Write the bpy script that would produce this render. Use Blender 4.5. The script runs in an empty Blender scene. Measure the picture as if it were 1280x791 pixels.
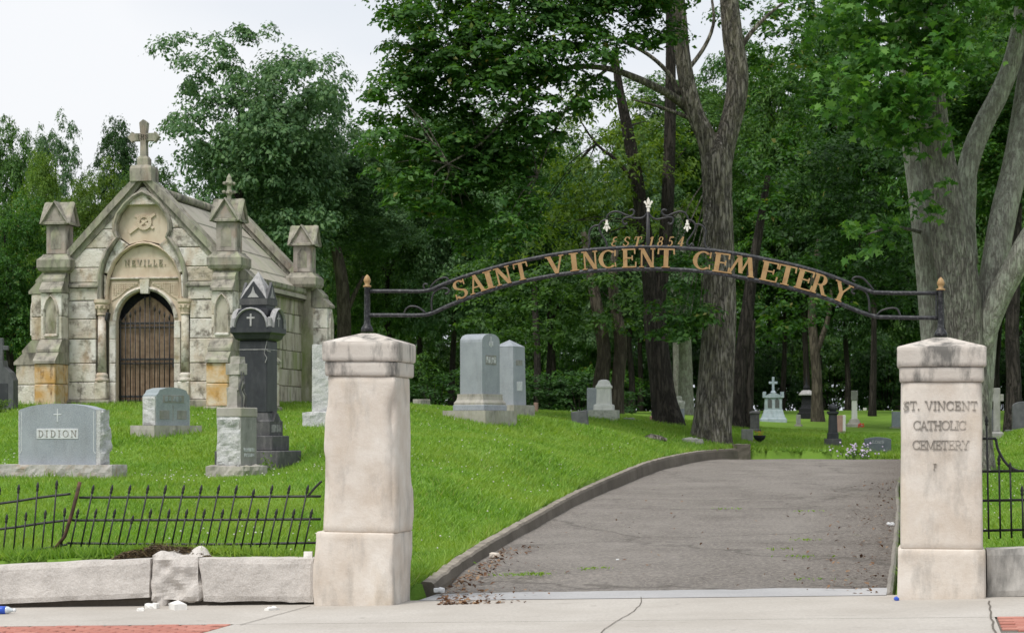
import bpy, bmesh, math, random
import numpy as np
from mathutils import Vector, Matrix, noise as mnoise

# ---------------------------------------------------------------- camera, sky, sun, exposure
sc = bpy.context.scene
COL = sc.collection
R = math.radians
EYE = 1.45            # eye height above the foot of the left pillar (z = 0)
F = 2667.0            # focal length in pixels of the 1280 px photograph (75 mm equivalent)
HOR = 540.0           # photo row of the horizon
SUN_EL, SUN_AZ = R(58), R(215)

cam_d = bpy.data.cameras.new('camera')
cam_d.sensor_width = 36.0
cam_d.lens = 36.0 * F / 1280.0
cam_d.shift_y = (HOR - 395.5) / 1280.0
cam_d.clip_start, cam_d.clip_end = 0.1, 3000
cam_d.dof.use_dof = True
cam_d.dof.focus_distance = 19.0
cam_d.dof.aperture_fstop = 8.0
cam = bpy.data.objects.new('camera', cam_d)
cam.location = (0, 0, EYE)
cam.rotation_euler = (R(90), 0, 0)
COL.objects.link(cam)
sc.camera = cam

wld = bpy.data.worlds.new('World')
sc.world = wld
wld.use_nodes = True
nt = wld.node_tree
nt.nodes.clear()
w_out = nt.nodes.new('ShaderNodeOutputWorld')
w_bg = nt.nodes.new('ShaderNodeBackground')
w_sky = nt.nodes.new('ShaderNodeTexSky')
w_sky.sky_type = 'NISHITA'
w_sky.sun_disc = False
w_sky.sun_elevation = SUN_EL
w_sky.sun_rotation = SUN_AZ
w_sky.air_density, w_sky.dust_density, w_sky.ozone_density = 1.0, 4.0, 1.0
w_tc = nt.nodes.new('ShaderNodeTexCoord')
w_map = nt.nodes.new('ShaderNodeMapping')
w_map.inputs['Scale'].default_value = (1.2, 1.2, 3.0)
w_no = nt.nodes.new('ShaderNodeTexNoise')
w_no.inputs['Scale'].default_value = 1.6
w_no.inputs['Detail'].default_value = 4.0
w_ramp = nt.nodes.new('ShaderNodeValToRGB')
w_ramp.color_ramp.elements[0].position = 0.34
w_ramp.color_ramp.elements[0].color = (0.68, 0.75, 0.84, 1)
w_ramp.color_ramp.elements[1].position = 0.62
w_ramp.color_ramp.elements[1].color = (0.97, 0.98, 1.0, 1)
w_mul = nt.nodes.new('ShaderNodeVectorMath')
w_mul.operation = 'SCALE'
w_mul.inputs['Scale'].default_value = 5.2          # cloud layer radiance (x 0.1 background strength)
w_mix = nt.nodes.new('ShaderNodeMixRGB')
w_mix.inputs['Fac'].default_value = 0.93
w_bg.inputs['Strength'].default_value = 0.1
nt.links.new(w_tc.outputs['Generated'], w_map.inputs['Vector'])
nt.links.new(w_map.outputs['Vector'], w_no.inputs['Vector'])
nt.links.new(w_no.outputs['Fac'], w_ramp.inputs['Fac'])
nt.links.new(w_ramp.outputs['Color'], w_mul.inputs[0])
nt.links.new(w_sky.outputs['Color'], w_mix.inputs['Color1'])
nt.links.new(w_mul.outputs['Vector'], w_mix.inputs['Color2'])
nt.links.new(w_mix.outputs['Color'], w_bg.inputs['Color'])
nt.links.new(w_bg.outputs['Background'], w_out.inputs['Surface'])

sun_d = bpy.data.lights.new('sun', 'SUN')
sun_d.energy = 1.5
sun_d.angle = R(22)
sun_d.color = (1.0, 0.96, 0.90)
sun = bpy.data.objects.new('sun', sun_d)
# light comes from the left, behind the camera, high up
sdir = Vector((-0.42, -0.55, 1.15)).normalized()
sun.rotation_euler = sdir.to_track_quat('Z', 'Y').to_euler()
sun.location = (-20, -30, 60)
COL.objects.link(sun)

sc.view_settings.view_transform = 'Standard'
sc.view_settings.look = 'None'
sc.view_settings.exposure = 0.95
sc.view_settings.gamma = 1.0
sc.render.engine = 'CYCLES'
sc.cycles.use_denoising = True
sc.cycles.max_bounces = 6
sc.cycles.diffuse_bounces = 4
sc.cycles.transmission_bounces = 4
sc.cycles.glossy_bounces = 2
sc.cycles.sample_clamp_indirect = 4.0

# ---------------------------------------------------------------- helpers
def P(px, py, Z):
    """photo pixel + distance from the camera -> world point"""
    return Vector(((px - 640) / F * Z, Z, EYE + (HOR - py) / F * Z))

def ppm(Z):
    return F / Z

def tag(o, label=None, cat=None, group=None, kind=None):
    if label: o['label'] = label
    if cat: o['category'] = cat
    if group: o['group'] = group
    if kind: o['kind'] = kind
    return o

def empty(name, loc=(0, 0, 0), rz=0.0, label=None, cat=None, group=None):
    o = bpy.data.objects.new(name, None)
    o.empty_display_size = 0.2
    o.location = loc
    o.rotation_euler = (0, 0, rz)
    COL.objects.link(o)
    return tag(o, label, cat, group)

class MB:
    """collects geometry; build() links it as one mesh object"""
    def __init__(s):
        s.v, s.f = [], []
    def add(s, vs, fs):
        n = len(s.v)
        s.v += [tuple(v) for v in vs]
        s.f += [tuple(i + n for i in f) for f in fs]
        return s
    def prism(s, poly, y0, y1):
        """polygon in x-z, extruded along y"""
        n = len(poly)
        a = 0
        for i in range(n):
            x0, z0 = poly[i]; x1, z1 = poly[(i + 1) % n]
            a += x0 * z1 - x1 * z0
        if a < 0: poly = poly[::-1]
        vs = [(x, y0, z) for x, z in poly] + [(x, y1, z) for x, z in poly]
        fs = [tuple(range(n)), tuple(range(2 * n - 1, n - 1, -1))]
        fs += [(i, i + n, (i + 1) % n + n, (i + 1) % n) for i in range(n)]
        return s.add(vs, fs)
    def box(s, x0, x1, y0, y1, z0, z1, c=0.0):
        """box, chamfered by c"""
        if c <= 0:
            return s.add([(x0, y0, z0), (x1, y0, z0), (x1, y1, z0), (x0, y1, z0),
                          (x0, y0, z1), (x1, y0, z1), (x1, y1, z1), (x0, y1, z1)],
                         [(3, 2, 1, 0), (4, 5, 6, 7), (0, 1, 5, 4), (1, 2, 6, 5), (2, 3, 7, 6), (3, 0, 4, 7)])
        bm = bmesh.new()
        vs = [bm.verts.new(p) for p in [(x0, y0, z0), (x1, y0, z0), (x1, y1, z0), (x0, y1, z0), (x0, y0, z1), (x1, y0, z1), (x1, y1, z1), (x0, y1, z1)]]
        for f in [(3, 2, 1, 0), (4, 5, 6, 7), (0, 1, 5, 4), (1, 2, 6, 5), (2, 3, 7, 6), (3, 0, 4, 7)]:
            bm.faces.new([vs[i] for i in f])
        c = min(c, (x1 - x0) * .45, (y1 - y0) * .45, (z1 - z0) * .45)
        bmesh.ops.bevel(bm, geom=list(bm.edges), offset=c, segments=1, affect='EDGES')
        bm.verts.index_update()
        s.add([v.co[:] for v in bm.verts], [[v.index for v in f.verts] for f in bm.faces])
        bm.free()
        return s
    def frustum(s, w0, d0, z0, w1, d1, z1, cx=0, cy=0):
        vs = [(cx + sx * w / 2, cy + sy * d / 2, z) for w, d, z in ((w0, d0, z0), (w1, d1, z1)) for sx, sy in ((-1, -1), (1, -1), (1, 1), (-1, 1))]
        return s.add(vs, [(3, 2, 1, 0), (4, 5, 6, 7), (0, 1, 5, 4), (1, 2, 6, 5), (2, 3, 7, 6), (3, 0, 4, 7)])
    def tube(s, pts, rad, seg=8, cap=True, amp=0.0, flare=None, seed=0, lobes=0):
        pts = [Vector(p) for p in pts]
        n = len(pts)
        if not hasattr(rad, '__len__'): rad = [rad] * n
        up = None
        base = len(s.v)
        for i, p in enumerate(pts):
            t = (pts[min(i + 1, n - 1)] - pts[max(i - 1, 0)]).normalized()
            if up is None:
                up = t.orthogonal().normalized()
            a = (up - t * up.dot(t))
            a = a.normalized() if a.length > 1e-6 else t.orthogonal().normalized()
            up = a
            b = t.cross(a)
            for k in range(seg):
                th = 2 * math.pi * k / seg
                r = rad[i]
                if amp:
                    q = Vector((math.cos(th) * 1.6, math.sin(th) * 1.6, p.z * 0.35 + seed))
                    r *= 1 + amp * (mnoise.noise(q * 1.3) * 1.6 + 0.8 * mnoise.noise(Vector((math.cos(th) * 5, math.sin(th) * 5, p.z * 0.7 + seed))))
                if flare:
                    e = math.exp(-max(p.z - pts[0].z, 0) / flare[1])
                    r *= 1 + flare[0] * e * (1 + 0.45 * math.sin(lobes * th + seed))
                s.v.append(tuple(p + (a * math.cos(th) + b * math.sin(th)) * r))
        for i in range(n - 1):
            for k in range(seg):
                k2 = (k + 1) % seg
                s.f.append((base + i * seg + k, base + i * seg + k2, base + (i + 1) * seg + k2, base + (i + 1) * seg + k))
        if cap:
            s.f.append(tuple(base + k for k in range(seg))[::-1])
            s.f.append(tuple(base + (n - 1) * seg + k for k in range(seg)))
        return s
    def lathe(s, prof, seg=16, cx=0, cy=0, sq=False, rot=0.0):
        base = len(s.v)
        if sq: seg = 4
        k2 = math.sqrt(2) if sq else 1.0
        for r, z in prof:
            for k in range(seg):
                th = 2 * math.pi * k / seg + (math.pi / 4 if sq else 0) + rot
                s.v.append((cx + r * k2 * math.cos(th), cy + r * k2 * math.sin(th), z))
        n = len(prof)
        for i in range(n - 1):
            for k in range(seg):
                q = (k + 1) % seg
                s.f.append((base + i * seg + k, base + i * seg + q, base + (i + 1) * seg + q, base + (i + 1) * seg + k))
        s.f.append(tuple(base + k for k in range(seg))[::-1])
        s.f.append(tuple(base + (n - 1) * seg + k for k in range(seg)))
        return s
    def rough(s, x0, x1, y0, y1, z0, z1, n=0.06, amp=0.02, seed=0, faces='xXyYzZ', fr=7.0):
        """quarry-faced box: the named faces are broken, the others stay flat"""
        bm = bmesh.new()
        nx, ny, nz = (max(1, int(round((b - a) / n))) for a, b in ((x0, x1), (y0, y1), (z0, z1)))
        cache = {}
        def vert(i, j, k):
            if (i, j, k) not in cache:
                u, v, w = i / nx, j / ny, k / nz
                p = Vector((x0 + (x1 - x0) * u, y0 + (y1 - y0) * v, z0 + (z1 - z0) * w))
                q = p * fr + Vector((seed * 3.1, seed * 1.7, seed * 5.3))
                d = amp * (mnoise.noise(q) + 0.6 * mnoise.noise(q * 2.3) + 0.35)
                e = lambda t: 1.0 if t in (0, 1) else 1.0
                off = Vector((0, 0, 0))
                inx, iny, inz = 0 < u < 1, 0 < v < 1, 0 < w < 1
                edge = 0.25
                if u == 0 and 'x' in faces: off.x -= d * (1 if iny and inz else edge)
                if u == 1 and 'X' in faces: off.x += d * (1 if iny and inz else edge)
                if v == 0 and 'y' in faces: off.y -= d * (1 if inx and inz else edge)
                if v == 1 and 'Y' in faces: off.y += d * (1 if inx and inz else edge)
                if w == 0 and 'z' in faces: off.z -= d * (1 if inx and iny else edge)
                if w == 1 and 'Z' in faces: off.z += d * (1 if inx and iny else edge)
                cache[(i, j, k)] = bm.verts.new(p + off)
            return cache[(i, j, k)]
        for i in range(nx):
            for j in range(ny):
                bm.faces.new([vert(i, j, 0), vert(i, j + 1, 0), vert(i + 1, j + 1, 0), vert(i + 1, j, 0)])
                bm.faces.new([vert(i, j, nz), vert(i + 1, j, nz), vert(i + 1, j + 1, nz), vert(i, j + 1, nz)])
        for i in range(nx):
            for k in range(nz):
                bm.faces.new([vert(i, 0, k), vert(i + 1, 0, k), vert(i + 1, 0, k + 1), vert(i, 0, k + 1)])
                bm.faces.new([vert(i, ny, k), vert(i, ny, k + 1), vert(i + 1, ny, k + 1), vert(i + 1, ny, k)])
        for j in range(ny):
            for k in range(nz):
                bm.faces.new([vert(0, j, k), vert(0, j, k + 1), vert(0, j + 1, k + 1), vert(0, j + 1, k)])
                bm.faces.new([vert(nx, j, k), vert(nx, j + 1, k), vert(nx, j + 1, k + 1), vert(nx, j, k + 1)])
        bm.verts.index_update()
        s.add([v.co[:] for v in bm.verts], [[v.index for v in f.verts] for f in bm.faces])
        bm.free()
        return s
    def xform(s, M):
        s.v = [tuple(M @ Vector(v)) for v in s.v]
        return s
    def build(s, name, mat, parent=None, smooth=False, loc=None, rz=0):
        me = bpy.data.meshes.new(name)
        me.from_pydata(s.v, [], s.f)
        me.update()
        if mat: me.materials.append(mat)
        if smooth:
            me.polygons.foreach_set('use_smooth', [True] * len(me.polygons))
        o = bpy.data.objects.new(name, me)
        COL.objects.link(o)
        if parent is not None: o.parent = parent
        if loc is not None: o.location = loc
        if rz: o.rotation_euler = (0, 0, rz)
        return o

def np_mesh(name, verts, loops, counts, mat, parent=None, smooth=False):
    """fast mesh from numpy arrays"""
    me = bpy.data.meshes.new(name)
    me.vertices.add(len(verts))
    me.vertices.foreach_set('co', np.asarray(verts, np.float32).ravel())
    me.loops.add(len(loops))
    me.loops.foreach_set('vertex_index', np.asarray(loops, np.int32))
    me.polygons.add(len(counts))
    st = np.zeros(len(counts), np.int32)
    st[1:] = np.cumsum(counts)[:-1]
    me.polygons.foreach_set('loop_start', st)
    me.update(calc_edges=True)
    me.validate()
    if mat: me.materials.append(mat)
    if smooth: me.polygons.foreach_set('use_smooth', np.ones(len(counts), bool))
    if name is None: return me
    o = bpy.data.objects.new(name, me)
    COL.objects.link(o)
    if parent is not None: o.parent = parent
    return o

def obj_from(name, me, parent=None, loc=None, rot=None, scale=None):
    o = bpy.data.objects.new(name, me)
    COL.objects.link(o)
    if parent is not None: o.parent = parent
    if loc is not None: o.location = loc
    if rot is not None: o.rotation_euler = rot
    if scale is not None: o.scale = scale
    return o

# ---------------------------------------------------------------- materials
def new_mat(name):
    m = bpy.data.materials.new(name)
    m.use_nodes = True
    t = m.node_tree
    t.nodes.clear()
    out = t.nodes.new('ShaderNodeOutputMaterial')
    return m, t, out

def nd(t, kind, **kw):
    n = t.nodes.new(kind)
    for k, v in kw.items():
        if k in n.inputs: n.inputs[k].default_value = v
        else: setattr(n, k, v)
    return n

def ramp(t, src, p0, p1, c0=(0, 0, 0, 1), c1=(1, 1, 1, 1)):
    r = t.nodes.new('ShaderNodeValToRGB')
    r.color_ramp.elements[0].position, r.color_ramp.elements[1].position = p0, p1
    r.color_ramp.elements[0].color, r.color_ramp.elements[1].color = c0, c1
    t.links.new(src, r.inputs['Fac'])
    return r

def c4(c): return (c[0], c[1], c[2], 1)

def mixc(t, fac, a, b):
    m = t.nodes.new('ShaderNodeMixRGB')
    for sock, val in (('Fac', fac), ('Color1', a), ('Color2', b)):
        if hasattr(val, 'is_output') or isinstance(val, bpy.types.NodeSocket): t.links.new(val, m.inputs[sock])
        elif isinstance(val, (int, float)): m.inputs[sock].default_value = val
        else: m.inputs[sock].default_value = c4(val)
    return m.outputs['Color']

def coords(t, scale=(1, 1, 1), kind='Object', perobj=0.0):
    tc = t.nodes.new('ShaderNodeTexCoord')
    mp = t.nodes.new('ShaderNodeMapping')
    mp.inputs['Scale'].default_value = scale
    src = tc.outputs[kind]
    if perobj:
        oi = t.nodes.new('ShaderNodeObjectInfo')
        sm = nd(t, 'ShaderNodeMath', operation='MULTIPLY')
        sm.inputs[1].default_value = perobj
        t.links.new(oi.outputs['Random'], sm.inputs[0])
        ad = nd(t, 'ShaderNodeVectorMath', operation='ADD')
        t.links.new(src, ad.inputs[0])
        t.links.new(sm.outputs[0], ad.inputs[1])
        src = ad.outputs[0]
    t.links.new(src, mp.inputs['Vector'])
    return mp.outputs['Vector']

def noise_tex(t, vec, scale, detail=5.0, rough=0.6):
    n = t.nodes.new('ShaderNodeTexNoise')
    n.inputs['Scale'].default_value = scale
    n.inputs['Detail'].default_value = detail
    n.inputs['Roughness'].default_value = rough
    t.links.new(vec, n.inputs['Vector'])
    return n.outputs['Fac']

def finish(t, out, col, rough=0.85, spec=0.3, bump=None, bump_s=0.3, bump_d=0.01, metal=0.0):
    b = t.nodes.new('ShaderNodeBsdfPrincipled')
    if isinstance(col, bpy.types.NodeSocket): t.links.new(col, b.inputs['Base Color'])
    else: b.inputs['Base Color'].default_value = c4(col)
    if isinstance(rough, bpy.types.NodeSocket): t.links.new(rough, b.inputs['Roughness'])
    else: b.inputs['Roughness'].default_value = rough
    b.inputs['Specular IOR Level'].default_value = spec
    b.inputs['Metallic'].default_value = metal
    if bump is not None:
        bp = t.nodes.new('ShaderNodeBump')
        bp.inputs['Strength'].default_value = bump_s
        bp.inputs['Distance'].default_value = bump_d
        t.links.new(bump, bp.inputs['Height'])
        t.links.new(bp.outputs['Normal'], b.inputs['Normal'])
    t.links.new(b.outputs[0], out.inputs['Surface'])

def stone(name, c1, c2, stain=(0.05, 0.05, 0.045), stain_amt=0.5, scale=3.0, streak=True, grain=0.0,
          var=None, algae=None, bump_s=0.35, bump_d=0.01, rough=0.88, perobj=17.0, spec=0.25, stain2=None, slo=.5, shi=.72, vmix=.68):
    m, t, out = new_mat(name)
    v = coords(t, perobj=perobj)
    n1 = noise_tex(t, v, scale, 5)
    col = mixc(t, ramp(t, n1, .35, .68).outputs[0], c1, c2)
    if var:
        oi = t.nodes.new('ShaderNodeObjectInfo')
        r = t.nodes.new('ShaderNodeValToRGB')
        els = r.color_ramp.elements
        els[0].color = c4(var[0]); els[1].color = c4(var[-1])
        for i, c in enumerate(var[1:-1]):
            e = els.new((i + 1) / (len(var) - 1)); e.color = c4(c)
        t.links.new(oi.outputs['Random'], r.inputs['Fac'])
        col = mixc(t, vmix, col, r.outputs[0])
    if stain_amt:
        v2 = coords(t, (1, 1, 0.33) if streak else (1, 1, 1), perobj=perobj * 1.7)
        n2 = noise_tex(t, v2, scale * 1.6, 6, 0.65)
        f = ramp(t, n2, slo, shi, (0, 0, 0, 1), (stain_amt,) * 3 + (1,)).outputs[0]
        col = mixc(t, f, col, stain)
    if stain2:
        v3 = coords(t, (1, 1, 0.5), perobj=perobj * 0.6)
        n3 = noise_tex(t, v3, scale * 0.9, 4, 0.6)
        f = ramp(t, n3, .54, .70, (0, 0, 0, 1), (stain2[1],) * 3 + (1,)).outputs[0]
        col = mixc(t, f, col, stain2[0])
    if algae:
        v4 = coords(t, (1, 1, 0.35), perobj=perobj * 2.3)
        n4 = noise_tex(t, v4, scale * 0.8, 5, 0.6)
        f = ramp(t, n4, .48, .68, (0, 0, 0, 1), (algae[1],) * 3 + (1,)).outputs[0]
        col = mixc(t, f, col, algae[0])
    vg = coords(t)
    ng = noise_tex(t, vg, 90.0, 3, 0.7)
    if grain:
        col = mixc(t, ramp(t, ng, .38, .62, (0, 0, 0, 1), (grain,) * 3 + (1,)).outputs[0], col, [min(1, x * 1.9 + .05) for x in c2])
    nb = noise_tex(t, vg, 26.0, 6, 0.7)
    finish(t, out, col, rough, spec, nb, bump_s, bump_d)
    return m

def plain(name, c, rough=0.6, spec=0.3, metal=0.0, c2=None, scale=20.0, bump_s=0.0):
    m, t, out = new_mat(name)
    v = coords(t)
    n = noise_tex(t, v, scale, 4)
    col = mixc(t, ramp(t, n, .4, .65).outputs[0], c, c2 if c2 else [x * .8 for x in c])
    finish(t, out, col, rough, spec, n if bump_s else None, bump_s or .1, .003, metal)
    return m

def leaf_mat(name, dark, mid, light, trans=0.35, yellow=None):
    m, t, out = new_mat(name)
    g = t.nodes.new('ShaderNodeNewGeometry')
    r = t.nodes.new('ShaderNodeValToRGB')
    els = r.color_ramp.elements
    els[0].color, els[1].color = c4(dark), c4(light)
    els[0].position, els[1].position = 0.0, 1.0
    e = els.new(0.55); e.color = c4(mid)
    if yellow:
        e = els.new(0.97); e.color = c4(light)
        els[-1].color = c4(yellow)
    t.links.new(g.outputs['Random Per Island'], r.inputs['Fac'])
    oi = t.nodes.new('ShaderNodeObjectInfo')
    hs = t.nodes.new('ShaderNodeHueSaturation')
    mr = nd(t, 'ShaderNodeMapRange')
    mr.inputs['To Min'].default_value, mr.inputs['To Max'].default_value = 0.8, 1.2
    t.links.new(oi.outputs['Random'], mr.inputs['Value'])
    t.links.new(mr.outputs[0], hs.inputs['Value'])
    t.links.new(r.outputs[0], hs.inputs['Color'])
    d = t.nodes.new('ShaderNodeBsdfPrincipled')
    d.inputs['Roughness'].default_value = 0.55
    d.inputs['Specular IOR Level'].default_value = 0.3
    tr = t.nodes.new('ShaderNodeBsdfTranslucent')
    hs2 = t.nodes.new('ShaderNodeHueSaturation')
    hs2.inputs['Hue'].default_value = 0.485
    hs2.inputs['Saturation'].default_value = 1.15
    hs2.inputs['Value'].default_value = 1.3
    t.links.new(hs.outputs[0], d.inputs['Base Color'])
    t.links.new(hs.outputs[0], hs2.inputs['Color'])
    t.links.new(hs2.outputs[0], tr.inputs['Color'])
    mx = t.nodes.new('ShaderNodeMixShader')
    mx.inputs[0].default_value = trans
    t.links.new(d.outputs[0], mx.inputs[1])
    t.links.new(tr.outputs[0], mx.inputs[2])
    t.links.new(mx.outputs[0], out.inputs['Surface'])
    return m

def bark_mat(name, c1, c2, lichen=None, sc_=1.0, amt=0.6, depth=0.05):
    m, t, out = new_mat(name)
    v = coords(t, (9 * sc_, 9 * sc_, 1.5 * sc_), perobj=9)
    n0 = noise_tex(t, v, 1.0, 4, .55)
    # ridged noise: dark where the value crosses the middle
    s1 = nd(t, 'ShaderNodeMath', operation='MULTIPLY_ADD'); s1.inputs[1].default_value = 2.0; s1.inputs[2].default_value = -1.0
    t.links.new(n0, s1.inputs[0])
    s2 = nd(t, 'ShaderNodeMath', operation='ABSOLUTE'); t.links.new(s1.outputs[0], s2.inputs[0])
    rid = ramp(t, s2.outputs[0], 0.0, 0.20)
    v2 = coords(t, (22 * sc_, 22 * sc_, 3.2 * sc_), perobj=4)
    fine = noise_tex(t, v2, 1.0, 6, .7)
    col = mixc(t, rid.outputs[0], c1, c2)
    col = mixc(t, ramp(t, fine, .35, .7, (.55, .55, .55, 1), (0, 0, 0, 1)).outputs[0], col, [x * .9 for x in c1])
    n2 = noise_tex(t, coords(t, (1, 1, .5), perobj=5), 2.2 * sc_, 5, .6)
    col = mixc(t, ramp(t, n2, .45, .7, (0, 0, 0, 1), (.6, .6, .6, 1)).outputs[0], col, [x * .7 for x in c1])
    if lichen:
        n3 = noise_tex(t, coords(t, (1, 1, .45), perobj=11), 5.0 * sc_, 7, .75)
        col = mixc(t, ramp(t, n3, .46, .60, (0, 0, 0, 1), (amt,) * 3 + (1,)).outputs[0], col, lichen)
    hm = nd(t, 'ShaderNodeMath', operation='MULTIPLY_ADD'); hm.inputs[1].default_value = .7
    t.links.new(fine, hm.inputs[0]); t.links.new(rid.outputs[0], hm.inputs[2])
    finish(t, out, col, .92, .15, hm.outputs[0], 0.9, depth)
    return m

M = {}
M['limestone'] = stone('pillar_limestone', (.54, .465, .39), (.68, .63, .57), stain=(.27, .25, .225), stain_amt=.65, scale=3.0, slo=.50, shi=.70, stain2=((.51, .41, .295), .45), grain=.07, bump_s=.4, bump_d=.012)
M['limecap'] = stone('cap_limestone', (.52, .47, .42), (.60, .56, .51), stain=(.09, .09, .085), stain_amt=.85, scale=3.6, slo=.47, shi=.64, bump_s=.4, bump_d=.012)
M['wallstone'] = stone('retaining_wall_stone', (.44, .405, .37), (.58, .54, .50), stain=(.26, .235, .21), stain_amt=.6, scale=4.0, streak=False, grain=.2, bump_s=.7, bump_d=.02)
M['wallstone_dark'] = stone('weathered_wall_stone', (.42, .40, .37), (.50, .48, .45), stain=(.10, .10, .095), stain_amt=.8, scale=3.0, bump_s=.4)
M['maus'] = stone('mausoleum_sandstone', (.50, .44, .36), (.82, .81, .78), stain=(.13, .11, .09), stain_amt=.85, scale=3.4, streak=False, slo=.50, shi=.66, vmix=.5,
                  var=[(.80, .79, .77), (.60, .52, .41), (.76, .75, .72), (.44, .37, .29), (.78, .76, .70), (.52, .48, .44), (.80, .79, .76), (.50, .41, .31)],
                  algae=((.40, .41, .25), .3), stain2=((.46, .31, .18), .55), bump_s=.7, bump_d=.03)
M['maus_rust'] = stone('iron_stained_sandstone', (.55, .33, .12), (.66, .58, .46), stain=(.13, .065, .03), stain_amt=.85, scale=4.2, slo=.52, shi=.66, bump_s=.5, bump_d=.02)
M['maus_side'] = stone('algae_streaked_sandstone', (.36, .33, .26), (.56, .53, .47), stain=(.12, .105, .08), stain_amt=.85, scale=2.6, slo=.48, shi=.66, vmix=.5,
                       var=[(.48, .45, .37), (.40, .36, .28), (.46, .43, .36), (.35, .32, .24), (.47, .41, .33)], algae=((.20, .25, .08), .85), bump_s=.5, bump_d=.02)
M['maus_dress'] = stone('weathered_dressing_stone', (.25, .235, .195), (.39, .365, .31), stain=(.085, .08, .072), stain_amt=.9, scale=4.2, slo=.46, shi=.66,
                        algae=((.30, .34, .20), .6), stain2=((.42, .32, .24), .35), bump_s=.4, bump_d=.012)
M['maus_roof'] = stone('roof_slab_stone', (.33, .31, .27), (.42, .39, .34), stain=(.17, .16, .14), stain_amt=.7, scale=1.6,
                       var=[(.40, .37, .32), (.36, .34, .29), (.44, .40, .33), (.34, .33, .28)], algae=((.32, .35, .22), .5), bump_s=.4, bump_d=.012)
M['maus_pin'] = stone('brown_grey_pinnacle_stone', (.27, .235, .21), (.42, .385, .345), stain=(.085, .078, .072), stain_amt=.9, scale=3.4, stain2=((.40, .26, .18), .5), bump_s=.5, bump_d=.015)
M['maus_core'] = plain('mortar_core', (.12, .11, .09), .95, .1)
M['maus_carve'] = stone('carved_sandstone', (.54, .44, .33), (.63, .55, .44), stain=(.26, .18, .11), stain_amt=.5, scale=3.0, bump_s=.4, bump_d=.01)
M['wood'] = plain('weathered_door_wood', (.22, .15, .10), .8, .2, c2=(.34, .25, .175), scale=9, bump_s=.5)
M['iron'] = plain('black_painted_iron', (.018, .019, .022), .45, .4, c2=(.035, .033, .032), scale=30, bump_s=.25)
M['iron_worn'] = stone('worn_black_paint', (.012, .013, .016), (.022, .023, .027), stain=(.30, .30, .30), stain_amt=.35, scale=26, streak=False, bump_s=.2, bump_d=.003, rough=.5, spec=.4)
M['rust'] = plain('rusty_iron', (.05, .03, .022), .7, .3, c2=(.13, .07, .045), scale=16, bump_s=.3)
M['gold'] = stone('faded_gold_paint', (.33, .205, .085), (.41, .265, .12), stain=(.24, .10, .04), stain_amt=.7, scale=13, streak=False, bump_s=.15, bump_d=.002, rough=.5, spec=.4)
M['white_paint'] = stone('chipped_white_paint', (.74, .72, .64), (.80, .78, .70), stain=(.40, .22, .08), stain_amt=.6, scale=24, streak=False, bump_s=.1, bump_d=.002, rough=.6)
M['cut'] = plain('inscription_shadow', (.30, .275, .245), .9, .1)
M['cut_faint'] = plain('worn_inscription', (.47, .43, .38), .9, .1)
M['granite'] = stone('grey_granite', (.22, .245, .275), (.285, .31, .34), stain=(.16, .165, .17), stain_amt=.55, scale=3.5, grain=.32, streak=True, bump_s=.08, bump_d=.003, rough=.6)
M['granite_rough'] = stone('rock_faced_granite', (.33, .34, .35), (.47, .47, .46), stain=(.16, .16, .16), stain_amt=.6, scale=6, streak=False, grain=.4, bump_s=.7, bump_d=.02, rough=.85)
M['granite_base'] = stone('stained_base_stone', (.33, .31, .28), (.44, .42, .38), stain=(.12, .115, .10), stain_amt=.7, scale=4, streak=True, algae=((.30, .30, .20), .4), bump_s=.4, bump_d=.01)
M['granite_base_brown'] = stone('rust_flecked_base_stone', (.40, .38, .36), (.50, .48, .46), stain=(.30, .19, .10), stain_amt=.7, scale=5, streak=False, bump_s=.7, bump_d=.02)
M['pale_granite'] = plain('pale_inscription_panel', (.62, .64, .66), .7, .2)
M['blue_granite'] = stone('polished_blue_granite', (.20, .235, .25), (.26, .295, .31), stain=(.15, .16, .17), stain_amt=.3, scale=4, grain=.3, bump_s=.05, bump_d=.002, rough=.4, spec=.4)
M['dark_granite'] = stone('dark_grey_granite', (.020, .022, .027), (.034, .037, .043), stain=(.11, .11, .11), stain_amt=.35, scale=5, grain=.12, bump_s=.12, bump_d=.004, rough=.45, spec=.4)
M['dark_rough'] = stone('weathered_dark_granite', (.06, .06, .064), (.10, .10, .10), stain=(.24, .23, .22), stain_amt=.55, scale=5, grain=.15, streak=True, bump_s=.3, bump_d=.008)
M['slate_blue'] = stone('dark_blue_grey_granite', (.095, .115, .13), (.13, .15, .165), stain=(.08, .09, .10), stain_amt=.3, scale=6, bump_s=.08, bump_d=.003, rough=.6)
M['dark_cap'] = stone('bleached_granite_cap', (.30, .30, .30), (.44, .43, .43), stain=(.12, .12, .12), stain_amt=.7, scale=9, bump_s=.3, bump_d=.006)
M['black_stone'] = plain('black_polished_stone', (.012, .013, .016), .75, .15, c2=(.035, .036, .04), scale=40)
M['white_marble'] = stone('weathered_white_marble', (.74, .73, .70), (.82, .81, .78), stain=(.30, .30, .28), stain_amt=.4, scale=5, bump_s=.2, bump_d=.006)
M['marble_base'] = stone('lichen_spotted_base', (.42, .43, .38), (.52, .52, .47), stain=(.10, .13, .09), stain_amt=.85, scale=9, streak=False, bump_s=.3)
M['old_stone'] = stone('old_grey_stone', (.24, .24, .23), (.33, .33, .31), stain=(.10, .10, .095), stain_amt=.6, scale=6, algae=((.22, .24, .15), .4), bump_s=.3)
M['slate'] = stone('dark_slate_stone', (.075, .08, .085), (.12, .125, .13), stain=(.20, .20, .20), stain_amt=.3, scale=6, bump_s=.2, rough=.7)
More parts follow.
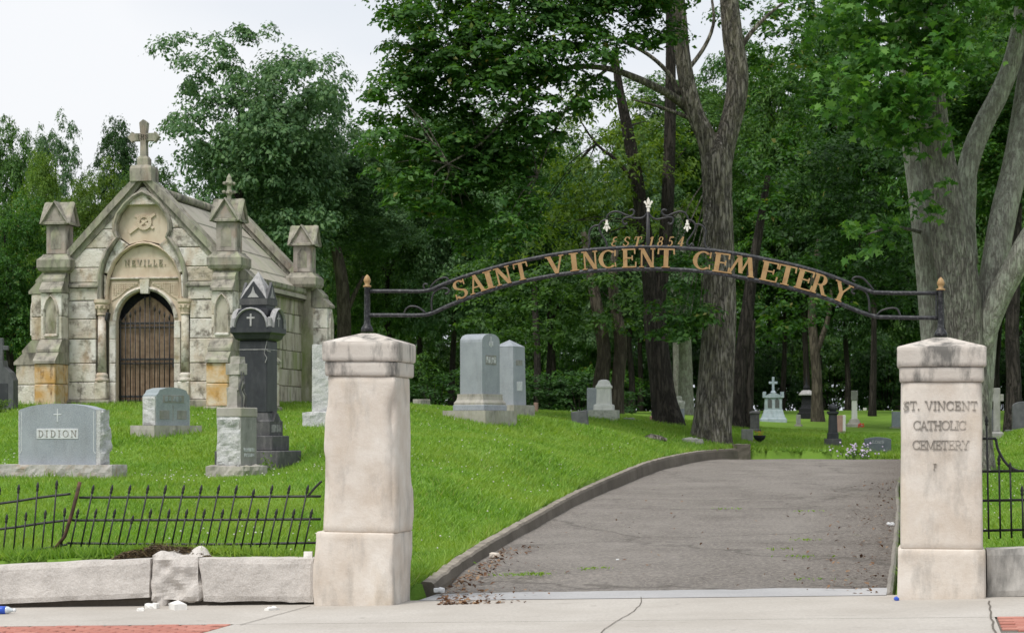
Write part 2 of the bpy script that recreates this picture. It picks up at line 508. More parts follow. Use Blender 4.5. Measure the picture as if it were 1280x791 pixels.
M['pink_granite'] = stone('pink_granite', (.34, .20, .165), (.42, .27, .22), stain=(.20, .13, .11), stain_amt=.5, scale=7, grain=.25, bump_s=.15, rough=.6)
M['blue_stone'] = stone('pale_blue_monument_stone', (.30, .37, .42), (.41, .47, .52), stain=(.15, .18, .20), stain_amt=.6, scale=7, bump_s=.2, rough=.7)

L = {}
L['oak'] = leaf_mat('dark_maple_leaf', (.026, .080, .017), (.050, .138, .025), (.090, .205, .035), .40, yellow=(.20, .19, .05))
L['blue'] = leaf_mat('blue_green_leaf', (.050, .115, .046), (.085, .170, .066), (.140, .240, .092), .34)
L['mid'] = leaf_mat('mid_green_leaf', (.036, .095, .022), (.070, .160, .034), (.125, .245, .050), .38)
L['yellow'] = leaf_mat('yellow_green_leaf', (.06, .125, .02), (.11, .20, .032), (.18, .28, .05), .42)
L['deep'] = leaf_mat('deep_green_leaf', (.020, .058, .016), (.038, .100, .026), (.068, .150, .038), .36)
L['maple'] = leaf_mat('broad_maple_leaf', (.050, .15, .030), (.095, .235, .046), (.17, .34, .068), .45)
B = {}
B['dark'] = bark_mat('dark_furrowed_bark', (.028, .025, .022), (.075, .065, .056), depth=.05)
B['oak'] = bark_mat('grey_brown_furrowed_bark', (.065, .058, .05), (.37, .34, .30), lichen=(.30, .28, .19), amt=.4, sc_=1.35, depth=.07)
B['grey'] = bark_mat('grey_smooth_bark', (.26, .25, .215), (.46, .45, .39), lichen=(.54, .57, .47), amt=.7, sc_=2.4, depth=.02)
B['maple'] = bark_mat('grey_maple_bark', (.16, .145, .13), (.36, .335, .30), lichen=(.44, .46, .37), amt=.6, sc_=2.3, depth=.045)
B['warm'] = bark_mat('brown_grey_bark', (.06, .05, .04), (.15, .13, .10), sc_=1.2, depth=.03)
# ---------------------------------------------------------------- the lie of the land
GA = R(-10.8)                                        # the gate line turns slightly towards the camera on the right
EU = Vector((math.cos(GA), math.sin(GA), 0))
EV = Vector((-math.sin(GA), math.cos(GA), 0))
G0 = Vector(((459 - 640) / F * 18.2, 18.2, 0))       # centre of the left pillar
UR = 4.80                                            # right pillar, metres along the gate line
SLOPE = 0.026                                        # the street climbs to the right

def zs(u): return SLOPE * u
def gp(u, v, z=0.0): return G0 + EU * u + EV * v + Vector((0, 0, z))
def gate(px, py, v=0.0):
    """photo pixel -> (u, z) on the upright plane at distance v behind the gate line"""
    d = Vector(((px - 640) / F, 1, (HOR - py) / F))
    o = Vector((0, 0, EYE)) - (G0 + EV * v)
    n = EV
    t = -o.dot(n) / d.dot(n)
    p = o + d * t
    return p.dot(EU), p.z
def uv_of(X, Y):
    dx, dy = X - G0.x, Y - G0.y
    return dx * EU.x + dy * EU.y, dx * EV.x + dy * EV.y

def drive_z(X, Y):
    return 0.06 + 0.022 * (Y - 18) + 0.025 * (X - 1.2) * np.exp(-np.maximum(Y - 18, 0) / 6.0)

def drive_hit(px, py):
    Z = 30.0
    for _ in range(60):
        X = (px - 640) / F * Z
        drop = EYE - float(drive_z(X, Z))
        Z = 0.5 * Z + 0.5 * drop * F / (py - HOR)
    return ((px - 640) / F * Z, Z)

KERB_L = [drive_hit(*p) for p in ((546, 738), (605, 698), (665, 663), (725, 630), (780, 606), (825, 588.5), (868, 578), (895, 574.5))]
KERB_L.append((KERB_L[-1][0] + .75, KERB_L[-1][1] + 1.2))
KERB_R = [(3.07, 17.62), (3.71, 21.0), (4.46, 25.0), (5.48, 30.5), (7.25, 40.0), (9.4, 47.5), (10.2, 51.5)]
def smooth_line(pts, n=6):
    out = []
    for i in range(len(pts) - 1):
        p0 = pts[max(i - 1, 0)]; p1 = pts[i]; p2 = pts[i + 1]; p3 = pts[min(i + 2, len(pts) - 1)]
        for k in range(n):
            t = k / n
            out.append(tuple(0.5 * (2 * b + (c - a) * t + (2 * a - 5 * b + 4 * c - d) * t * t + (3 * b - a - 3 * c + d) * t ** 3)
                             for a, b, c, d in zip(p0, p1, p2, p3)))
    out.append(tuple(pts[-1]))
    return out
def kerb_h(Y): return np.interp(Y, [17.6, 18.6, 21.0, 27.0, 42.0, 60.0], [.012, .07, .11, .135, .235, .235])
KL = smooth_line(KERB_L)
KR = smooth_line(KERB_R)
a0 = gp(0.30, 0.0); a1 = gp(4.5, 0.0)
POLY = np.array([(a0.x + .1, a0.y)] + KL + KR[::-1] + [(a1.x, a1.y)])

def poly_sd(X, Y, poly=POLY):
    """signed distance to the drive outline, positive outside"""
    X = np.asarray(X, float); Y = np.asarray(Y, float)
    d = np.full(X.shape, 1e9); inside = np.zeros(X.shape, bool)
    n = len(poly)
    for i in range(n):
        x0, y0 = poly[i]; x1, y1 = poly[(i + 1) % n]
        ex, ey = x1 - x0, y1 - y0
        t = np.clip(((X - x0) * ex + (Y - y0) * ey) / (ex * ex + ey * ey + 1e-12), 0, 1)
        d = np.minimum(d, np.hypot(X - x0 - t * ex, Y - y0 - t * ey))
        c = ((y0 > Y) != (y1 > Y)) & (X < (x1 - x0) * (Y - y0) / (y1 - y0 + 1e-12) + x0)
        inside ^= c
    return np.where(inside, -d, d)

ctrl = []
for px, py, Z in [(-300, 700, 20.2), (0, 699, 19.3), (100, 696, 19.1), (200, 690, 18.9), (300, 694, 18.7), (385, 695, 18.7), (460, 715, 18.9),
                  (75, 597, 27), (-250, 600, 27), (297, 602, 28.5), (325, 594, 30.8), (205, 541, 34), (393, 536, 36), (-300, 545, 34),
                  (180, 507, 40), (395, 505, 46), (10, 506, 41), (-300, 510, 42), (600, 526, 44), (655, 527, 45), (526, 515, 52),
                  (725, 533, 48), (755, 524, 54), (672, 518, 56), (832, 530, 55), (888, 552, 53.5), (790, 529, 55), (850, 530, 58),
                  (560, 600, 27), (640, 560, 34), (700, 565, 38), (780, 548, 46), (450, 560, 31),
                  (925, 546, 57), (934, 554, 55), (1040, 558, 56), (965, 527, 70), (1008, 513, 85), (1067, 533, 68), (1119, 535, 68),
                  (1120, 513, 92), (1000, 513, 92), (880, 515, 85), (1098, 567, 53.2), (1000, 570, 52.2), (950, 566, 53),
                  (1225, 684, 17.2), (1290, 683, 16.9), (1500, 675, 16.7), (1222, 590, 34), (1262, 541, 48), (1278, 541, 50), (1500, 592, 34), (1500, 535, 56),
                  (1300, 640, 22), (430, 509, 62), (700, 513, 70), (200, 506, 55), (0, 505, 52)]:
    p = P(px, py, Z); ctrl.append((p.x, p.y, p.z))
for (x, y) in KL[::6] + KL[-1:]:
    ctrl.append((x - .15, y + .05, float(drive_z(x, y)) + float(kerb_h(y)) - .02))
for (x, y) in KR[::6]:
    ctrl.append((x + .15, y, float(drive_z(x, y)) + .03))
for x, y, h in [(-60, 40, 1.6), (60, 40, 1.2), (-60, 90, 2.2), (60, 90, 2.4), (-25, 70, 2.1), (30, 70, 1.9), (0, 110, 2.5), (-60, 140, 2.6), (60, 140, 2.6), (-40, 22, .6), (40, 20, 1.0), (-14, 20.5, .42), (16, 16, .75)]:
    ctrl.append((x, y, h))
ctrl = np.array(ctrl)
def _phi(r2): return np.where(r2 > 0, 0.5 * r2 * np.log(r2 + 1e-12), 0)
_n = len(ctrl)
_A = np.zeros((_n + 3, _n + 3))
_A[:_n, :_n] = _phi((ctrl[:, None, 0] - ctrl[None, :, 0]) ** 2 + (ctrl[:, None, 1] - ctrl[None, :, 1]) ** 2) + np.eye(_n) * 0.9
_A[:_n, _n] = 1; _A[:_n, _n + 1] = ctrl[:, 0]; _A[:_n, _n + 2] = ctrl[:, 1]
_A[_n:, :_n] = _A[:_n, _n:].T
_W = np.linalg.solve(_A, np.concatenate([ctrl[:, 2], np.zeros(3)]))
def lawn_z(X, Y):
    X = np.atleast_1d(np.asarray(X, float)); Y = np.atleast_1d(np.asarray(Y, float))
    Xc = np.clip(X, -75, 75); Yc = np.clip(Y, 14, 150)
    z = _W[_n] + _W[_n + 1] * Xc + _W[_n + 2] * Yc
    for i in range(_n):
        z = z + _W[i] * _phi((Xc - ctrl[i, 0]) ** 2 + (Yc - ctrl[i, 1]) ** 2)
    sd = poly_sd(X, Y)
    # next to the drive the turf runs out level with the kerb
    k = np.clip(1 - sd / 1.2, 0, 1) ** 1.5
    lim = drive_z(X, Y) + np.where(X > .186 * Y - 1.0, .03, kerb_h(Y) - .02)
    z = np.where(sd > 0, z * (1 - k) + lim * k, z)
    return z
def gz(X, Y): return float(lawn_z([X], [Y])[0])

def grid_axis(parts):
    out = []
    for a, b, s in parts:
        out.append(np.arange(a, b - 1e-6, s))
    return np.concatenate(out + [np.array([parts[-1][1]])])
xs = grid_axis([(-400, -60, 40), (-60, -14, 2.5), (-14, -2, .3), (-2, 11, .12), (11, 20, .5), (20, 60, 2.5), (60, 400, 40)])
ys = grid_axis([(-60, 10, 10), (10, 16.2, 1.0), (16.2, 20.4, .12), (20.4, 56, .14), (56, 70, .6), (70, 150, 4), (150, 700, 50)])
GX, GY = np.meshgrid(xs, ys)
Zl = lawn_z(GX.ravel(), GY.ravel()).reshape(GX.shape)
SD = poly_sd(GX.ravel(), GY.ravel()).reshape(GX.shape)
U_, V_ = uv_of(GX, GY)
bumpy = np.array([0.02 * mnoise.noise(Vector((x * .9, y * .9, 0))) for x, y in zip(GX.ravel(), GY.ravel())]).reshape(GX.shape)
Zl = Zl + bumpy
low = np.where(SD < .11, drive_z(GX, GY) - .3, Zl)
street = SLOPE * np.clip(U_, -40, 40) - .30
tb = np.clip((V_ + .12) / .16, 0, 1)
low = np.where(V_ < 0.04, street, low)
nx_, ny_ = len(xs), len(ys)
idx = np.arange(nx_ * ny_).reshape(ny_, nx_)
quads = np.stack([idx[:-1, :-1], idx[:-1, 1:], idx[1:, 1:], idx[1:, :-1]], -1).reshape(-1, 4)

def lawn_mat():
    m, t, out = new_mat('mown_turf')
    v = coords(t)
    n1 = noise_tex(t, v, .45, 4, .55)
    n2 = noise_tex(t, v, 5.0, 6, .7)
    col = mixc(t, ramp(t, n1, .35, .65).outputs[0], (.12, .23, .032), (.17, .295, .045))
    col = mixc(t, ramp(t, n2, .42, .68, (0, 0, 0, 1), (.5, .5, .5, 1)).outputs[0], col, (.17, .25, .045))
    n3 = noise_tex(t, v, 1.7, 5, .7)
    col = mixc(t, ramp(t, n3, .68, .76, (0, 0, 0, 1), (.5, .5, .5, 1)).outputs[0], col, (.13, .115, .05))
    n4 = noise_tex(t, v, 40.0, 4, .7)
    finish(t, out, col, .9, .1, n4, .7, .03)
    return m
M['lawn'] = lawn_mat()
ground = np_mesh('ground', np.stack([GX.ravel(), GY.ravel(), low.ravel()], -1), quads.ravel(), np.full(len(quads), 4), M['lawn'], smooth=True)
tag(ground, kind='structure')

# ---------------------------------------------------------------- drive, kerbs, pavement, street
def asphalt_mat():
    m, t, out = new_mat('worn_asphalt')
    v = coords(t)
    n1 = noise_tex(t, v, .7, 5, .6)
    col = mixc(t, ramp(t, n1, .3, .7).outputs[0], (.135, .123, .112), (.245, .225, .206))
    v2 = coords(t, (1, .35, 1))
    n2 = noise_tex(t, v2, 1.3, 6, .65)
    col = mixc(t, ramp(t, n2, .52, .7, (0, 0, 0, 1), (.65, .65, .65, 1)).outputs[0], col, (.10, .088, .08))
    # soil and leaf mould washed against the right-hand edge
    tc = t.nodes.new('ShaderNodeTexCoord'); sx = t.nodes.new('ShaderNodeSeparateXYZ')
    t.links.new(tc.outputs['Object'], sx.inputs[0])
    m1 = nd(t, 'ShaderNodeMath', operation='MULTIPLY'); m1.inputs[1].default_value = -.186
    t.links.new(sx.outputs['Y'], m1.inputs[0])
    m2 = nd(t, 'ShaderNodeMath', operation='ADD')
    t.links.new(sx.outputs['X'], m2.inputs[0]); t.links.new(m1.outputs[0], m2.inputs[1])
    m3 = nd(t, 'ShaderNodeMath', operation='MULTIPLY_ADD'); m3.inputs[1].default_value = .9; 
    t.links.new(n2, m3.inputs[0]); t.links.new(m2.outputs[0], m3.inputs[2])
    f = ramp(t, m3.outputs[0], 0.0, 1.0)
    mr = nd(t, 'ShaderNodeMapRange'); mr.inputs['From Min'].default_value = -1.0; mr.inputs['From Max'].default_value = .35
    mr.inputs['To Max'].default_value = .85
    t.links.new(m3.outputs[0], mr.inputs['Value'])
    col = mixc(t, mr.outputs[0], col, (.07, .055, .045))
    n3 = noise_tex(t, v, 24, 6, .85)
    col = mixc(t, ramp(t, n3, .47, .58, (0, 0, 0, 1), (.7, .7, .7, 1)).outputs[0], col, (.37, .335, .295))
    n6 = noise_tex(t, v, 21, 4, .8)
    col = mixc(t, ramp(t, n6, .54, .64, (0, 0, 0, 1), (.55, .55, .55, 1)).outputs[0], col, (.07, .06, .055))
    n5 = noise_tex(t, coords(t, (.5, 1, 1)), 2.6, 6, .75)
    col = mixc(t, ramp(t, n5, .66, .70, (0, 0, 0, 1), (.7, .7, .7, 1)).outputs[0], col, (.13, .16, .04))
    vc = t.nodes.new('ShaderNodeTexVoronoi'); vc.feature = 'DISTANCE_TO_EDGE'; vc.inputs['Scale'].default_value = .2
    wv = nd(t, 'ShaderNodeVectorMath', operation='ADD')
    ws_ = nd(t, 'ShaderNodeVectorMath', operation='SCALE'); ws_.inputs['Scale'].default_value = 1.1
    nw = t.nodes.new('ShaderNodeTexNoise'); nw.inputs['Scale'].default_value = 1.4; nw.inputs['Detail'].default_value = 6
    t.links.new(v, nw.inputs['Vector']); t.links.new(nw.outputs['Color'], ws_.inputs[0])
    t.links.new(v, wv.inputs[0]); t.links.new(ws_.outputs[0], wv.inputs[1]); t.links.new(wv.outputs[0], vc.inputs['Vector'])
    col = mixc(t, ramp(t, vc.outputs['Distance'], .003, .009, (.45, .45, .45, 1), (0, 0, 0, 1)).outputs[0], col, (.05, .045, .038))
    n4 = noise_tex(t, v, 40, 6, .8)
    finish(t, out, col, .9, .2, n4, .9, .02)
    return m
M['asphalt'] = asphalt_mat()
def concrete_mat(name, c1, c2, st):
    m, t, out = new_mat(name)
    v = coords(t)
    n1 = noise_tex(t, v, .8, 5, .6)
    col = mixc(t, ramp(t, n1, .35, .68).outputs[0], c1, c2)
    n2 = noise_tex(t, coords(t, (.4, 1, 1)), 2.2, 6, .7)
    col = mixc(t, ramp(t, n2, .58, .74, (0, 0, 0, 1), (.5, .5, .5, 1)).outputs[0], col, st)
    n3 = noise_tex(t, v, 38, 6, .8)
    col = mixc(t, ramp(t, n3, .42, .6, (0, 0, 0, 1), (.4, .4, .4, 1)).outputs[0], col, [x * .68 for x in c1])
    vo = t.nodes.new('ShaderNodeTexVoronoi'); vo.inputs['Scale'].default_value = 1.9
    t.links.new(v, vo.inputs['Vector'])
    n6 = noise_tex(t, v, 11, 3, .6)
    sm = nd(t, 'ShaderNodeMath', operation='MULTIPLY_ADD'); sm.inputs[1].default_value = .10
    t.links.new(n6, sm.inputs[0]); t.links.new(vo.outputs['Distance'], sm.inputs[2])
    col = mixc(t, ramp(t, sm.outputs[0], .085, .115, (.6, .6, .6, 1), (0, 0, 0, 1)).outputs[0], col, [x * .55 for x in st])
    n7 = noise_tex(t, coords(t, (.25, 1, 1)), 6.0, 6, .75)
    col = mixc(t, ramp(t, n7, .62, .72, (0, 0, 0, 1), (.45, .45, .45, 1)).outputs[0], col, [x * .7 for x in st])
    finish(t, out, col, .88, .2, n3, .4, .008)
    return m
M['concrete'] = concrete_mat('pavement_concrete', (.42, .39, .35), (.51, .48, .44), (.31, .28, .245))
M['apron'] = concrete_mat('gravelly_apron_patch', (.36, .36, .365), (.47, .465, .465), (.26, .25, .24))
M['kerb'] = concrete_mat('old_kerb_concrete', (.12, .104, .084), (.20, .175, .145), (.05, .044, .036))
_t = M['kerb'].node_tree                               # upward faces of the kerb are mixed towards a paler beige
_b = [n_ for n_ in _t.nodes if n_.type == 'BSDF_PRINCIPLED'][0]
_s = _b.inputs['Base Color'].links[0].from_socket
_g = _t.nodes.new('ShaderNodeNewGeometry'); _x = _t.nodes.new('ShaderNodeSeparateXYZ'); _t.links.new(_g.outputs['True Normal'], _x.inputs[0])
_f = nd(_t, 'ShaderNodeMath', operation='MULTIPLY'); _t.links.new(ramp(_t, _x.outputs['Z'], .5, .85).outputs[0], _f.inputs[0])
_t.links.new(ramp(_t, noise_tex(_t, coords(_t), 5.0, 5, .7), .35, .6, (.2, .2, .2, 1), (.9, .9, .9, 1)).outputs[0], _f.inputs[1])
_t.links.new(mixc(_t, _f.outputs[0], _s, (.34, .305, .255)), _b.inputs['Base Color'])
M['joint'] = plain('dark_joint', (.16, .145, .125), .95, .1)
M['brick'] = stone('paving_brick', (.40, .16, .12), (.47, .21, .165), stain=(.30, .14, .11), stain_amt=.5, scale=9, streak=False, perobj=29, var=[(.44, .19, .15), (.36, .14, .11), (.50, .24, .19)], bump_s=.3)
M['road'] = concrete_mat('street_asphalt', (.07, .07, .07), (.10, .10, .10), (.05, .05, .05))

def xl_at(y):
    return float(np.interp(y, [p[1] for p in KL], [p[0] for p in KL]))
def xr_at(y):
    return float(np.interp(y, [p[1] for p in KR], [p[0] for p in KR]))
dv, df = [], []
NXD = 44
rows = list(np.arange(17.3, 51.8, .25))
for y in rows:
    x0, x1 = xl_at(y) - .04, xr_at(y) + .05
    if y < 18.2: x0 -= .15
    for k in range(NXD + 1):
        x = x0 + (x1 - x0) * k / NXD
        u, v = uv_of(x, y)
        z = float(drive_z(x, y)) + .012 * mnoise.noise(Vector((x * .8, y * .5, 3)))
        k = min(1, max(0, (v - 1.15) / 1.6)); k = k * k * (3 - 2 * k); z = (zs(u) - .010) * (1 - k) + z * k
        dv.append((x, y, z))
for j in range(len(rows) - 1):
    for k in range(NXD):
        a = j * (NXD + 1) + k
        df.append((a, a + 1, a + NXD + 2, a + NXD + 1))
drive = MB().add(dv, df).build('driveway', M['asphalt'], smooth=True)
tag(drive, kind='structure')

def kerb(name, line, side, mat=None, w=.15, top=.105, drop=.3, seed=0):
    vs, fs = [], []
    n = len(line)
    pts = []
    for i in range(n - 1):
        (xa, ya), (xb, yb) = line[i], line[i + 1]
        k = max(1, int(math.hypot(xb - xa, yb - ya) / .12))
        pts += [(xa + (xb - xa) * j / k, ya + (yb - ya) * j / k) for j in range(k)]
    pts.append(line[-1])
    prof = [(0, -drop), (.012, 0.0), (.03, top - .02), (.05, top), (w - .02, top + .005), (w, top - .02), (w, -drop)]
    m = len(prof)
    for i, (x, y) in enumerate(pts):
        xa, ya = pts[max(i - 1, 0)]; xb, yb = pts[min(i + 1, len(pts) - 1)]
        tx, ty = xb - xa, yb - ya
        l = math.hypot(tx, ty) or 1
        nx, ny = -ty / l * side, tx / l * side
        z = float(drive_z(x, y))
        kh = float(kerb_h(y)) / .105 if not mat else 1.0
        for d, h in prof:
            h = h * kh if h > 0 else h
            e = mnoise.noise(Vector((x * 2.1, y * 2.1, h * 6 + seed))) * .007 + mnoise.noise(Vector((x * 9, y * 9, h * 9))) * .007
            vs.append((x + nx * (d + e), y + ny * (d + e), z + h + (e if h > 0 else 0)))
    for i in range(len(pts) - 1):
        for k in range(m - 1):
            a = i * m + k
            fs.append((a, a + m, a + m + 1, a + 1))
    fs.append(tuple(range(m)))
    fs.append(tuple((len(pts) - 1) * m + k for k in range(m))[::-1])
    o = MB().add(vs, fs).build(name, mat or M['kerb'], smooth=False)
    return tag(o, kind='structure')
kerb('kerb', KL, 1)
M['edging'] = concrete_mat('worn_edging', (.22, .20, .175), (.32, .295, .26), (.10, .09, .075))
kerb('kerb', KR, -1, mat=M['edging'], w=.07, top=.035, seed=4)
# upright stone block that ends the kerb below the big tree
ke = KL[-1]
o = MB().rough(-.2, .2, -.12, .12, -.25, .34, n=.08, amp=.03, seed=3).build('kerb_end_stone', M['kerb'], loc=(ke[0] - .02, ke[1] + .05, float(drive_z(*ke))), rz=R(20))
tag(o, 'squat weathered stone block ending the kerb below the big forked tree', 'stone')

def gsheet(name, u0, u1, v0, v1, dz, mat, du=.25, dvv=.25, amp=0.0, kind='structure'):
    nu, nv = max(1, int((u1 - u0) / du)), max(1, int((v1 - v0) / dvv))
    vs, fs = [], []
    for j in range(nv + 1):
        for i in range(nu + 1):
            u, v = u0 + (u1 - u0) * i / nu, v0 + (v1 - v0) * j / nv
            p = gp(u, v, zs(u) + dz + amp * mnoise.noise(Vector((u * .7, v * .7, 9))))
            vs.append(p)
    for j in range(nv):
        for i in range(nu):
            a = j * (nu + 1) + i
            fs.append((a, a + 1, a + nu + 2, a + nu + 1))
    o = MB().add(vs, fs).build(name, mat)
    if kind: tag(o, kind=kind)
    return o
UBL = gate(291, 786, -2.07)[0]
UBR = gate(1243, 780, -2.02)[0]
VB = -2.05
side = gsheet('sidewalk', -30, 34, VB, .16, 0.0, M['concrete'], .5, .3)
# patch of pale gravelly concrete where the drive meets the pavement
vs, fs = [], []
NU = 60
for i in range(NU + 1):
    u = .42 + (UR - .86) * i / NU
    v1 = .98 + .16 * mnoise.noise(Vector((u * 1.6, 0, 1))) + .07 * mnoise.noise(Vector((u * 7, 0, 1)))
    if i < 8: v1 -= .03 * (8 - i) * .7
    vs += [gp(u, .10, zs(u) + .004), gp(u, v1, zs(u) + .004)]
for i in range(NU):
    fs.append((2 * i, 2 * i + 2, 2 * i + 3, 2 * i + 1))
tag(MB().add(vs, fs).build('concrete_apron', M['apron']), kind='structure')
gsheet('sidewalk', UBL, UBR, -3.3, VB, -.001, M['concrete'], .5, .3)
# brick verge, kerb and street
for ua, ub in ((-30, UBL), (UBR, 34)):
    bed = gsheet('brick_verge', ua, ub, -3.3, VB, -.012, M['joint'], .5, .5)
    me = MB().box(-.093, .093, -.043, .043, -.05, 0, .006)
    proto = None
    near = (max(ua, UBL - 3.2), ub) if ua < -10 else (ua, min(ub, UBR + 2.0))
    rows_ = range(10)
    k = 0
    for r in rows_:
        v = VB - .055 - r * .104
        u = (near[1] - .11 if ua < -10 else near[0] + .11)
        st = -.204 if ua < -10 else .204
        if r % 2: u += st / 2
        while near[0] < u < near[1]:
            if proto is None:
                ob = me.build('brick', M['brick'], bed); proto = ob.data
            else:
                ob = obj_from('brick', proto, bed)
            ob.location = gp(u, v, zs(u) + .002 + random.Random(k).uniform(-.003, .003))
            ob.rotation_euler = (0, -math.atan(SLOPE), GA + random.Random(k + 99).uniform(-.02, .02))
            k += 1
            u += st
gk = MB()
u0, u1 = -30, 34
gk.add([gp(u0, -3.3, zs(u0) + .002), gp(u1, -3.3, zs(u1) + .002), gp(u1, -3.45, zs(u1) + .002), gp(u0, -3.45, zs(u0) + .002),
        gp(u0, -3.3, zs(u0) - .2), gp(u1, -3.3, zs(u1) - .2), gp(u1, -3.45, zs(u1) - .2), gp(u0, -3.45, zs(u0) - .2)],
       [(3, 2, 1, 0), (2, 3, 7, 6), (4, 5, 6, 7)])
tag(gk.build('street_kerb', M['concrete']), kind='structure')
gsheet('road', -30, 34, -40, -3.45, -.13, M['road'], 4, 4)

# joints and cracks in the pavement
def crack(pts, w, name='pavement_crack', mat=None):
    vs, fs = [], []
    for i, (u, v) in enumerate(pts):
        ua, va = pts[max(i - 1, 0)]; ub, vb = pts[min(i + 1, len(pts) - 1)]
        l = math.hypot(ub - ua, vb - va)
        nx, ny = -(vb - va) / l, (ub - ua) / l
        vs += [gp(u + nx * w, v + ny * w, zs(u) + .005), gp(u - nx * w, v - ny * w, zs(u) + .005)]
    for i in range(len(pts) - 1):
        fs.append((2 * i, 2 * i + 1, 2 * i + 3, 2 * i + 2))
    o = MB().add(vs, fs).build(name, mat or M['joint'], side)
    return o
def guv(px, py):
    Z = 17.0
    for _ in range(40):
        X = (px - 640) / F * Z
        u, v = uv_of(X, Z)
        Z = .5 * Z + .5 * (EYE - zs(u)) * F / (py - HOR)
    return uv_of((px - 640) / F * Z, Z)
rnd = random.Random(5)
ca, cb_ = guv(801, 746), guv(757, 795)
crack([(ca[0] + (cb_[0] - ca[0]) * t + .05 * math.sin(t * 5.2) + rnd.uniform(-.006, .006), ca[1] + (cb_[1] - ca[1]) * t) for t in np.linspace(0, 1, 20)], .0035)
ca, cb_ = guv(1236, 751), guv(1244, 795)
crack([(ca[0] + (cb_[0] - ca[0]) * t + rnd.uniform(-.008, .008), ca[1] + (cb_[1] - ca[1]) * t) for t in np.linspace(0, 1, 12)], .007, 'pavement_joint')
ca, cb_ = guv(388, 757), guv(300, 781)
crack([(ca[0] + (cb_[0] - ca[0]) * t, ca[1] + (cb_[1] - ca[1]) * t) for t in np.linspace(0, 1, 8)], .004, 'pavement_joint')

# ---------------------------------------------------------------- lettering (cut or raised roman capitals)
def _par(x0, y0, x1, y1, w): return [[(x0 - w / 2, y0), (x0 + w / 2, y0), (x1 + w / 2, y1), (x1 - w / 2, y1)]]
def _bar(x0, x1, y, h): return [[(x0, y - h / 2), (x1, y - h / 2), (x1, y + h / 2), (x0, y + h / 2)]]
def _ser(x, y, half=.13, h=.06): return _bar(x - half, x + half, y + h / 2 if y < .5 else y - h / 2, h)
def _arc(cx, cy, rx, ry, a0, a1, wv, wh, n=14):
    out = []
    def pt(a, k):
        c, s_ = math.cos(a), math.sin(a)
        return (cx + (rx - k * wv) * c, cy + (ry - k * wh) * s_)
    for i in range(n):
        b0, b1 = R(a0 + (a1 - a0) * i / n), R(a0 + (a1 - a0) * (i + 1) / n)
        out.append([pt(b0, 0), pt(b1, 0), pt(b1, 1), pt(b0, 1)])
    return out
def _tri(x, y, dx, dy): return [[(x, y), (x + dx, y), (x, y + dy)]]
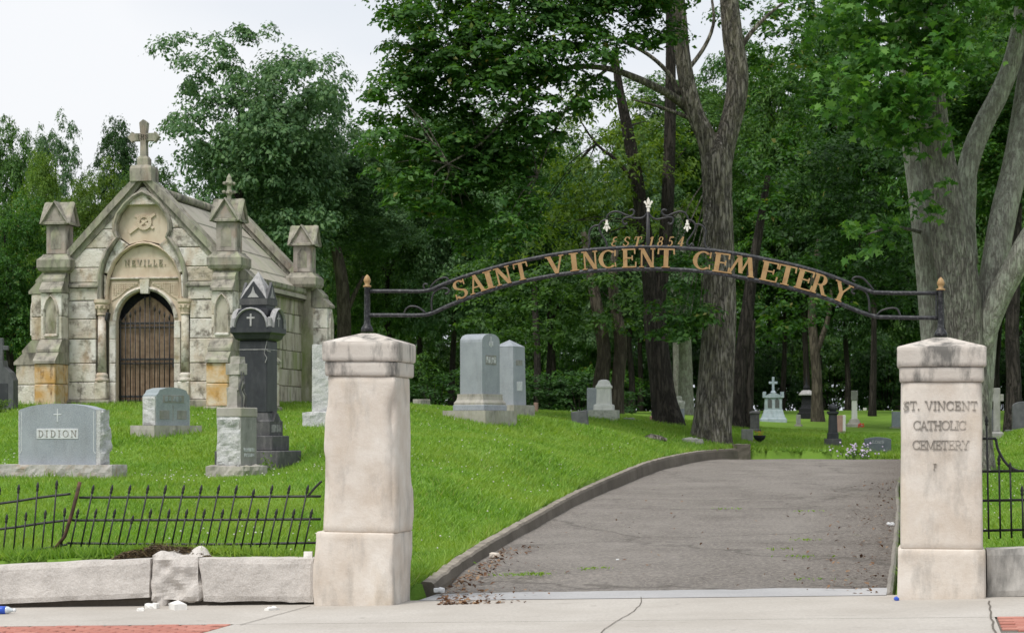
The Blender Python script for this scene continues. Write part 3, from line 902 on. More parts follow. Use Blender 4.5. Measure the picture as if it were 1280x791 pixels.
def make_glyphs(TK, TN):
  return {
 'A': (.80, [_par(.08, 0, .40, 1, TN * 1.2), _par(.70, 0, .40, 1, TK), _bar(.17, .60, .33, .07), _ser(.08, 0), _ser(.70, 0, .16)]),
 'C': (.80, [_arc(.44, .5, .44, .5, 48, 312, TK, TN), _par(.74, .64, .76, .97, .06), _par(.76, .06, .74, .30, .05)]),
 'D': (.82, [_par(.17, 0, .17, 1, TK), _bar(.02, .36, .97, TN), _bar(.02, .36, .03, TN), _arc(.34, .5, .46, .5, -90, 90, TK, TN)]),
 'E': (.70, [_par(.17, 0, .17, 1, TK), _bar(.02, .64, .97, TN), _bar(.02, .66, .03, TN), _bar(.2, .50, .51, TN), _par(.62, .72, .62, 1, .06), _par(.65, 0, .67, .3, .06), _par(.50, .38, .50, .64, .05)]),
 'F': (.66, [_par(.17, 0, .17, 1, TK), _bar(.02, .64, .97, TN), _bar(.2, .50, .51, TN), _par(.62, .70, .62, 1, .06), _par(.50, .38, .50, .64, .05), _ser(.17, 0, .16)]),
 'H': (.86, [_par(.17, 0, .17, 1, TK), _par(.69, 0, .69, 1, TK), _bar(.2, .66, .51, TN), _ser(.17, 0, .16), _ser(.69, 0, .16), _ser(.17, 1, .16), _ser(.69, 1, .16)]),
 'I': (.36, [_par(.18, 0, .18, 1, TK), _ser(.18, 0, .17), _ser(.18, 1, .17)]),
 'L': (.68, [_par(.17, 0, .17, 1, TK), _bar(.02, .64, .03, TN), _par(.63, 0, .65, .32, .06), _ser(.17, 1, .16)]),
 'M': (1.0, [_par(.14, 0, .14, 1, TN * 1.2), _par(.16, 1, .50, .05, TK), _par(.50, .05, .82, 1, TN), _par(.84, 0, .84, 1, TK), _ser(.12, 0), _ser(.84, 0, .15), _ser(.10, 1, .1), _ser(.88, 1, .1)]),
 'm': (1.08, [_par(.06, 0, .40, 1, TN * 1.5), _par(.40, 1, .54, .12, TK * .9), _par(.54, .12, .80, 1, TN * 1.2), _par(.80, 1, 1.0, 0, TK * .95), _ser(.08, 0, .11), _ser(.98, 0, .13), _ser(.36, 1, .1)]),
 'N': (.88, [_par(.14, 0, .14, 1, TN * 1.2), _par(.16, 1, .72, 0, TK * 1.15), _par(.74, 0, .74, 1, TN * 1.2), _ser(.14, 0), _ser(.08, 1, .1), _ser(.74, 1)]),
 'O': (.92, [_arc(.46, .5, .46, .5, 0, 360, TK, TN, 24)]),
 'R': (.82, [_par(.17, 0, .17, 1, TK), _bar(.02, .42, .97, TN), _bar(.2, .42, .48, TN), _arc(.40, .725, .28, .275, -90, 90, TK, TN, 10), _par(.42, .5, .70, 0, TK), _ser(.17, 0, .15), _ser(.76, 0, .1)]),
 'S': (.66, [_arc(.33, .745, .29, .255, 25, 235, TK * .8, TN), _par(.16, .60, .50, .40, .19), _arc(.33, .26, .31, .26, -155, 62, TK * .8, TN), _par(.585, .70, .60, .98, .055), _par(.045, .02, .06, .30, .055)]),
 'T': (.74, [_par(.37, 0, .37, 1, TK), _bar(.02, .72, .97, TN), _par(.035, .70, .05, 1, .06), _par(.705, .70, .69, 1, .06), _ser(.37, 0, .17)]),
 'V': (.82, [_par(.12, 1, .44, 0, TK), _par(.72, 1, .46, 0, TN * 1.2), _ser(.10, 1, .14), _ser(.72, 1, .12)]),
 'Y': (.80, [_par(.10, 1, .40, .45, TK), _par(.70, 1, .42, .45, TN * 1.3), _par(.40, 0, .40, .50, TK), _ser(.40, 0, .16), _ser(.09, 1, .13), _ser(.70, 1, .12)]),
 'U': (.84, [_par(.17, .3, .17, 1, TK), _arc(.43, .32, .345, .33, 180, 360, TK, TN, 10), _par(.735, .3, .735, 1, TN * 1.2), _ser(.17, 1, .15), _ser(.735, 1, .12)]),
 'e': (.62, [_arc(.36, .73, .28, .25, 60, 255, .13, TN * 1.4), _arc(.34, .26, .32, .26, 100, 310, .15, TN * 1.4), _bar(.3, .5, .52, .08)]),
 '1': (.42, [_par(.24, 0, .24, 1, TK), _par(.06, .80, .24, .98, .12), _ser(.24, 0, .17)]),
 '8': (.64, [_arc(.32, .75, .26, .25, 0, 360, .12, TN, 16), _arc(.32, .27, .31, .27, 0, 360, .15, TN * 1.1, 16)]),
 '5': (.62, [_bar(.14, .58, .94, .11), _par(.15, .5, .15, .96, .09), _arc(.28, .31, .32, .31, -140, 120, .15, .085)]),
 '4': (.68, [_par(.46, 0, .46, 1, TK), _par(.08, .28, .44, .98, .09), _bar(.03, .66, .28, .09), _ser(.46, 0, .15)]),
 '.': (.2, [_par(.1, 0, .1, .14, .14)]),
 ' ': (.42, []),
}
GL = make_glyphs(.19, .07)
GLT = make_glyphs(.085, .04)
def glyph(ch, h, depth, slant=0.0, wscale=1.0, G=None):
    """one letter: x right, z up, front face towards -y; strokes sit at slightly different depths"""
    mb = MB()
    w, strokes = (G or GL)[ch]
    for i, st in enumerate(strokes):
        off = .0006 * i
        for poly in st:
            pts = [((x - w / 2) * h * wscale + slant * y * h, y * h) for x, y in poly]
            mb.prism(pts, -depth / 2 - off, depth / 2 + off * .5)
    return mb, w * h * wscale
def text_line(parent, text, h, x0, x1, z, y, mat, depth=.004, name='letter', faint=(), faint_mat=None):
    ws = [GL[c][0] * h for c in text]
    gap = (x1 - x0 - sum(ws)) / max(1, len(text) - 1)
    x = x0
    for i, c in enumerate(text):
        if c != ' ':
            mb, w = glyph(c, h, depth, G=GLT)
            mb.build(name, faint_mat if (i in faint and faint_mat) else mat, parent, loc=(x + ws[i] / 2, y, z))
        x += ws[i] + gap

# ---------------------------------------------------------------- gate pillars
def eroded(mb, amp, seed, zfix=True, fr=2.2, bite=0.0, c=None):
    out = []
    for x, y, z in mb.v:
        p = Vector((x, y, z))
        q = p * fr + Vector((seed, seed * 2, seed * 3))
        d = amp * (mnoise.noise(q) + .5 * mnoise.noise(q * 2.7))
        r = Vector((x, y, 0)); r = r.normalized() if r.length > 1e-6 else r
        corner = min(abs(x), abs(y)) / (max(abs(x), abs(y)) + 1e-6)
        if bite: d -= bite * max(0, corner - .75) * 4 * max(0, mnoise.noise(Vector((seed + x * 2, y * 2, z * 2.6))) + .25)
        out.append((x + r.x * d, y + r.y * d, z))
    mb.v = out
    return mb
def dice(w0, w1, z0, z1, n=.055, c=.02):
    """square shaft with rounded corners as a fine lattice, so that it can be worn"""
    mb = MB()
    k = 12
    nz = max(2, int((z1 - z0) / n))
    ring = []
    def contour(w):
        hw = w / 2
        pts = []
        for (sx, sy), a in (((1, -1), -90), ((1, 1), 0), ((-1, 1), 90), ((-1, -1), 180)):
            for j in range(4):
                th = R(a + 30 * j)
                pts.append((sx * (hw - c) + c * math.cos(th), sy * (hw - c) + c * math.sin(th)))
            nxt = {(1, -1): (1, 1), (1, 1): (-1, 1), (-1, 1): (-1, -1), (-1, -1): (1, -1)}[(sx, sy)]
            p = pts[-1]
            e = (nxt[0] * (hw - c) + c * math.cos(R(a + 90)), nxt[1] * (hw - c) + c * math.sin(R(a + 90)))
            for j in range(1, k):
                pts.append((p[0] + (e[0] - p[0]) * j / k, p[1] + (e[1] - p[1]) * j / k))
        return pts
    m = None
    ws = [(w0 - .02, z0), (w0, z0 + .012)] + [(w0 + (w1 - w0) * i / nz, z0 + (z1 - z0) * i / nz) for i in range(1, nz)] + [(w1, z1 - .012), (w1 - .02, z1)]
    base = 0
    for w, z in ws:
        pts = contour(w); m = len(pts)
        mb.v += [(x, y, z) for x, y in pts]
    for i in range(len(ws) - 1):
        for j in range(m):
            j2 = (j + 1) % m
            mb.f.append((i * m + j, i * m + j2, (i + 1) * m + j2, (i + 1) * m + j))
    mb.f.append(tuple(range(m))[::-1])
    mb.f.append(tuple((len(ws) - 1) * m + j for j in range(m)))
    return mb
def pillar(u, hb, hs, hband, hcap, hap, wb, ws0, ws1, wband, wcap, label, seed, bite, boff=0.0):
    t = empty('gate_pillar', gp(u, 0, zs(u)), GA, label, 'pillar', 'stone gate pillars')
    eroded(dice(wb, wb * .985, -.05, hb, c=.02), .008, seed, bite=bite * .5).build('base', M['limestone'], t, smooth=True, loc=(boff, 0, 0))
    sh = eroded(dice(ws0, ws1, hb, hs, c=.02), .008, seed + 5, bite=bite).build('shaft', M['limestone'], t, smooth=True)
    eroded(dice(wband, wband, hs, hband, n=.04, c=.012), .004, seed + 7, bite=.02).build('necking_band', M['limecap'], t, smooth=True)
    cp = eroded(dice(wcap, wcap, hband, hcap, n=.04, c=.014), .005, seed + 9, bite=.03)
    cp.build('cap', M['limecap'], t, smooth=True)
    MB().add([(-wcap / 2 + .008, -wcap / 2 + .008, hcap - .002), (wcap / 2 - .008, -wcap / 2 + .008, hcap - .002), (wcap / 2 - .008, wcap / 2 - .008, hcap - .002), (-wcap / 2 + .008, wcap / 2 - .008, hcap - .002),
              (-.06, -.06, hap), (.06, -.06, hap), (.06, .06, hap), (-.06, .06, hap)],
             [(0, 1, 5, 4), (1, 2, 6, 5), (2, 3, 7, 6), (3, 0, 4, 7), (4, 5, 6, 7)]).build('cap_top', M['limecap'], t)
    return t, sh
pl, shl = pillar(0, .61, 1.92, 2.045, 2.21, 2.29, .70, .655, .60, .63, .66, 'weathered stone gate pillar with chipped edges, without lettering', 1.3, .10, -.035)
pr, shr = pillar(UR, .395, 1.726, 1.847, 2.01, 2.09, .695, .645, .635, .665, .70, 'stone gate pillar with the cemetery name cut into its face', 8.1, .03)
pl.rotation_euler.y = R(.6)
MB().lathe([(.012, 0), (.012, .004)], 10).xform(Matrix.Rotation(R(90), 4, 'Y')).build('bolt_hole', M['cut'], pl, loc=(.306, -.02, 1.34))
def zpr(py): return (747 - py) / 157.0
def xpr(px): return (px - 1173.5) / 156.0
yf = -.3225
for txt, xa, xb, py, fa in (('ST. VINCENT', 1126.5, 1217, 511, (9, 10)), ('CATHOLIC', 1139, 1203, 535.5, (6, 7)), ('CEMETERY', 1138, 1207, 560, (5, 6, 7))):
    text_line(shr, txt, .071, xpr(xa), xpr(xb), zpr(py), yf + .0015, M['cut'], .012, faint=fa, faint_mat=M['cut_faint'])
text_line(shr, 'F', .045, xpr(1163), xpr(1168), zpr(585), yf - .001, M['cut_faint'], .014)

# ---------------------------------------------------------------- iron arch with the cemetery's name
arch = empty('arch_sign', gp(0, 0, 2.29), GA, 'black iron arch with gold lettering spanning the two gate pillars', 'arch sign')
def AU(px, py):
    """pixel -> arch local (x, z)"""
    u, z = gate(px, py)
    return u, z - 2.29
def apath(pts, r, name, mat=None, seg=8, smoothn=0, y=0.0):
    q = [AU(*p) for p in pts]
    if smoothn: q = smooth_line(q, smoothn)
    return MB().tube([(x, y, z) for x, z in q], r, seg).build(name, mat or M['iron_worn'], arch, smooth=True)
TOP = [(462, 364), (500, 364), (533, 363.5), (555, 355), (586, 344), (630, 331.5), (680, 320.6), (727, 313.5), (774, 310), (810, 308.8), (847, 309.8), (884, 312.6), (919, 317), (956, 324), (1000, 333.5), (1037, 344.5), (1066, 356), (1086, 363.5), (1104, 366), (1172, 366.5)]
BOT = [(462, 394), (500, 394), (524, 394), (540, 391.5), (567, 379.5), (617, 361.5), (664, 349.5), (711, 341.5), (758, 337.5), (800, 336.3), (847, 337), (884, 340), (925, 346.5), (969, 355.5), (1012, 366.5), (1044, 377), (1073, 389), (1094, 395.5), (1110, 396.5), (1172, 397.5)]
apath(TOP, .017, 'top_rail', smoothn=4)
apath(BOT, .017, 'bottom_rail', smoothn=4)
for px, pt, pb in ((459, 359, 413), (1176, 363, 419)):
    x, z0 = AU(px, pb); _, z1 = AU(px, pt)
    po = MB().lathe([(.055, z0 - .01), (.05, z0 + .02), (.03, z0 + .05), (.027, z0 + .07), (.026, z1 - .01), (.032, z1)], 14, cx=x).build('post', M['iron_worn'], arch, smooth=True)
    MB().lathe([(.034, z1), (.036, z1 + .012), (.018, z1 + .022), (.028, z1 + .045), (.032, z1 + .06), (.02, z1 + .09), (.003, z1 + .108)], 14, cx=x).build('finial', M['gold'], arch, smooth=True)
# a plate of the gate hinge side on the right post
xa, za = AU(1172, 366); xb, zb = AU(1172, 398)
MB().box(xa - .018, xa - .004, -.012, .012, zb, za, .003).build('post_strap', M['iron_worn'], arch)
# end scrolls
def zp(reg, s, pts): return [(reg[0] + x / s, reg[1] + y / s) for x, y in pts]
Za = lambda pts: zp((430, 230), 3.2, pts)
Zb = lambda pts: zp((800, 230), 3.2, pts)
Zc = lambda pts: zp((730, 235), 7.19, pts)
for pts in (Za([(352, 512), (350, 470), (360, 435), (385, 418), (412, 418), (420, 432), (405, 440)]),
            Za([(345, 415), (360, 395), (385, 378), (408, 375), (418, 386), (408, 393)]),
            Za([(330, 430), (318, 412), (322, 400), (334, 402)]),
            Za([(240, 522), (248, 500), (268, 489), (298, 494), (325, 515)]),
            Zb([(918, 515), (916, 470), (905, 435), (880, 418), (855, 420), (848, 434), (860, 440)]),
            Zb([(935, 425), (915, 400), (890, 376), (862, 372), (850, 382), (860, 390)]),
            Zb([(945, 528), (965, 507), (1000, 497), (1028, 500), (1042, 530)])):
    apath(pts, .0088, 'scroll', M['iron'], 6, 4)
# crest over the middle
for pts in (Zc([(40, 545), (50, 490), (45, 430), (60, 370), (95, 342), (135, 335)]),
            Zc([(205, 530), (200, 490), (165, 430), (138, 370), (140, 330), (165, 298), (200, 285)]),
            Zc([(203, 285), (215, 245), (250, 218), (300, 213), (350, 232), (410, 255), (445, 240), (450, 210), (430, 195), (410, 207)]),
            Zc([(572, 205), (555, 245), (520, 270), (460, 272), (395, 264), (355, 280), (348, 310), (370, 328), (390, 315)]),
            Zc([(576, 205), (600, 255), (650, 282), (720, 270), (780, 262), (802, 285), (795, 318), (770, 325), (757, 310)]),
            Zc([(937, 285), (925, 250), (900, 220), (855, 212), (800, 230), (750, 252), (712, 240), (700, 212), (720, 195), (742, 205)]),
            Zc([(985, 525), (970, 500), (945, 528), (925, 505), (935, 470), (970, 420), (998, 370), (1000, 330), (975, 298), (937, 285)]),
            Zc([(1000, 328), (1040, 328), (1075, 352), (1095, 395), (1085, 450), (1085, 500), (1105, 545), (1135, 535)])):
    apath(pts, .0088, 'scroll', M['iron'], 6, 4)
apath([(810, 340), (810, 300), (810, 258)], .014, 'centre_rod', M['iron'])
def fleur(cx, cz, s, up=1):
    mb = MB()
    def q(pts, d): mb.prism([(cx + x * s, cz + up * y * s) for x, y in pts], -d, d)
    q([(0, 1.0), (.16, .66), (.13, .36), (0, .18), (-.13, .36), (-.16, .66)], .014)
    for g in (-1, 1):
        q([(g * .05, .2), (g * .2, .42), (g * .3, .62), (g * .44, .6), (g * .48, .44), (g * .36, .36), (g * .22, .12)], .012)
    q([(-.2, .1), (.2, .1), (.26, 0), (.2, -.1), (-.2, -.1), (-.26, 0)], .018)
    q([(-.12, -.1), (.12, -.1), (.14, -.55), (-.14, -.55)], .015)
    return mb
x, z = AU(810.5, 258.5); fleur(x, z, .078).build('fleur_de_lis', M['white_paint'], arch)
x, z = AU(758.5, 280.5); fleur(x, z, .064, -1).build('fleur_de_lis', M['white_paint'], arch)
x, z = AU(859.2, 280.5); fleur(x, z, .064, -1).build('fleur_de_lis', M['white_paint'], arch)
# letters, each standing square on the curve
tq = smooth_line([AU(*p) for p in TOP], 8); bq = smooth_line([AU(*p) for p in BOT], 8)
def on(line, x):
    for (xa, za), (xb, zb) in zip(line, line[1:]):
        if xa <= x <= xb: return za + (zb - za) * (x - xa) / (xb - xa + 1e-9), (zb - za) / (xb - xa + 1e-9)
    return line[-1][1], 0
LET = [('S', 435, 497, 0), ('A', 497, 562, 0), ('I', 556, 606, 0), ('N', 603, 672, 0), ('T', 678, 742, 0), ('V', 810, 884, 0), ('I', 900, 942, 0), ('N', 952, 1018, 0), ('C', 1018, 1092, 0), ('E', 1110, 1172, 0), ('N', 1180, 1248, 0), ('T', 1252, 1326, 0),
       ('C', 210, 288, 1), ('E', 290, 366, 1), ('m', 352, 464, 1), ('E', 478, 560, 1), ('T', 545, 628, 1), ('E', 618, 702, 1), ('R', 685, 760, 1), ('Y', 765, 848, 1)]
for ch, za_, zb_, sd_ in LET:
    o0, s_ = ((430, 3.2) if sd_ == 0 else (800, 3.2))
    pa, pb = o0 + za_ / s_, o0 + zb_ / s_
    pc = (pa + pb) / 2
    x = AU(pc, 330)[0]
    zt, st_ = on(tq, x); zb2, sb_ = on(bq, x)
    ang = math.atan((st_ + sb_) / 2)
    H = (zt - zb2) * math.cos(ang) * .86
    wid = (AU(pb, 330)[0] - AU(pa, 330)[0]) * .97
    wsc = wid / ((GL[ch][0] + abs(math.tan(ang)) * .2) * H)
    wsc = max(.75, min(1.5, wsc))
    mb, w = glyph(ch, H, .014, wscale=wsc)
    mb.xform(Matrix.Translation((x, 0, (zt + zb2) / 2)) @ Matrix.Rotation(-ang, 4, 'Y') @ Matrix.Translation((0, 0, -H / 2)))
    mb.build('letter', M['gold'], arch, loc=(0, -.012, 0))
for ch, xa, xb in (('e', 240, 312), ('S', 348, 420), ('T', 440, 526), ('.', 532, 550), ('1', 578, 634), ('8', 655, 722), ('5', 748, 812), ('4', 836, 910)):
    pa, pb = 730 + xa / 7.19, 730 + xb / 7.19
    x, zt = AU((pa + pb) / 2, 296); x, zb2 = AU((pa + pb) / 2, 308)
    H = (zt - zb2) * 1.0
    if ch == '.': wsc = 1.2
    else: wsc = max(.7, min(1.5, (AU(pb, 300)[0] - AU(pa, 300)[0]) / ((GL[ch][0] + .22) * H)))
    mb, w = glyph(ch, H, .012, slant=.24, wscale=wsc)
    mb.build('numeral' if ch in '1854' else 'letter', M['gold'], arch, loc=(x - .12 * H, -.006, zb2))

# ---------------------------------------------------------------- retaining walls
def wpt(px, py, v=-.18): return gate(px, py, v)
wl = empty('retaining_wall', gp(-.4, 0, zs(-.4)), GA, 'low retaining wall of long pale stones, cracked apart, left of the gate', 'wall')
def L2(px, py, v=-.18):
    u, z = wpt(px, py, v); return u + .4, z - zs(-.4)
def stone_slab(name, corners, parent, mat, seed, y0=-.18, y1=.16, amp=.006, nx=40, nz=8):
    """a long wall stone from its four front corners (bl, br, tr, tl)"""
    mb = MB()
    (ax, az), (bx, bz), (cx_, cz_), (dx, dz) = corners
    for face, y in ((0, y0), (1, y1)):
        for j in range(nz + 1):
            for i in range(nx + 1):
                s_, t_ = i / nx, j / nz
                x = (ax * (1 - s_) + bx * s_) * (1 - t_) + (dx * (1 - s_) + cx_ * s_) * t_
                z = (az * (1 - s_) + bz * s_) * (1 - t_) + (dz * (1 - s_) + cz_ * s_) * t_
                e = mnoise.noise(Vector((x * 3 + seed, z * 3, seed))) + .5 * mnoise.noise(Vector((x * 11 + seed, z * 11, seed)))
                edge = (i in (0, nx)) or (j in (0, nz))
                ex = amp * e * (1.5 if edge else 1)
                mb.v.append((x + (ex if i in (0, nx) else 0), y + (ex if face == 0 else -ex) + (.012 if face == 0 and edge else 0), z + (ex * .6 if edge else 0)))
    n1 = (nx + 1) * (nz + 1)
    g = lambda f, i, j: f * n1 + j * (nx + 1) + i
    for j in range(nz):
        for i in range(nx):
            mb.f.append((g(0, i, j), g(0, i + 1, j), g(0, i + 1, j + 1), g(0, i, j + 1)))
            mb.f.append((g(1, i, j), g(1, i, j + 1), g(1, i + 1, j + 1), g(1, i + 1, j)))
    for i in range(nx):
        mb.f.append((g(0, i, nz), g(0, i + 1, nz), g(1, i + 1, nz), g(1, i, nz)))
        mb.f.append((g(0, i + 1, 0), g(0, i, 0), g(1, i, 0), g(1, i + 1, 0)))
    for j in range(nz):
        mb.f.append((g(0, 0, j + 1), g(1, 0, j + 1), g(1, 0, j), g(0, 0, j)))
        mb.f.append((g(0, nx, j), g(1, nx, j), g(1, nx, j + 1), g(0, nx, j + 1)))
    return mb.build(name, mat, parent)
stone_slab('wall_stone', [L2(-230, 764), L2(185.5, 746.5), L2(187, 698), L2(-230, 717)], wl, M['wallstone'], 2)
stone_slab('wall_stone', [L2(254, 751), L2(391.5, 752), L2(391.5, 698), L2(246, 698)], wl, M['wallstone'], 6, amp=.010)
q = [L2(190, 749), L2(246, 749), L2(251, 694), L2(190, 699)]
mb = MB().rough(q[0][0], q[1][0], -.15, .15, q[0][1], q[2][1] - .012, n=.028, amp=.06, seed=7, fr=4.5)
tag(mb.build('wall_stone', M['wallstone'], wl), label='short wall stone with a broken, rugged face')
# dark set-back strip added under the lifted stones to make the shadowed gap
a, b_ = L2(-230, 770), L2(391, 755)
stone_slab('footing', [(a[0], zs(a[0] - .4) - .12 - zs(-.4)), (b_[0], zs(b_[0] - .4) - .12 - zs(-.4)), (b_[0], zs(b_[0] - .4) + .07 - zs(-.4)), (a[0], zs(a[0] - .4) + .07 - zs(-.4))], wl, M['kerb'], 9, y0=-.06, y1=.10)
wr = empty('retaining_wall', gp(UR + .4, 0, zs(UR + .4)), GA, 'low grey retaining wall with a blackened foot, right of the gate', 'wall')
def R2(px, py, v=-.2):
    u, z = wpt(px, py, v); return u - UR - .4, z - zs(UR + .4)
stone_slab('wall_stone', [R2(1233.5, 746, -.2), R2(1480, 740, -.2), R2(1480, 679, -.2), R2(1233, 687, -.2)], wr, M['wallstone_dark'], 12, y0=-.2, y1=.16)

stone_slab('wall_stone', [R2(1482, 740, -.2), R2(1760, 734, -.2), R2(1760, 670, -.2), R2(1482, 679, -.2)], wr, M['wallstone_dark'], 14, y0=-.2, y1=.16)
stone_slab('wall_stone', [L2(-640, 776), L2(-233, 764), L2(-233, 717), L2(-640, 733)], wl, M['wallstone'], 3)
# rubble and litter on the pavement
def chunk(px, py, sx, sy, sz, mat, label, seed, name='stone_chunk', cat='rubble', group=None):
    u, v = guv(px, py)
    o = MB().rough(-sx / 2, sx / 2, -sy / 2, sy / 2, -.012, sz, n=max(sx, sy) / 5, amp=sx * .16, seed=seed, fr=9 / max(sx, .05) * .25).build(name, mat, loc=gp(u, v, zs(u)), rz=seed)
    return tag(o, label, cat, group)
chunk(206, 756, .17, .10, .10, M['wallstone'], 'largest broken stone lump under the cracked wall stone', 1)
chunk(222, 761, .20, .10, .045, M['white_marble'], 'flat white chip of broken stone before the cracked wall', 2)
chunk(190, 760, .10, .07, .04, M['white_marble'], 'small pale chip leftmost of the rubble at the wall foot', 3)
chunk(340, 762, .12, .05, .015, M['white_marble'], 'thin white flake on the pavement before the right wall stone', 4)
chunk(176, 763, .06, .05, .022, M['white_marble'], 'tiny white crumb left of the broken wall stone', 5)
o = MB().rough(-.035, .035, -.03, .03, -.004, .05, n=.02, amp=.008, seed=5).build('stone_chunk', M['white_marble'], loc=gp(gate(386, 697)[0], -.02, gate(386, 697, -.02)[1] + .004))
tag(o, 'small white stone left lying on the wall beside the pillar', 'rubble')
M['plastic'] = plain('clear_plastic', (.62, .68, .72), .15, .6)
M['blue_label'] = plain('blue_print', (.03, .10, .55), .4, .4)
M['paper'] = plain('white_litter', (.78, .79, .80), .8, .2)
u, v = guv(2, 767)
bt = empty('plastic_bottle', gp(u, v, zs(u) + .034), GA + R(4), 'crushed clear plastic bottle with blue label on the pavement edge', 'bottle')
Mx = Matrix.Rotation(R(90), 4, 'Y')
MB().lathe([(.026, -.09), (.032, -.08), (.031, -.02), (.033, .03), (.030, .06), (.014, .09), (.013, .105)], 12).xform(Mx).build('body', M['plastic'], bt, smooth=True)
MB().lathe([(.0335, -.03), (.0342, .0), (.0338, .04)], 12).xform(Mx).build('paper_label', M['blue_label'], bt, smooth=True)
MB().lathe([(.016, .104), (.016, .122)], 10).xform(Mx).build('screw_cap', M['paper'], bt, smooth=True)

# ---------------------------------------------------------------- iron fences
def fence(name, label, v, rails, talls, shorts, post=None, lean=0.0, cat='fence'):
    u0, z0 = gate(rails[-1][0][0], rails[-1][0][1], v)
    org = gp(u0, v, 0)
    t = empty(name, (org.x, org.y, gz(org.x, org.y) - .02), GA, label, cat, 'broken iron fence panels')
    zb = t.location.z
    def q(px, py, dy=0.0):
        u, z = gate(px, py, v); return (u - u0, dy, z - zb)
    for r in rails:
        pts = [q(*p) for p in r]
        if len(pts) > 2: pts = [tuple(p) for p in smooth_line(pts, 4)]
        MB().tube(pts, .0115, 6).build('rail', M['iron'], t, smooth=True)
    for (tx, ty, bx, by), big in [(p, 1) for p in talls] + [(p, 0) for p in shorts]:
        a, b = Vector(q(bx, by, -.011)), Vector(q(tx, ty, -.011))
        d = (b - a).normalized(); Ln = (b - a).length
        pk = MB().tube([a, b - d * .05], .0082, 6).build('picket', M['iron'], t, smooth=True)
        hd = MB().tube([b - d * .085, b - d * .075, b - d * .06, b - d * .045, b - d * .012, b], [.009, .0155, .010, .0165, .008, .001], 6)
        hd.build('spear_head', M['iron'], pk, smooth=True)
    if post:
        pts = [q(*p, dy=-.03) for p in post]
        MB().tube(pts, .018, 6).build('corner_post', M['rust'], t, smooth=True)
    return t
f0 = lambda xs_: xs_
talls = []
tips = [118, 141.5, 164, 186.5, 208.5, 231, 253, 275, 297, 318.6, 341.5, 363, 386]
for i, x in enumerate(tips):
    talls.append((x, 605 if x != 318.6 else 610, x - 17.5, 688.5))
shorts = []
for i, x in enumerate([99, 121.5, 145, 167.5] + [190, 213, 235, 257, 280, 302, 324, 347, 369, 391]):
    shorts.append((x, 635 if i not in (3,) else 643, x - 11.5, 688.5))
fence('iron_fence', 'leaning black iron fence panel with spear tips, beside the left gate pillar', .42,
      [[(99, 621.5), (250, 621), (401, 620)], [(91, 650), (250, 649.5), (401, 648.5)], [(84, 678.5), (250, 680), (395, 678)], [(385, 620), (393, 610), (402, 601)]],
      talls, shorts, post=[(101.5, 602), (92, 640), (82.5, 670), (69, 687)])
fence('iron_fence', 'sagging black iron fence panel at the left edge, broken off at a bent post', .50,
      [[(-330, 664), (-120, 644), (0, 629), (50, 621.5), (88, 617)], [(-330, 691), (-120, 673), (0, 661), (50, 654), (92, 649)], [(-330, 720), (-120, 702), (0, 691.5), (50, 686), (84, 680)]],
      [(0.5 + 23.8 * k, 607 - 2.6 * k, -7 + 23.8 * k - 0.0, 703 - 3.2 * k) for k in range(-13, 4)],
      [(9.5 + 24.2 * k, 641.5 - 2.7 * k, 3.5 + 24.4 * k, 701 - 3.2 * k) for k in range(-13, 4)])
fence('iron_fence', 'tall black iron fence end with curved drop rail, right of the lettered pillar', .42,
      [[(1224, 548), (1245, 548)], [(1245, 548), (1247, 560), (1254, 574), (1262, 583), (1272, 588)], [(1224, 589), (1700, 583)], [(1224, 625.5), (1700, 617)], [(1224, 663), (1700, 652)]],
      [(1233, 519, 1236, 673), (1248.5, 568, 1250.5, 672.5), (1262.5, 577, 1264.5, 672), ] + [(1290 + 28 * k, 577 - .3 * k, 1292 + 28 * k, 671 - .5 * k) for k in range(15)],
      [(1277.5, 606, 1279, 672), ] + [(1304 + 28 * k, 606 - .3 * k, 1306 + 28 * k, 671 - .5 * k) for k in range(14)])
# ---------------------------------------------------------------- mausoleum
mp = P(178, 507, 40)
MZ = mp.z - .02
ms = empty('mausoleum', (mp.x, mp.y, MZ), R(-10), 'small gothic sandstone mausoleum with stone roof, corner pinnacles and gable cross', 'mausoleum')
DEP = 5.7
WX = 1.62
GFX, GFZ, GAP = 1.50, 2.62, 4.22        # gable foot and apex
rm = random.Random(11)
# core behind the facing stones
core = MB()
def gx(z): return GFX * (GAP - z) / (GAP - GFZ) if z > GFZ else WX
core.prism([(-WX + .06, 0), (-.60, 0), (-.60, 1.62)] + [(-.60 * math.cos(R(a)), 1.62 + .60 * math.sin(R(a))) for a in range(10, 180, 10)] + [(.60, 1.62), (.60, 0), (WX - .06, 0), (WX - .06, 2.45), (0, GAP - .16), (-WX + .06, 2.45)], .172, .42)
for s_ in (-1, 1):
    x0, x1 = sorted((s_ * (WX - .06), s_ * (WX - .36)))
    core.box(x0, x1, .421, DEP - .06, 0, 2.42)
core.prism([(-WX + .06, 0), (WX - .06, 0), (WX - .06, 2.45), (0, GAP - .2), (-WX + .06, 2.45)], DEP - .35, DEP - .05)
wall = core.build('wall', M['maus_core'], ms)

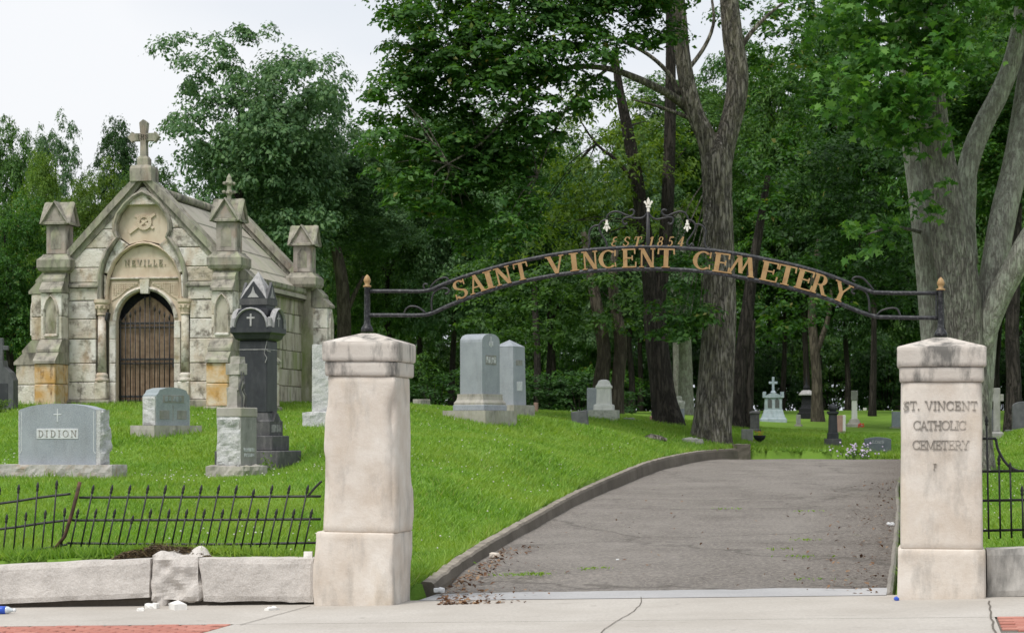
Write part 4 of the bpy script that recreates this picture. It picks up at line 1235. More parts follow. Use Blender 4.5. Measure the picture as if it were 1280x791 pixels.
# outline of the trefoil arch moulding: half width at each height
TRE = [(.80, 2.02), (.80, 2.30), (.79, 2.50), (.74, 2.70), (.65, 2.90), (.53, 3.07), (.45, 3.17), (.50, 3.30), (.50, 3.44), (.44, 3.60), (.32, 3.76), (.16, 3.90), (0, 3.98)]
def tre(z):
    for (xa, za), (xb, zb) in zip(TRE, TRE[1:]):
        if za <= z <= zb: return xa + (xb - xa) * (z - za) / (zb - za)
    return .80 if z < 2.02 else 0.0
JT = [0.0, .13, .47, .82, 1.28, 1.65, 2.0, 2.25]
def block(poly, y0, y1, mat=None, name='stone_block', parent=wall, c=.012):
    """one facing stone: polygon in x-z, shrunk a little so that the joints show"""
    n = len(poly)
    cx = sum(p[0] for p in poly) / n; cz = sum(p[1] for p in poly) / n
    g = .006
    shr = [(x - math.copysign(min(g, abs(x - cx) * .5), x - cx), z - math.copysign(min(g, abs(z - cz) * .5), z - cz)) for x, z in poly]
    a = sum(shr[i][0] * shr[(i + 1) % n][1] - shr[(i + 1) % n][0] * shr[i][1] for i in range(n))
    if a < 0: shr = shr[::-1]
    inn = [(x - (x - cx) / max(abs(x - cx), 1e-4) * min(c, abs(x - cx) * .5), z - (z - cz) / max(abs(z - cz), 1e-4) * min(c, abs(z - cz) * .5)) for x, z in shr]
    vs = [(x, y0, z) for x, z in inn] + [(x, y0 + c, z) for x, z in shr] + [(x, y1, z) for x, z in shr]
    fs = [tuple(range(n)), tuple(range(3 * n - 1, 2 * n - 1, -1))]
    for r in (0, 1):
        fs += [(r * n + i, r * n + i + n, r * n + (i + 1) % n + n, r * n + (i + 1) % n) for i in range(n)]
    return MB().add(vs, fs).build(name, mat or M['maus'], parent)
for s_ in (-1, 1):
    # lower courses beside the door columns
    for i in range(1, len(JT) - 1):
        z0, z1 = JT[i], JT[i + 1]
        xi = .92
        cuts = [xi, 1.47] if i != 2 else [xi, 1.47]
        for a, b in zip(cuts, cuts[1:]):
            block([(s_ * a, z0), (s_ * b, z0), (s_ * b, z1), (s_ * a, z1)], .005 + rm.uniform(-.012, .012), .12)
    # gable courses
    zc = [2.34, 2.62, 2.98, 3.34, 3.72]
    for z0, z1 in zip(zc, zc[1:]):
        o0, o1 = gx(z0) if z0 >= GFZ else 1.47, gx(z1)
        if z0 < GFZ: o1 = 1.47
        i0, i1 = tre(z0) + .06, tre(z1) + .06
        zm = (z0 + z1) / 2
        poly = [(s_ * i0, z0), (s_ * (o0 - .03), z0), (s_ * (max(o1, i1 + .02) - .03), z1), (s_ * i1, z1), (s_ * (tre(zm) + .06), zm)]
        block(poly, .004 + rm.uniform(-.01, .01), .12)
    block([(s_ * .80, 2.0), (s_ * 1.47, 2.0), (s_ * 1.47, 2.25), (s_ * .86, 2.25)], -.004, .12)
block([(-.36, 3.78), (.36, 3.78), (.04, 4.12), (-.04, 4.12)], .006, .12)
# plinth and string courses
MB().box(-WX - .05, -.62, -.10, .10, -.15, .13, .02).build('plinth', M['maus_dress'], ms)
MB().box(.62, WX + .05, -.10, .10, -.15, .13, .02).build('plinth', M['maus_dress'], ms)
for s_ in (-1, 1):
    x0, x1 = sorted((s_ * .86, s_ * 1.47))
    MB().prism([(0, 0), (0, .09), (-.03, .09), (-.09, .035), (-.09, 0)], x0, x1).xform(Matrix(((0, 1, 0, 0), (1, 0, 0, 0), (0, 0, 1, 0), (0, 0, 0, 1)))).xform(Matrix.Translation((0, .03, 2.25))).build('string_course', M['maus_dress'], ms)
# arch mouldings
def arc_strip(path, w, y0, y1, name, mat, parent=ms):
    mb = MB()
    n = len(path)
    for i, (x, z) in enumerate(path):
        xa, za = path[max(i - 1, 0)]; xb, zb = path[min(i + 1, n - 1)]
        l = math.hypot(xb - xa, zb - za) or 1
        nx, nz = -(zb - za) / l, (xb - xa) / l
        mb.v += [(x, y0, z), (x + nx * w * .5, y0 - .03, z + nz * w * .5), (x + nx * w, y0, z + nz * w), (x + nx * w, y1, z + nz * w), (x, y1, z)]
    for i in range(n - 1):
        for k in range(5):
            a = i * 5 + k; b = i * 5 + (k + 1) % 5
            mb.f.append((a, a + 5, b + 5, b))
    mb.f.append((0, 1, 2, 3, 4)); mb.f.append(tuple((n - 1) * 5 + k for k in range(5))[::-1])
    return mb.build(name, mat, parent)
tl = [(-x, z) for x, z in TRE]
fullt = tl + [(x, z) for x, z in TRE[::-1][1:]]
arc_strip(fullt, .085, -.03, .13, 'hood_moulding', M['maus_dress'])
# recessed tympanum with lower pointed arch
LOW = [(.72, 2.02), (.71, 2.25), (.67, 2.48), (.58, 2.70), (.44, 2.87), (.27, 2.98), (.12, 3.035), (0, 3.05)]
lowp = [(-x, z) for x, z in LOW] + [(x, z) for x, z in LOW[::-1][1:]]
arc_strip(lowp, .05, .07, .16, 'inner_arch_moulding', M['maus_carve'])
tym = MB()
door_arc = [(.57 * math.cos(R(a)), 1.62 + .57 * math.sin(R(a))) for a in range(0, 181, 10)]
for (xa, za), (xb, zb) in zip(lowp, lowp[1:]):
    pass
# tympanum panel: fan of strips between door arch and pointed arch
outer = []
for a in range(0, 181, 10):
    best = None
    dx, dz = math.cos(R(a)), math.sin(R(a))
    r = .2
    while r < 2:
        x, z = dx * r, 1.62 + dz * r
        lim = 0.72 if z < 2.02 else float(np.interp(z, [p[1] for p in LOW], [p[0] for p in LOW]))
        if abs(x) > lim or z > 3.05: break
        r += .01
    outer.append((dx * (r - .01), 1.62 + dz * (r - .01)))
for i in range(18):
    tym.prism([door_arc[i], outer[i], outer[i + 1], door_arc[i + 1]], .16, .30)
for s_ in (-1, 1):
    x0, x1 = sorted((s_ * .57, s_ * .72))
    tym.box(x0, x1, .16, .30, .0, 1.62)
tym.build('tympanum', M['maus_carve'], ms)
# voussoir ring round the door, keystone, spandrel carving
arc_strip([(.57 * math.cos(R(a)), 1.62 + .57 * math.sin(R(a))) for a in range(180, -1, -8)], .075, .14, .2, 'door_arch', M['maus'], ms)
MB().prism([(-.075, 2.13), (.075, 2.13), (.095, 2.40), (-.095, 2.40)], .10, .2).build('keystone', M['maus'], ms)
for s_ in (-1, 1):
    o = MB()
    o.prism([(s_ * .66, 2.00), (s_ * .66, 2.36), (s_ * .14, 2.36), (s_ * .14, 2.30), (s_ * .34, 2.23), (s_ * .52, 2.08)], .142, .17)
    k = 0
    for gx_ in np.arange(.17, .66, .045):
        for gz_ in np.arange(2.04, 2.36, .04):
            if gz_ > 2.33 - .55 * max(0, gx_ - .16) ** 1.0 * .9 - .02 and gz_ < 2.34 and gx_ < .64:
                a = rm.uniform(0, 3)
                o.box(s_ * gx_ - .016, s_ * gx_ + .016, .124 + rm.uniform(0, .01), .145, gz_ - .012, gz_ + .012)
    o.build('carved_spandrel', M['maus_carve'], ms)
MB().box(-.72, .72, .10, .162, 2.40, 2.435, .01).build('tympanum_fillet', M['maus'], ms)
text_line(ms, 'NEVILLE.', .105, -.40, .40, 2.66, .148, M['maus_side'], .03)
MB().box(-.46, .46, .1565, .17, 2.63, 2.80, .002).build('name_panel', M['maus_carve'], ms)
# shield in the upper lobe with a raised wreath and crossed bars
sh_ = MB().prism([(-x, z) for x, z in TRE if z >= 3.17] + [(x, z) for x, z in TRE[::-1] if z >= 3.17] + [(.30, 3.06), (.12, 3.10), (0, 3.12), (-.12, 3.10), (-.30, 3.06)], .12, .2)
shd = sh_.build('upper_panel', M['maus_carve'], ms)
em = MB()
for i in range(20):
    a0_, a1_ = R(i * 18), R(i * 18 + 17)
    em.prism([(.15 * math.cos(a0_), 3.47 + .15 * math.sin(a0_)), (.15 * math.cos(a1_), 3.47 + .15 * math.sin(a1_)), (.085 * math.cos(a1_), 3.47 + .085 * math.sin(a1_)), (.085 * math.cos(a0_), 3.47 + .085 * math.sin(a0_))], .08, .13)
for a_, l0, l1 in ((35, -.36, .26), (145, -.22, .22)):
    b = MB().box(l0, l1, .088 if a_ == 35 else .094, .13, -.024, .024, .004)
    b.xform(Matrix.Translation((0, 0, 3.47)) @ Matrix.Rotation(-R(a_), 4, 'Y'))
    em.add(b.v, b.f)
em.build('carved_emblem', M['maus_carve'], ms)
# voussoirs of the trefoil either side (the stone shoulders)
for s_ in (-1, 1):
    block([(s_ * .47, 3.16), (s_ * .30, 3.05), (s_ * .46, 2.88), (s_ * .60, 2.75), (s_ * .72, 2.50), (s_ * .78, 2.52), (s_ * .73, 2.72), (s_ * .64, 2.92)], .045, .15)
    block([(s_ * .74, 2.05), (s_ * .79, 2.05), (s_ * .79, 2.49), (s_ * .73, 2.47)], .05, .15)
# colonnettes
for s_ in (-1, 1):
    x = s_ * .82
    t_ = MB().lathe([(.085, .64), (.078, 1.2), (.074, 1.72)], 16, cx=x, cy=.06).build('colonnette', M['maus'], ms, smooth=True)
    MB().lathe([(.13, .47), (.13, .53), (.10, .55), (.115, .58), (.11, .61), (.088, .64)], 16, cx=x, cy=.06).build('column_base', M['maus'], ms, smooth=True)
    cp = MB().lathe([(.085, 1.72), (.095, 1.74), (.085, 1.76), (.10, 1.84), (.135, 1.90), (.12, 1.92), (.15, 1.96), (.15, 2.02)], 16, cx=x, cy=.06)
    for k in range(8):
        a = k * math.pi / 4
        cp.box(x + .11 * math.cos(a) - .025, x + .11 * math.cos(a) + .025, .06 + .11 * math.sin(a) - .025, .06 + .11 * math.sin(a) + .025, 1.84, 1.90, .01)
    cp.build('capital', M['maus_carve'], ms)
    x0, x1 = sorted((s_ * .70, s_ * .93))
    MB().box(x0, x1, -.06, .16, .13, .47, .015).build('stone_block', M['maus'], wall)
    x0, x1 = sorted((s_ * .575, s_ * .70))
    zz = [.0, .47, .82, 1.28, 1.62]
    for za, zb in zip(zz, zz[1:]):
        MB().box(x0, x1, .12, .30, za + .004, zb - .004, .01).build('jamb_stone', M['maus'], wall)
# lamp fixed beside the capital
MB().box(-.03, .03, -.14, -.02, -.09, .07, .01).xform(Matrix.Rotation(R(12), 4, 'Y')).build('lamp', M['iron'], ms, loc=(-.66, .02, 1.70))

# door: planks, iron bars
dr = empty('door', (0, .34, 0)); dr.parent = ms
npk = 9
for k in range(npk):
    x0 = -.55 + 1.10 * k / npk; x1 = -.55 + 1.10 * (k + 1) / npk
    def top(x): return 1.60 + .48 * max(0, 1 - (abs(x) / .56) ** 1.6)
    MB().prism([(x0 + .004, .10), (x1 - .004, .10), (x1 - .004, top(x1)), ((x0 + x1) / 2, top((x0 + x1) / 2)), (x0 + .004, top(x0))], .0, .05).build('plank', M['wood'], dr)
MB().box(-.56, .56, -.01, .0, .08, .14, .004).build('bottom_board', M['wood'], dr)
for z in (.20, .90, 1.58):
    MB().box(-.57, .57, -.06, -.042, z - .02, z + .02, .004).build('rail', M['iron'], dr)
    MB().box(-.57, .57, -.06, -.042, z - .09, z - .066, .004).build('rail', M['iron'], dr)
for k in range(12):
    x = -.53 + 1.06 * k / 11
    zt = 2.12 if k in (5, 6) else 1.70 + .30 * (1 - abs(k - 5.5) / 5.5)
    mb = MB().tube([(x, -.065, .08), (x, -.065, zt - .10)], .012, 6)
    mb.tube([(x, -.065, zt - .12), (x, -.065, zt - .08), (x, -.065, zt - .055), (x, -.065, zt)], [.012, .022, .018, .002], 6)
    mb.build('bar', M['iron'], dr, smooth=True)
MB().box(.50, .57, -.10, -.06, .74, .90, .01).build('lock', M['iron'], dr)
MB().box(-.60, .60, .45, .47, 0, 2.25).build('dark_interior', M['black_stone'], ms)  # black sheet behind the door, its colour standing in for the shade inside
MB().box(-.62, .62, -.25, .36, -.14, .05, .02).build('doorstep', M['maus_dress'], ms)

# buttresses: each with a lower stage, sloped weathering, upper stage with niche, second weathering
def buttress(M4, niche=True, rust=False, tag_='buttress'):
    b = empty(tag_, (0, 0, 0)); b.parent = ms; b.matrix_local = M4
    W = .205
    p1, p2 = .66, .35                      # projections of the stages (towards -y)
    for z0, z1 in ((.0, .42), (.42, .80)):
        MB().box(-W, W, -p1, .0, z0 + .004, z1 - .004, .015).build('stone_block', M['maus_rust'] if rust else M['maus'], b)
    MB().box(-W - .04, W + .04, -p1 - .05, .0, -.15, .0, .02).build('plinth', M['maus_dress'], b)
    for z0, z1, ya, yb in ((.80, 1.03, p1 + .04, .50), (1.02, 1.26, .53, p2)):
        MB().add([(-W - .015, -ya, z0), (W + .015, -ya, z0), (W + .015, 0, z0), (-W - .015, 0, z0), (-W - .015, -ya, z0 + .05), (W + .015, -ya, z0 + .05), (-W - .015, -yb, z1), (W + .015, -yb, z1), (W + .015, 0, z1), (-W - .015, 0, z1)],
                 [(3, 2, 1, 0), (0, 1, 5, 4), (4, 5, 7, 6), (6, 7, 8, 9), (1, 2, 8, 7, 5), (3, 0, 4, 6, 9)]).build('weathering', M['maus_dress'], b)
    for z0, z1 in ((1.26, 1.70), (1.70, 2.14)):
        MB().box(-W, W, -p2, .0, z0 + .004, z1 - .004, .012).build('stone_block', M['maus'], b)
    if niche:
        # raised lancet frame with a sunk, darker field
        arc_strip([(-.115, 1.36), (-.115, 1.78), (-.10, 1.88), (-.06, 1.98), (0, 2.06), (.06, 1.98), (.10, 1.88), (.115, 1.78), (.115, 1.36)], .035, -p2 - .022, -p2 + .01, 'niche_frame', M['maus'], b)
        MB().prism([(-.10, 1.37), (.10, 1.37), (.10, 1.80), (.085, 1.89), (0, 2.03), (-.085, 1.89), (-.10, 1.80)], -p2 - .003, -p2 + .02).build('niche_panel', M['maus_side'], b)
        MB().box(-.14, .14, -p2 - .03, -p2 + .01, 1.31, 1.36, .01).build('niche_sill', M['maus'], b)
    for z0, z1, ya, yb in ((2.14, 2.36, p2 + .05, .24), (2.35, 2.56, .26, .10)):
        MB().add([(-W - .015, -ya, z0), (W + .015, -ya, z0), (W + .015, 0, z0), (-W - .015, 0, z0), (-W - .015, -ya, z0 + .05), (W + .015, -ya, z0 + .05), (-W - .015, -yb, z1), (W + .015, -yb, z1), (W + .015, 0, z1), (-W - .015, 0, z1)],
                 [(3, 2, 1, 0), (0, 1, 5, 4), (4, 5, 7, 6), (6, 7, 8, 9), (1, 2, 8, 7, 5), (3, 0, 4, 6, 9)]).build('weathering', M['maus_dress'], b)
    return b
def RZ(a): return Matrix.Rotation(R(a), 4, 'Z')
BX = 1.665
for s_ in (-1, 1):
    buttress(Matrix.Translation((s_ * BX, .0, 0)), rust=True)
    buttress(Matrix.Translation((s_ * (BX + .205), .25, 0)) @ RZ(90 if s_ > 0 else -90))
    buttress(Matrix.Translation((s_ * (BX + .16), DEP - .25, 0)) @ RZ(90 if s_ > 0 else -90))
    for y in (.23, DEP - .25):
        k = MB()
        k.lathe([(.20, 2.50), (.30, 2.56), (.33, 2.62), (.33, 2.76), (.25, 2.84), (.24, 2.87)], sq=True)
        k.build('kneeler', M['maus_dress'], ms, loc=(s_ * BX, y - .15, 0))
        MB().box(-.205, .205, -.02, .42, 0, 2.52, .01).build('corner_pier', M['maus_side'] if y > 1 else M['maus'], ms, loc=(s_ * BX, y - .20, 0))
# pinnacles: panelled shaft, cross-gabled cap
def pinnacle(x, y, finial):
    p = empty('pinnacle', (x, y, 2.87)); p.parent = ms
    MB().box(-.195, .195, -.195, .195, 0, .58, .02).build('shaft', M['maus_pin'], p)
    for a in range(4):
        pn = MB().prism([(-.10, .10), (.10, .10), (.10, .40), (0, .52), (-.10, .40)], -.200, -.19)
        pn.xform(RZ(90 * a)); pn.build('sunk_panel', M['maus_dress'], p)
    g = MB()
    for a in range(2):
        h = MB().prism([(-.27, .56), (.27, .56), (.27, .60), (0, 1.0), (-.27, .60)], -.255 + .004 * a, .255 - .004 * a)
        h.xform(RZ(90 * a)); g.add(h.v, h.f)
    g.build('gablet_cap', M['maus_dress'], p)
    for a in range(4):
        h = MB().prism([(-.15, .62), (.15, .62), (0, .86)], -.262, -.25); h.xform(RZ(90 * a)); h.build('gablet_panel', M['maus_pin'], p)
    for a in range(4):
        h = arc_strip([(-.285, .585), (0, 1.005), (.285, .585)], -.05, -.275, -.20, 'gablet_rim', M['maus_dress'], p); h.matrix_local = RZ(90 * a)
    if finial:
        f = MB().lathe([(.05, .96), (.04, 1.06), (.07, 1.10), (.045, 1.16), (.04, 1.24), (.075, 1.30), (.05, 1.36), (.045, 1.40), (.005, 1.47)], 10)
        for zc_, rr in ((1.12, .10), (1.28, .09)):
            for k in range(4):
                a = k * math.pi / 2 + .6
                f.box(rr * math.cos(a) - .03, rr * math.cos(a) + .03, rr * math.sin(a) - .03, rr * math.sin(a) + .03, zc_ - .02, zc_ + .035, .014)
        f.build('crocketed_finial', M['maus_dress'], p)
    return p
pinnacle(-BX, .08, False); pinnacle(BX, .08, True); pinnacle(BX, DEP - .40, False); pinnacle(-BX, DEP - .40, False)

# side walls in courses, both flanks and the rear
def courses(face):
    zc = [.13, .47, .82, 1.20, 1.58, 1.96, 2.36]
    for ci, (z0, z1) in enumerate(zip(zc, zc[1:])):
        y = .38
        k = 0
        while y < DEP - .45:
            ln = rm.uniform(.7, 1.15)
            if ci % 2 and k == 0: ln *= .55
            y2 = min(y + ln, DEP - .42)
            if DEP - .42 - y2 < .3: y2 = DEP - .42
            b = MB().box(WX - .08 - .0, WX + rm.uniform(-.012, .012), y + .005, y2 - .005, z0 + .005, z1 - .005, .012)
            if face < 0: b.xform(Matrix.Scale(-1, 4, (1, 0, 0))); b.f = [f[::-1] for f in b.f]
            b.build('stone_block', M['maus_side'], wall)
            y = y2; k += 1
courses(1); courses(-1)
for z0, z1 in zip([.13, .55, 1.0, 1.45, 1.9], [.55, 1.0, 1.45, 1.9, 2.36]):
    for xa, xb in ((-1.46, -.5), (-.5, .55), (.55, 1.46)):
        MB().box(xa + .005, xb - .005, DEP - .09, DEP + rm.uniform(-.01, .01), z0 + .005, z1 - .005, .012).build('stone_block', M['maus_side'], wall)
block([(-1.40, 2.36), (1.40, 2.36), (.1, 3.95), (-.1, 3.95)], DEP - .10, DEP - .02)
for s_ in (-1, 1):
    x0, x1 = sorted((s_ * (WX - .1), s_ * (WX + .05)))
    MB().box(x0, x1, .38, DEP - .42, -.15, .13, .02).build('plinth', M['maus_dress'], ms)
    n = 5
    for k in range(n):
        ya, yb = .30 + (DEP - .7) * k / n, .30 + (DEP - .7) * (k + 1) / n
        pr_ = [(WX - .02, 2.36), (WX + .05, 2.38), (WX + .13, 2.44), (WX + .14, 2.52), (WX - .02, 2.56)]
        pr_ = [(s_ * a, b) for a, b in pr_]
        MB().prism(pr_, ya + .003, yb - .003).build('cornice_stone', M['maus_dress'], ms)
# roof of stone slabs
RS = 1.02
def rz_(x): return GAP - .10 - RS * abs(x)
roof = MB().prism([(-1.70, rz_(1.70) - .04), (-1.70, rz_(1.70) - .12), (0, rz_(0) - .12), (1.70, rz_(1.70) - .12), (1.70, rz_(1.70) - .04), (0, rz_(0) - .04)], .30, DEP - .30).build('roof', M['maus_core'], ms)
nxr, nyr = 4, 5
for s_ in (-1, 1):
    for i in range(nxr):
        for j in range(nyr):
            xa, xb = .10 + 1.62 * i / nxr, .10 + 1.62 * (i + 1) / nxr + .02
            ya, yb = .32 + (DEP - .66) * j / nyr, .32 + (DEP - .66) * (j + 1) / nyr
            t0, t1 = rz_(xa) + .0, rz_(xb) + .022
            vs = [(s_ * xa, ya + .003, t0 - .038), (s_ * xb, ya + .003, t1 - .06), (s_ * xb, yb - .003, t1 - .06), (s_ * xa, yb - .003, t0 - .038),
                  (s_ * xa, ya + .003, t0), (s_ * xb, ya + .003, t1), (s_ * xb, yb - .003, t1), (s_ * xa, yb - .003, t0)]
            fs = [(3, 2, 1, 0), (4, 5, 6, 7), (0, 1, 5, 4), (1, 2, 6, 5), (2, 3, 7, 6), (3, 0, 4, 7)]
            if s_ < 0: fs = [f[::-1] for f in fs]
            MB().add(vs, fs).build('roof_slab', M['maus_roof'], roof)
for k in range(5):
    ya, yb = .45 + (DEP - .75) * k / 5, .45 + (DEP - .75) * (k + 1) / 5
    MB().tube([(0, ya + .004, rz_(0) + .02), (0, yb - .02, rz_(0) + .02)], .085, 10).build('ridge_roll', M['maus_dress'], roof, smooth=True)
# gable copings in two bands, front and rear
def coping(y0, y1, name):
    n = 5
    for s_ in (-1, 1):
        for k in range(n):
            ta, tb_ = k / n, (k + 1) / n
            def pt(t, off):
                x = (GFX + .16) * (1 - t); z = GFZ + .0 + (GAP - GFZ + .12) * t
                nx_, nz_ = .73, .68
                return (s_ * (x + nx_ * off * (1 if t < 1 else 0)), z + nz_ * off * (1 if t < 1 else 1.35))
            g = .004 if k < n - 1 else 0
            for lo, hi, ya in ((-.13, -.035, y0 + .07), (-.035, .085, y0)):
                a_, b_, c_, d_ = pt(ta, lo), pt(tb_, lo), pt(tb_, hi), pt(ta, hi)
                poly = [a_, b_, c_, d_]
                MB().prism(poly, ya, y1).build('coping_stone', M['maus_dress'], ms)
coping(-.08, .34, 'front'); coping(DEP - .36, DEP + .04, 'rear')
# cross on the gable
cb2 = empty('gable_cross', (0, .10, GAP + .02)); cb2.parent = ms
MB().lathe([(.21, -.02), (.21, .22), (.19, .27), (.11, .29)], sq=True).build('cross_base', M['maus_dress'], cb2)
cz = .29
MB().lathe([(.105, cz), (.105, cz + .12), (.075, cz + .17)], sq=True).build('cross_foot', M['maus_dress'], cb2)
MB().prism([(-.06, cz + .15), (.06, cz + .15), (.055, cz + .45), (.09, cz + .52), (.055, cz + .59), (.075, cz + .80), (.0, cz + .86), (-.075, cz + .80), (-.055, cz + .59), (-.09, cz + .52), (-.055, cz + .45)], -.07, .07).build('cross_upright', M['maus_dress'], cb2)
MB().prism([(-.21, cz + .46), (.21, cz + .46), (.22, cz + .43), (.31, cz + .53), (.22, cz + .63), (.21, cz + .60), (-.21, cz + .60), (-.22, cz + .63), (-.31, cz + .53), (-.22, cz + .43)], -.064, .064).build('cross_arm', M['maus_dress'], cb2)
text_line(cb2, 'IHS', .085, -.10, .10, cz + .49, -.078, M['maus_core'], .012)

# ---------------------------------------------------------------- gravestones and monuments
def place(px, py, Z, rz, name, label, cat, group=None):
    p = P(px, py, Z)
    g = gz(p.x, p.y)
    return empty(name, (p.x, p.y, g - .01), R(rz), label, cat, group)
def worn_text(t, n, h, x0, x1, z, y, mat, side=False):
    """a weathered inscription that can no longer be read: short uneven strokes"""
    mb = MB(); w = (x1 - x0) / n
    for i in range(n):
        x = x0 + i * w
        for k, q in enumerate(rm.sample([.15, .4, .65, .8], 2)):
            a, b_ = x + w * q - w * .08, x + w * q + w * .08
            mb.prism([(a, z + h * rm.uniform(0, .25)), (b_, z), (b_, z + h), (a, z + h * rm.uniform(.7, 1))], -.003 - .0005 * k, .003)
        mb.box(x + w * .15, x + w * .75, -.0045, .003, z + h * rm.choice([0, .45, .88]), z + h * rm.choice([.1, .55, 1.0]) + .004)
    if side: mb.xform(Matrix.Rotation(R(90), 4, 'Z')).xform(Matrix.Translation((y, 0, 0)))
    else: mb.xform(Matrix.Translation((0, y, 0)))
    mb.build('worn_inscription', mat, t)
def face_panel(t, mat, x0, x1, z0, z1, y, d=.006):
    MB().box(x0, x1, y - d, y + .02, z0, z1, .003).build('inscription_panel', mat, t)

# DIDION: wide grey granite tablet on a rock-faced base
k = ppm(27)
t = place(76, 596, 27, -15, 'headstone', 'wide pale grey granite headstone with a white name panel, behind the broken fence', 'headstone')
W = 1.06
MB().rough(-.83, .80, -.20, .24, 0, .19, n=.05, amp=.022, seed=21, faces='xXyY').build('base', M['granite_base_brown'], t)
tb_ = MB()
top = [(-W / 2, .19)] + [(W / 2, .19), (W / 2, .885)] + [(x, .885 + .075 * (1 - (x / (W / 2)) ** 2) ** .8) for x in np.linspace(W / 2 - .14, -W / 2 + .14, 14)] + [(-W / 2, .885)]
tb_.prism(top, -.09, .19)
tb_.build('tablet', M['granite'], t)
MB().rough(W / 2 - .01, W / 2 + .05, -.085, .188, .193, .88, n=.035, amp=.05, seed=22, faces='X').build('rock_faced_end', M['granite_rough'], t)
MB().rough(-W / 2 - .02, -W / 2 + .01, -.075, .185, .195, .875, n=.035, amp=.022, seed=23, faces='x').build('rock_faced_end', M['granite_rough'], t)
face_panel(t, M['pale_granite'], -.29, .29, .515, .645, -.09)
text_line(t, 'DIDION', .085, -.265, .265, .54, -.098, M['cut'], .006)
MB().box(-.008, .008, -.095, -.08, .73, .89, .002).build('incised_cross', M['pale_granite'], t)
MB().box(-.055, .055, -.094, -.08, .815, .828, .002).build('incised_cross', M['pale_granite'], t)
for s_ in (-1, 1):
    MB().tube([(s_ * .50, -.09, .86), (s_ * .50, -.09, .36), (s_ * .525, -.09, .33)], .006, 5).build('border_line', M['pale_granite'], t)
# second tablet, turned to the right
t = place(208, 540, 34, 53, 'headstone', 'grey granite headstone with curved top and rough side, before the mausoleum door', 'headstone')
MB().rough(-.52, .52, -.27, .27, 0, .14, n=.06, amp=.015, seed=31, faces='xXyY').build('base', M['granite_base'], t)
tb_ = MB().prism([(-.36, .14), (.36, .14), (.36, .62), (.32, .65), (.29, .70), (.15, .735), (0, .745), (-.15, .735), (-.29, .70), (-.32, .65), (-.36, .62)], -.15, .15)
tb_.build('tablet', M['blue_granite'], t)
MB().rough(-.38, -.35, -.14, .14, .145, .60, n=.035, amp=.025, seed=32, faces='x').build('rock_faced_end', M['granite_rough'], t)
MB().rough(.35, .38, -.14, .14, .145, .60, n=.035, amp=.025, seed=33, faces='X').build('rock_faced_end', M['granite_rough'], t)
face_panel(t, M['old_stone'], -.22, .24, .50, .62, -.15)
worn_text(t, 5, .08, -.19, .21, .52, -.158, M['blue_granite'])
face_panel(t, M['old_stone'], -.29, -.08, .24, .38, -.15); face_panel(t, M['old_stone'], .09, .30, .24, .38, -.15)
MB().box(-.006, .006, -.156, -.14, .22, .46, .002).build('incised_line', M['old_stone'], t)
# rock-faced pedestal with a broken statue
t = place(296, 604, 28.5, -28, 'monument', 'grey rock-faced pedestal with small broken statue on top', 'monument')
MB().rough(-.30, .30, -.28, .28, 0, .20, n=.05, amp=.035, seed=41).build('base', M['granite_base'], t)
MB().rough(-.19, .19, -.18, .18, .20, .86, n=.035, amp=.03, seed=42, faces='yxY').build('die', M['granite_rough'], t)
MB().box(.155, .196, -.182, .182, .20, .86, .006).build('dressed_face', M['old_stone'], t)
MB().box(-.198, .204, -.194, .194, .86, .985, .01).build('capping_course', M['granite_base'], t)
st = MB().rough(-.10, .06, -.08, .09, .985, 1.20, n=.04, amp=.03, seed=43)
st.rough(-.07, .07, -.07, .07, 1.19, 1.42, n=.035, amp=.025, seed=44)
st.rough(-.11, .10, -.09, .09, 1.36, 1.48, n=.035, amp=.02, seed=45)
st.rough(-.06, .09, -.06, .06, 1.47, 1.56, n=.03, amp=.025, seed=46)
st.v = [(x, y, .985 + (z - .985) * 1.18) for x, y, z in st.v]
st.build('statue_stump', M['granite_base'], t)
vine = MB().tube([(.11, -.04, .99), (.13, -.06, 1.12), (.10, -.08, 1.25), (.13, -.06, 1.36), (.09, -.05, 1.5)], [.02, .015, .018, .013, .01], 6)
vine.tube([(.12, .02, 1.0), (.15, .0, 1.14), (.12, -.03, 1.22), (.15, -.04, 1.30), (.11, 0, 1.45)], [.018, .014, .015, .012, .008], 6)
vine.build('dead_vine', M['dark_rough'], t)
worn_text(t, 7, .045, -.13, .13, .40, .198, M['pale_granite'], side=True)
worn_text(t, 6, .045, -.11, .12, .33, .198, M['pale_granite'], side=True)
# dark granite spire monument
t = place(323, 597, 30.8, -14, 'monument', 'tall dark granite monument with gabled pointed cap and stepped base', 'monument')
MB().box(-.56, .56, -.56, .56, 0, .36, .015).build('bottom_step', M['dark_rough'], t)
MB().box(-.40, .40, -.40, .40, .36, .60, .012).build('upper_step', M['dark_rough'], t)
pb_ = MB().lathe([(.315, .60), (.315, .83), (.29, .86), (.255, .97)], sq=True).build('plinth', M['dark_rough'], t)
g = MB()
for a in range(4):
    h = MB().prism([(-.13, .83), (.13, .83), (0, 1.0)], -.322, -.24); h.xform(RZ(90 * a)); g.add(h.v, h.f)
g.build('plinth_gable', M['dark_rough'], t)
worn_text(t, 6, .12, -.24, .24, .66, .317, M['dark_cap'], side=True)
MB().box(-.245, .245, -.245, .245, .97, 2.14, .015).build('die', M['dark_granite'], t)
MB().box(-.252, .252, -.252, .252, 1.99, 2.002, .002).build('incised_band', M['dark_cap'], t)
vm = MB().tube([(.245, -.253, 2.13), (.22, -.254, 2.02), (.20, -.254, 1.93), (.245, -.253, 1.86), (.215, -.254, 1.78)], .006, 5)
vm.tube([(.245, -.253, 1.98), (.29, -.2, 1.96)], .008, 5)
vm.build('bird_stain', M['dark_cap'], t)
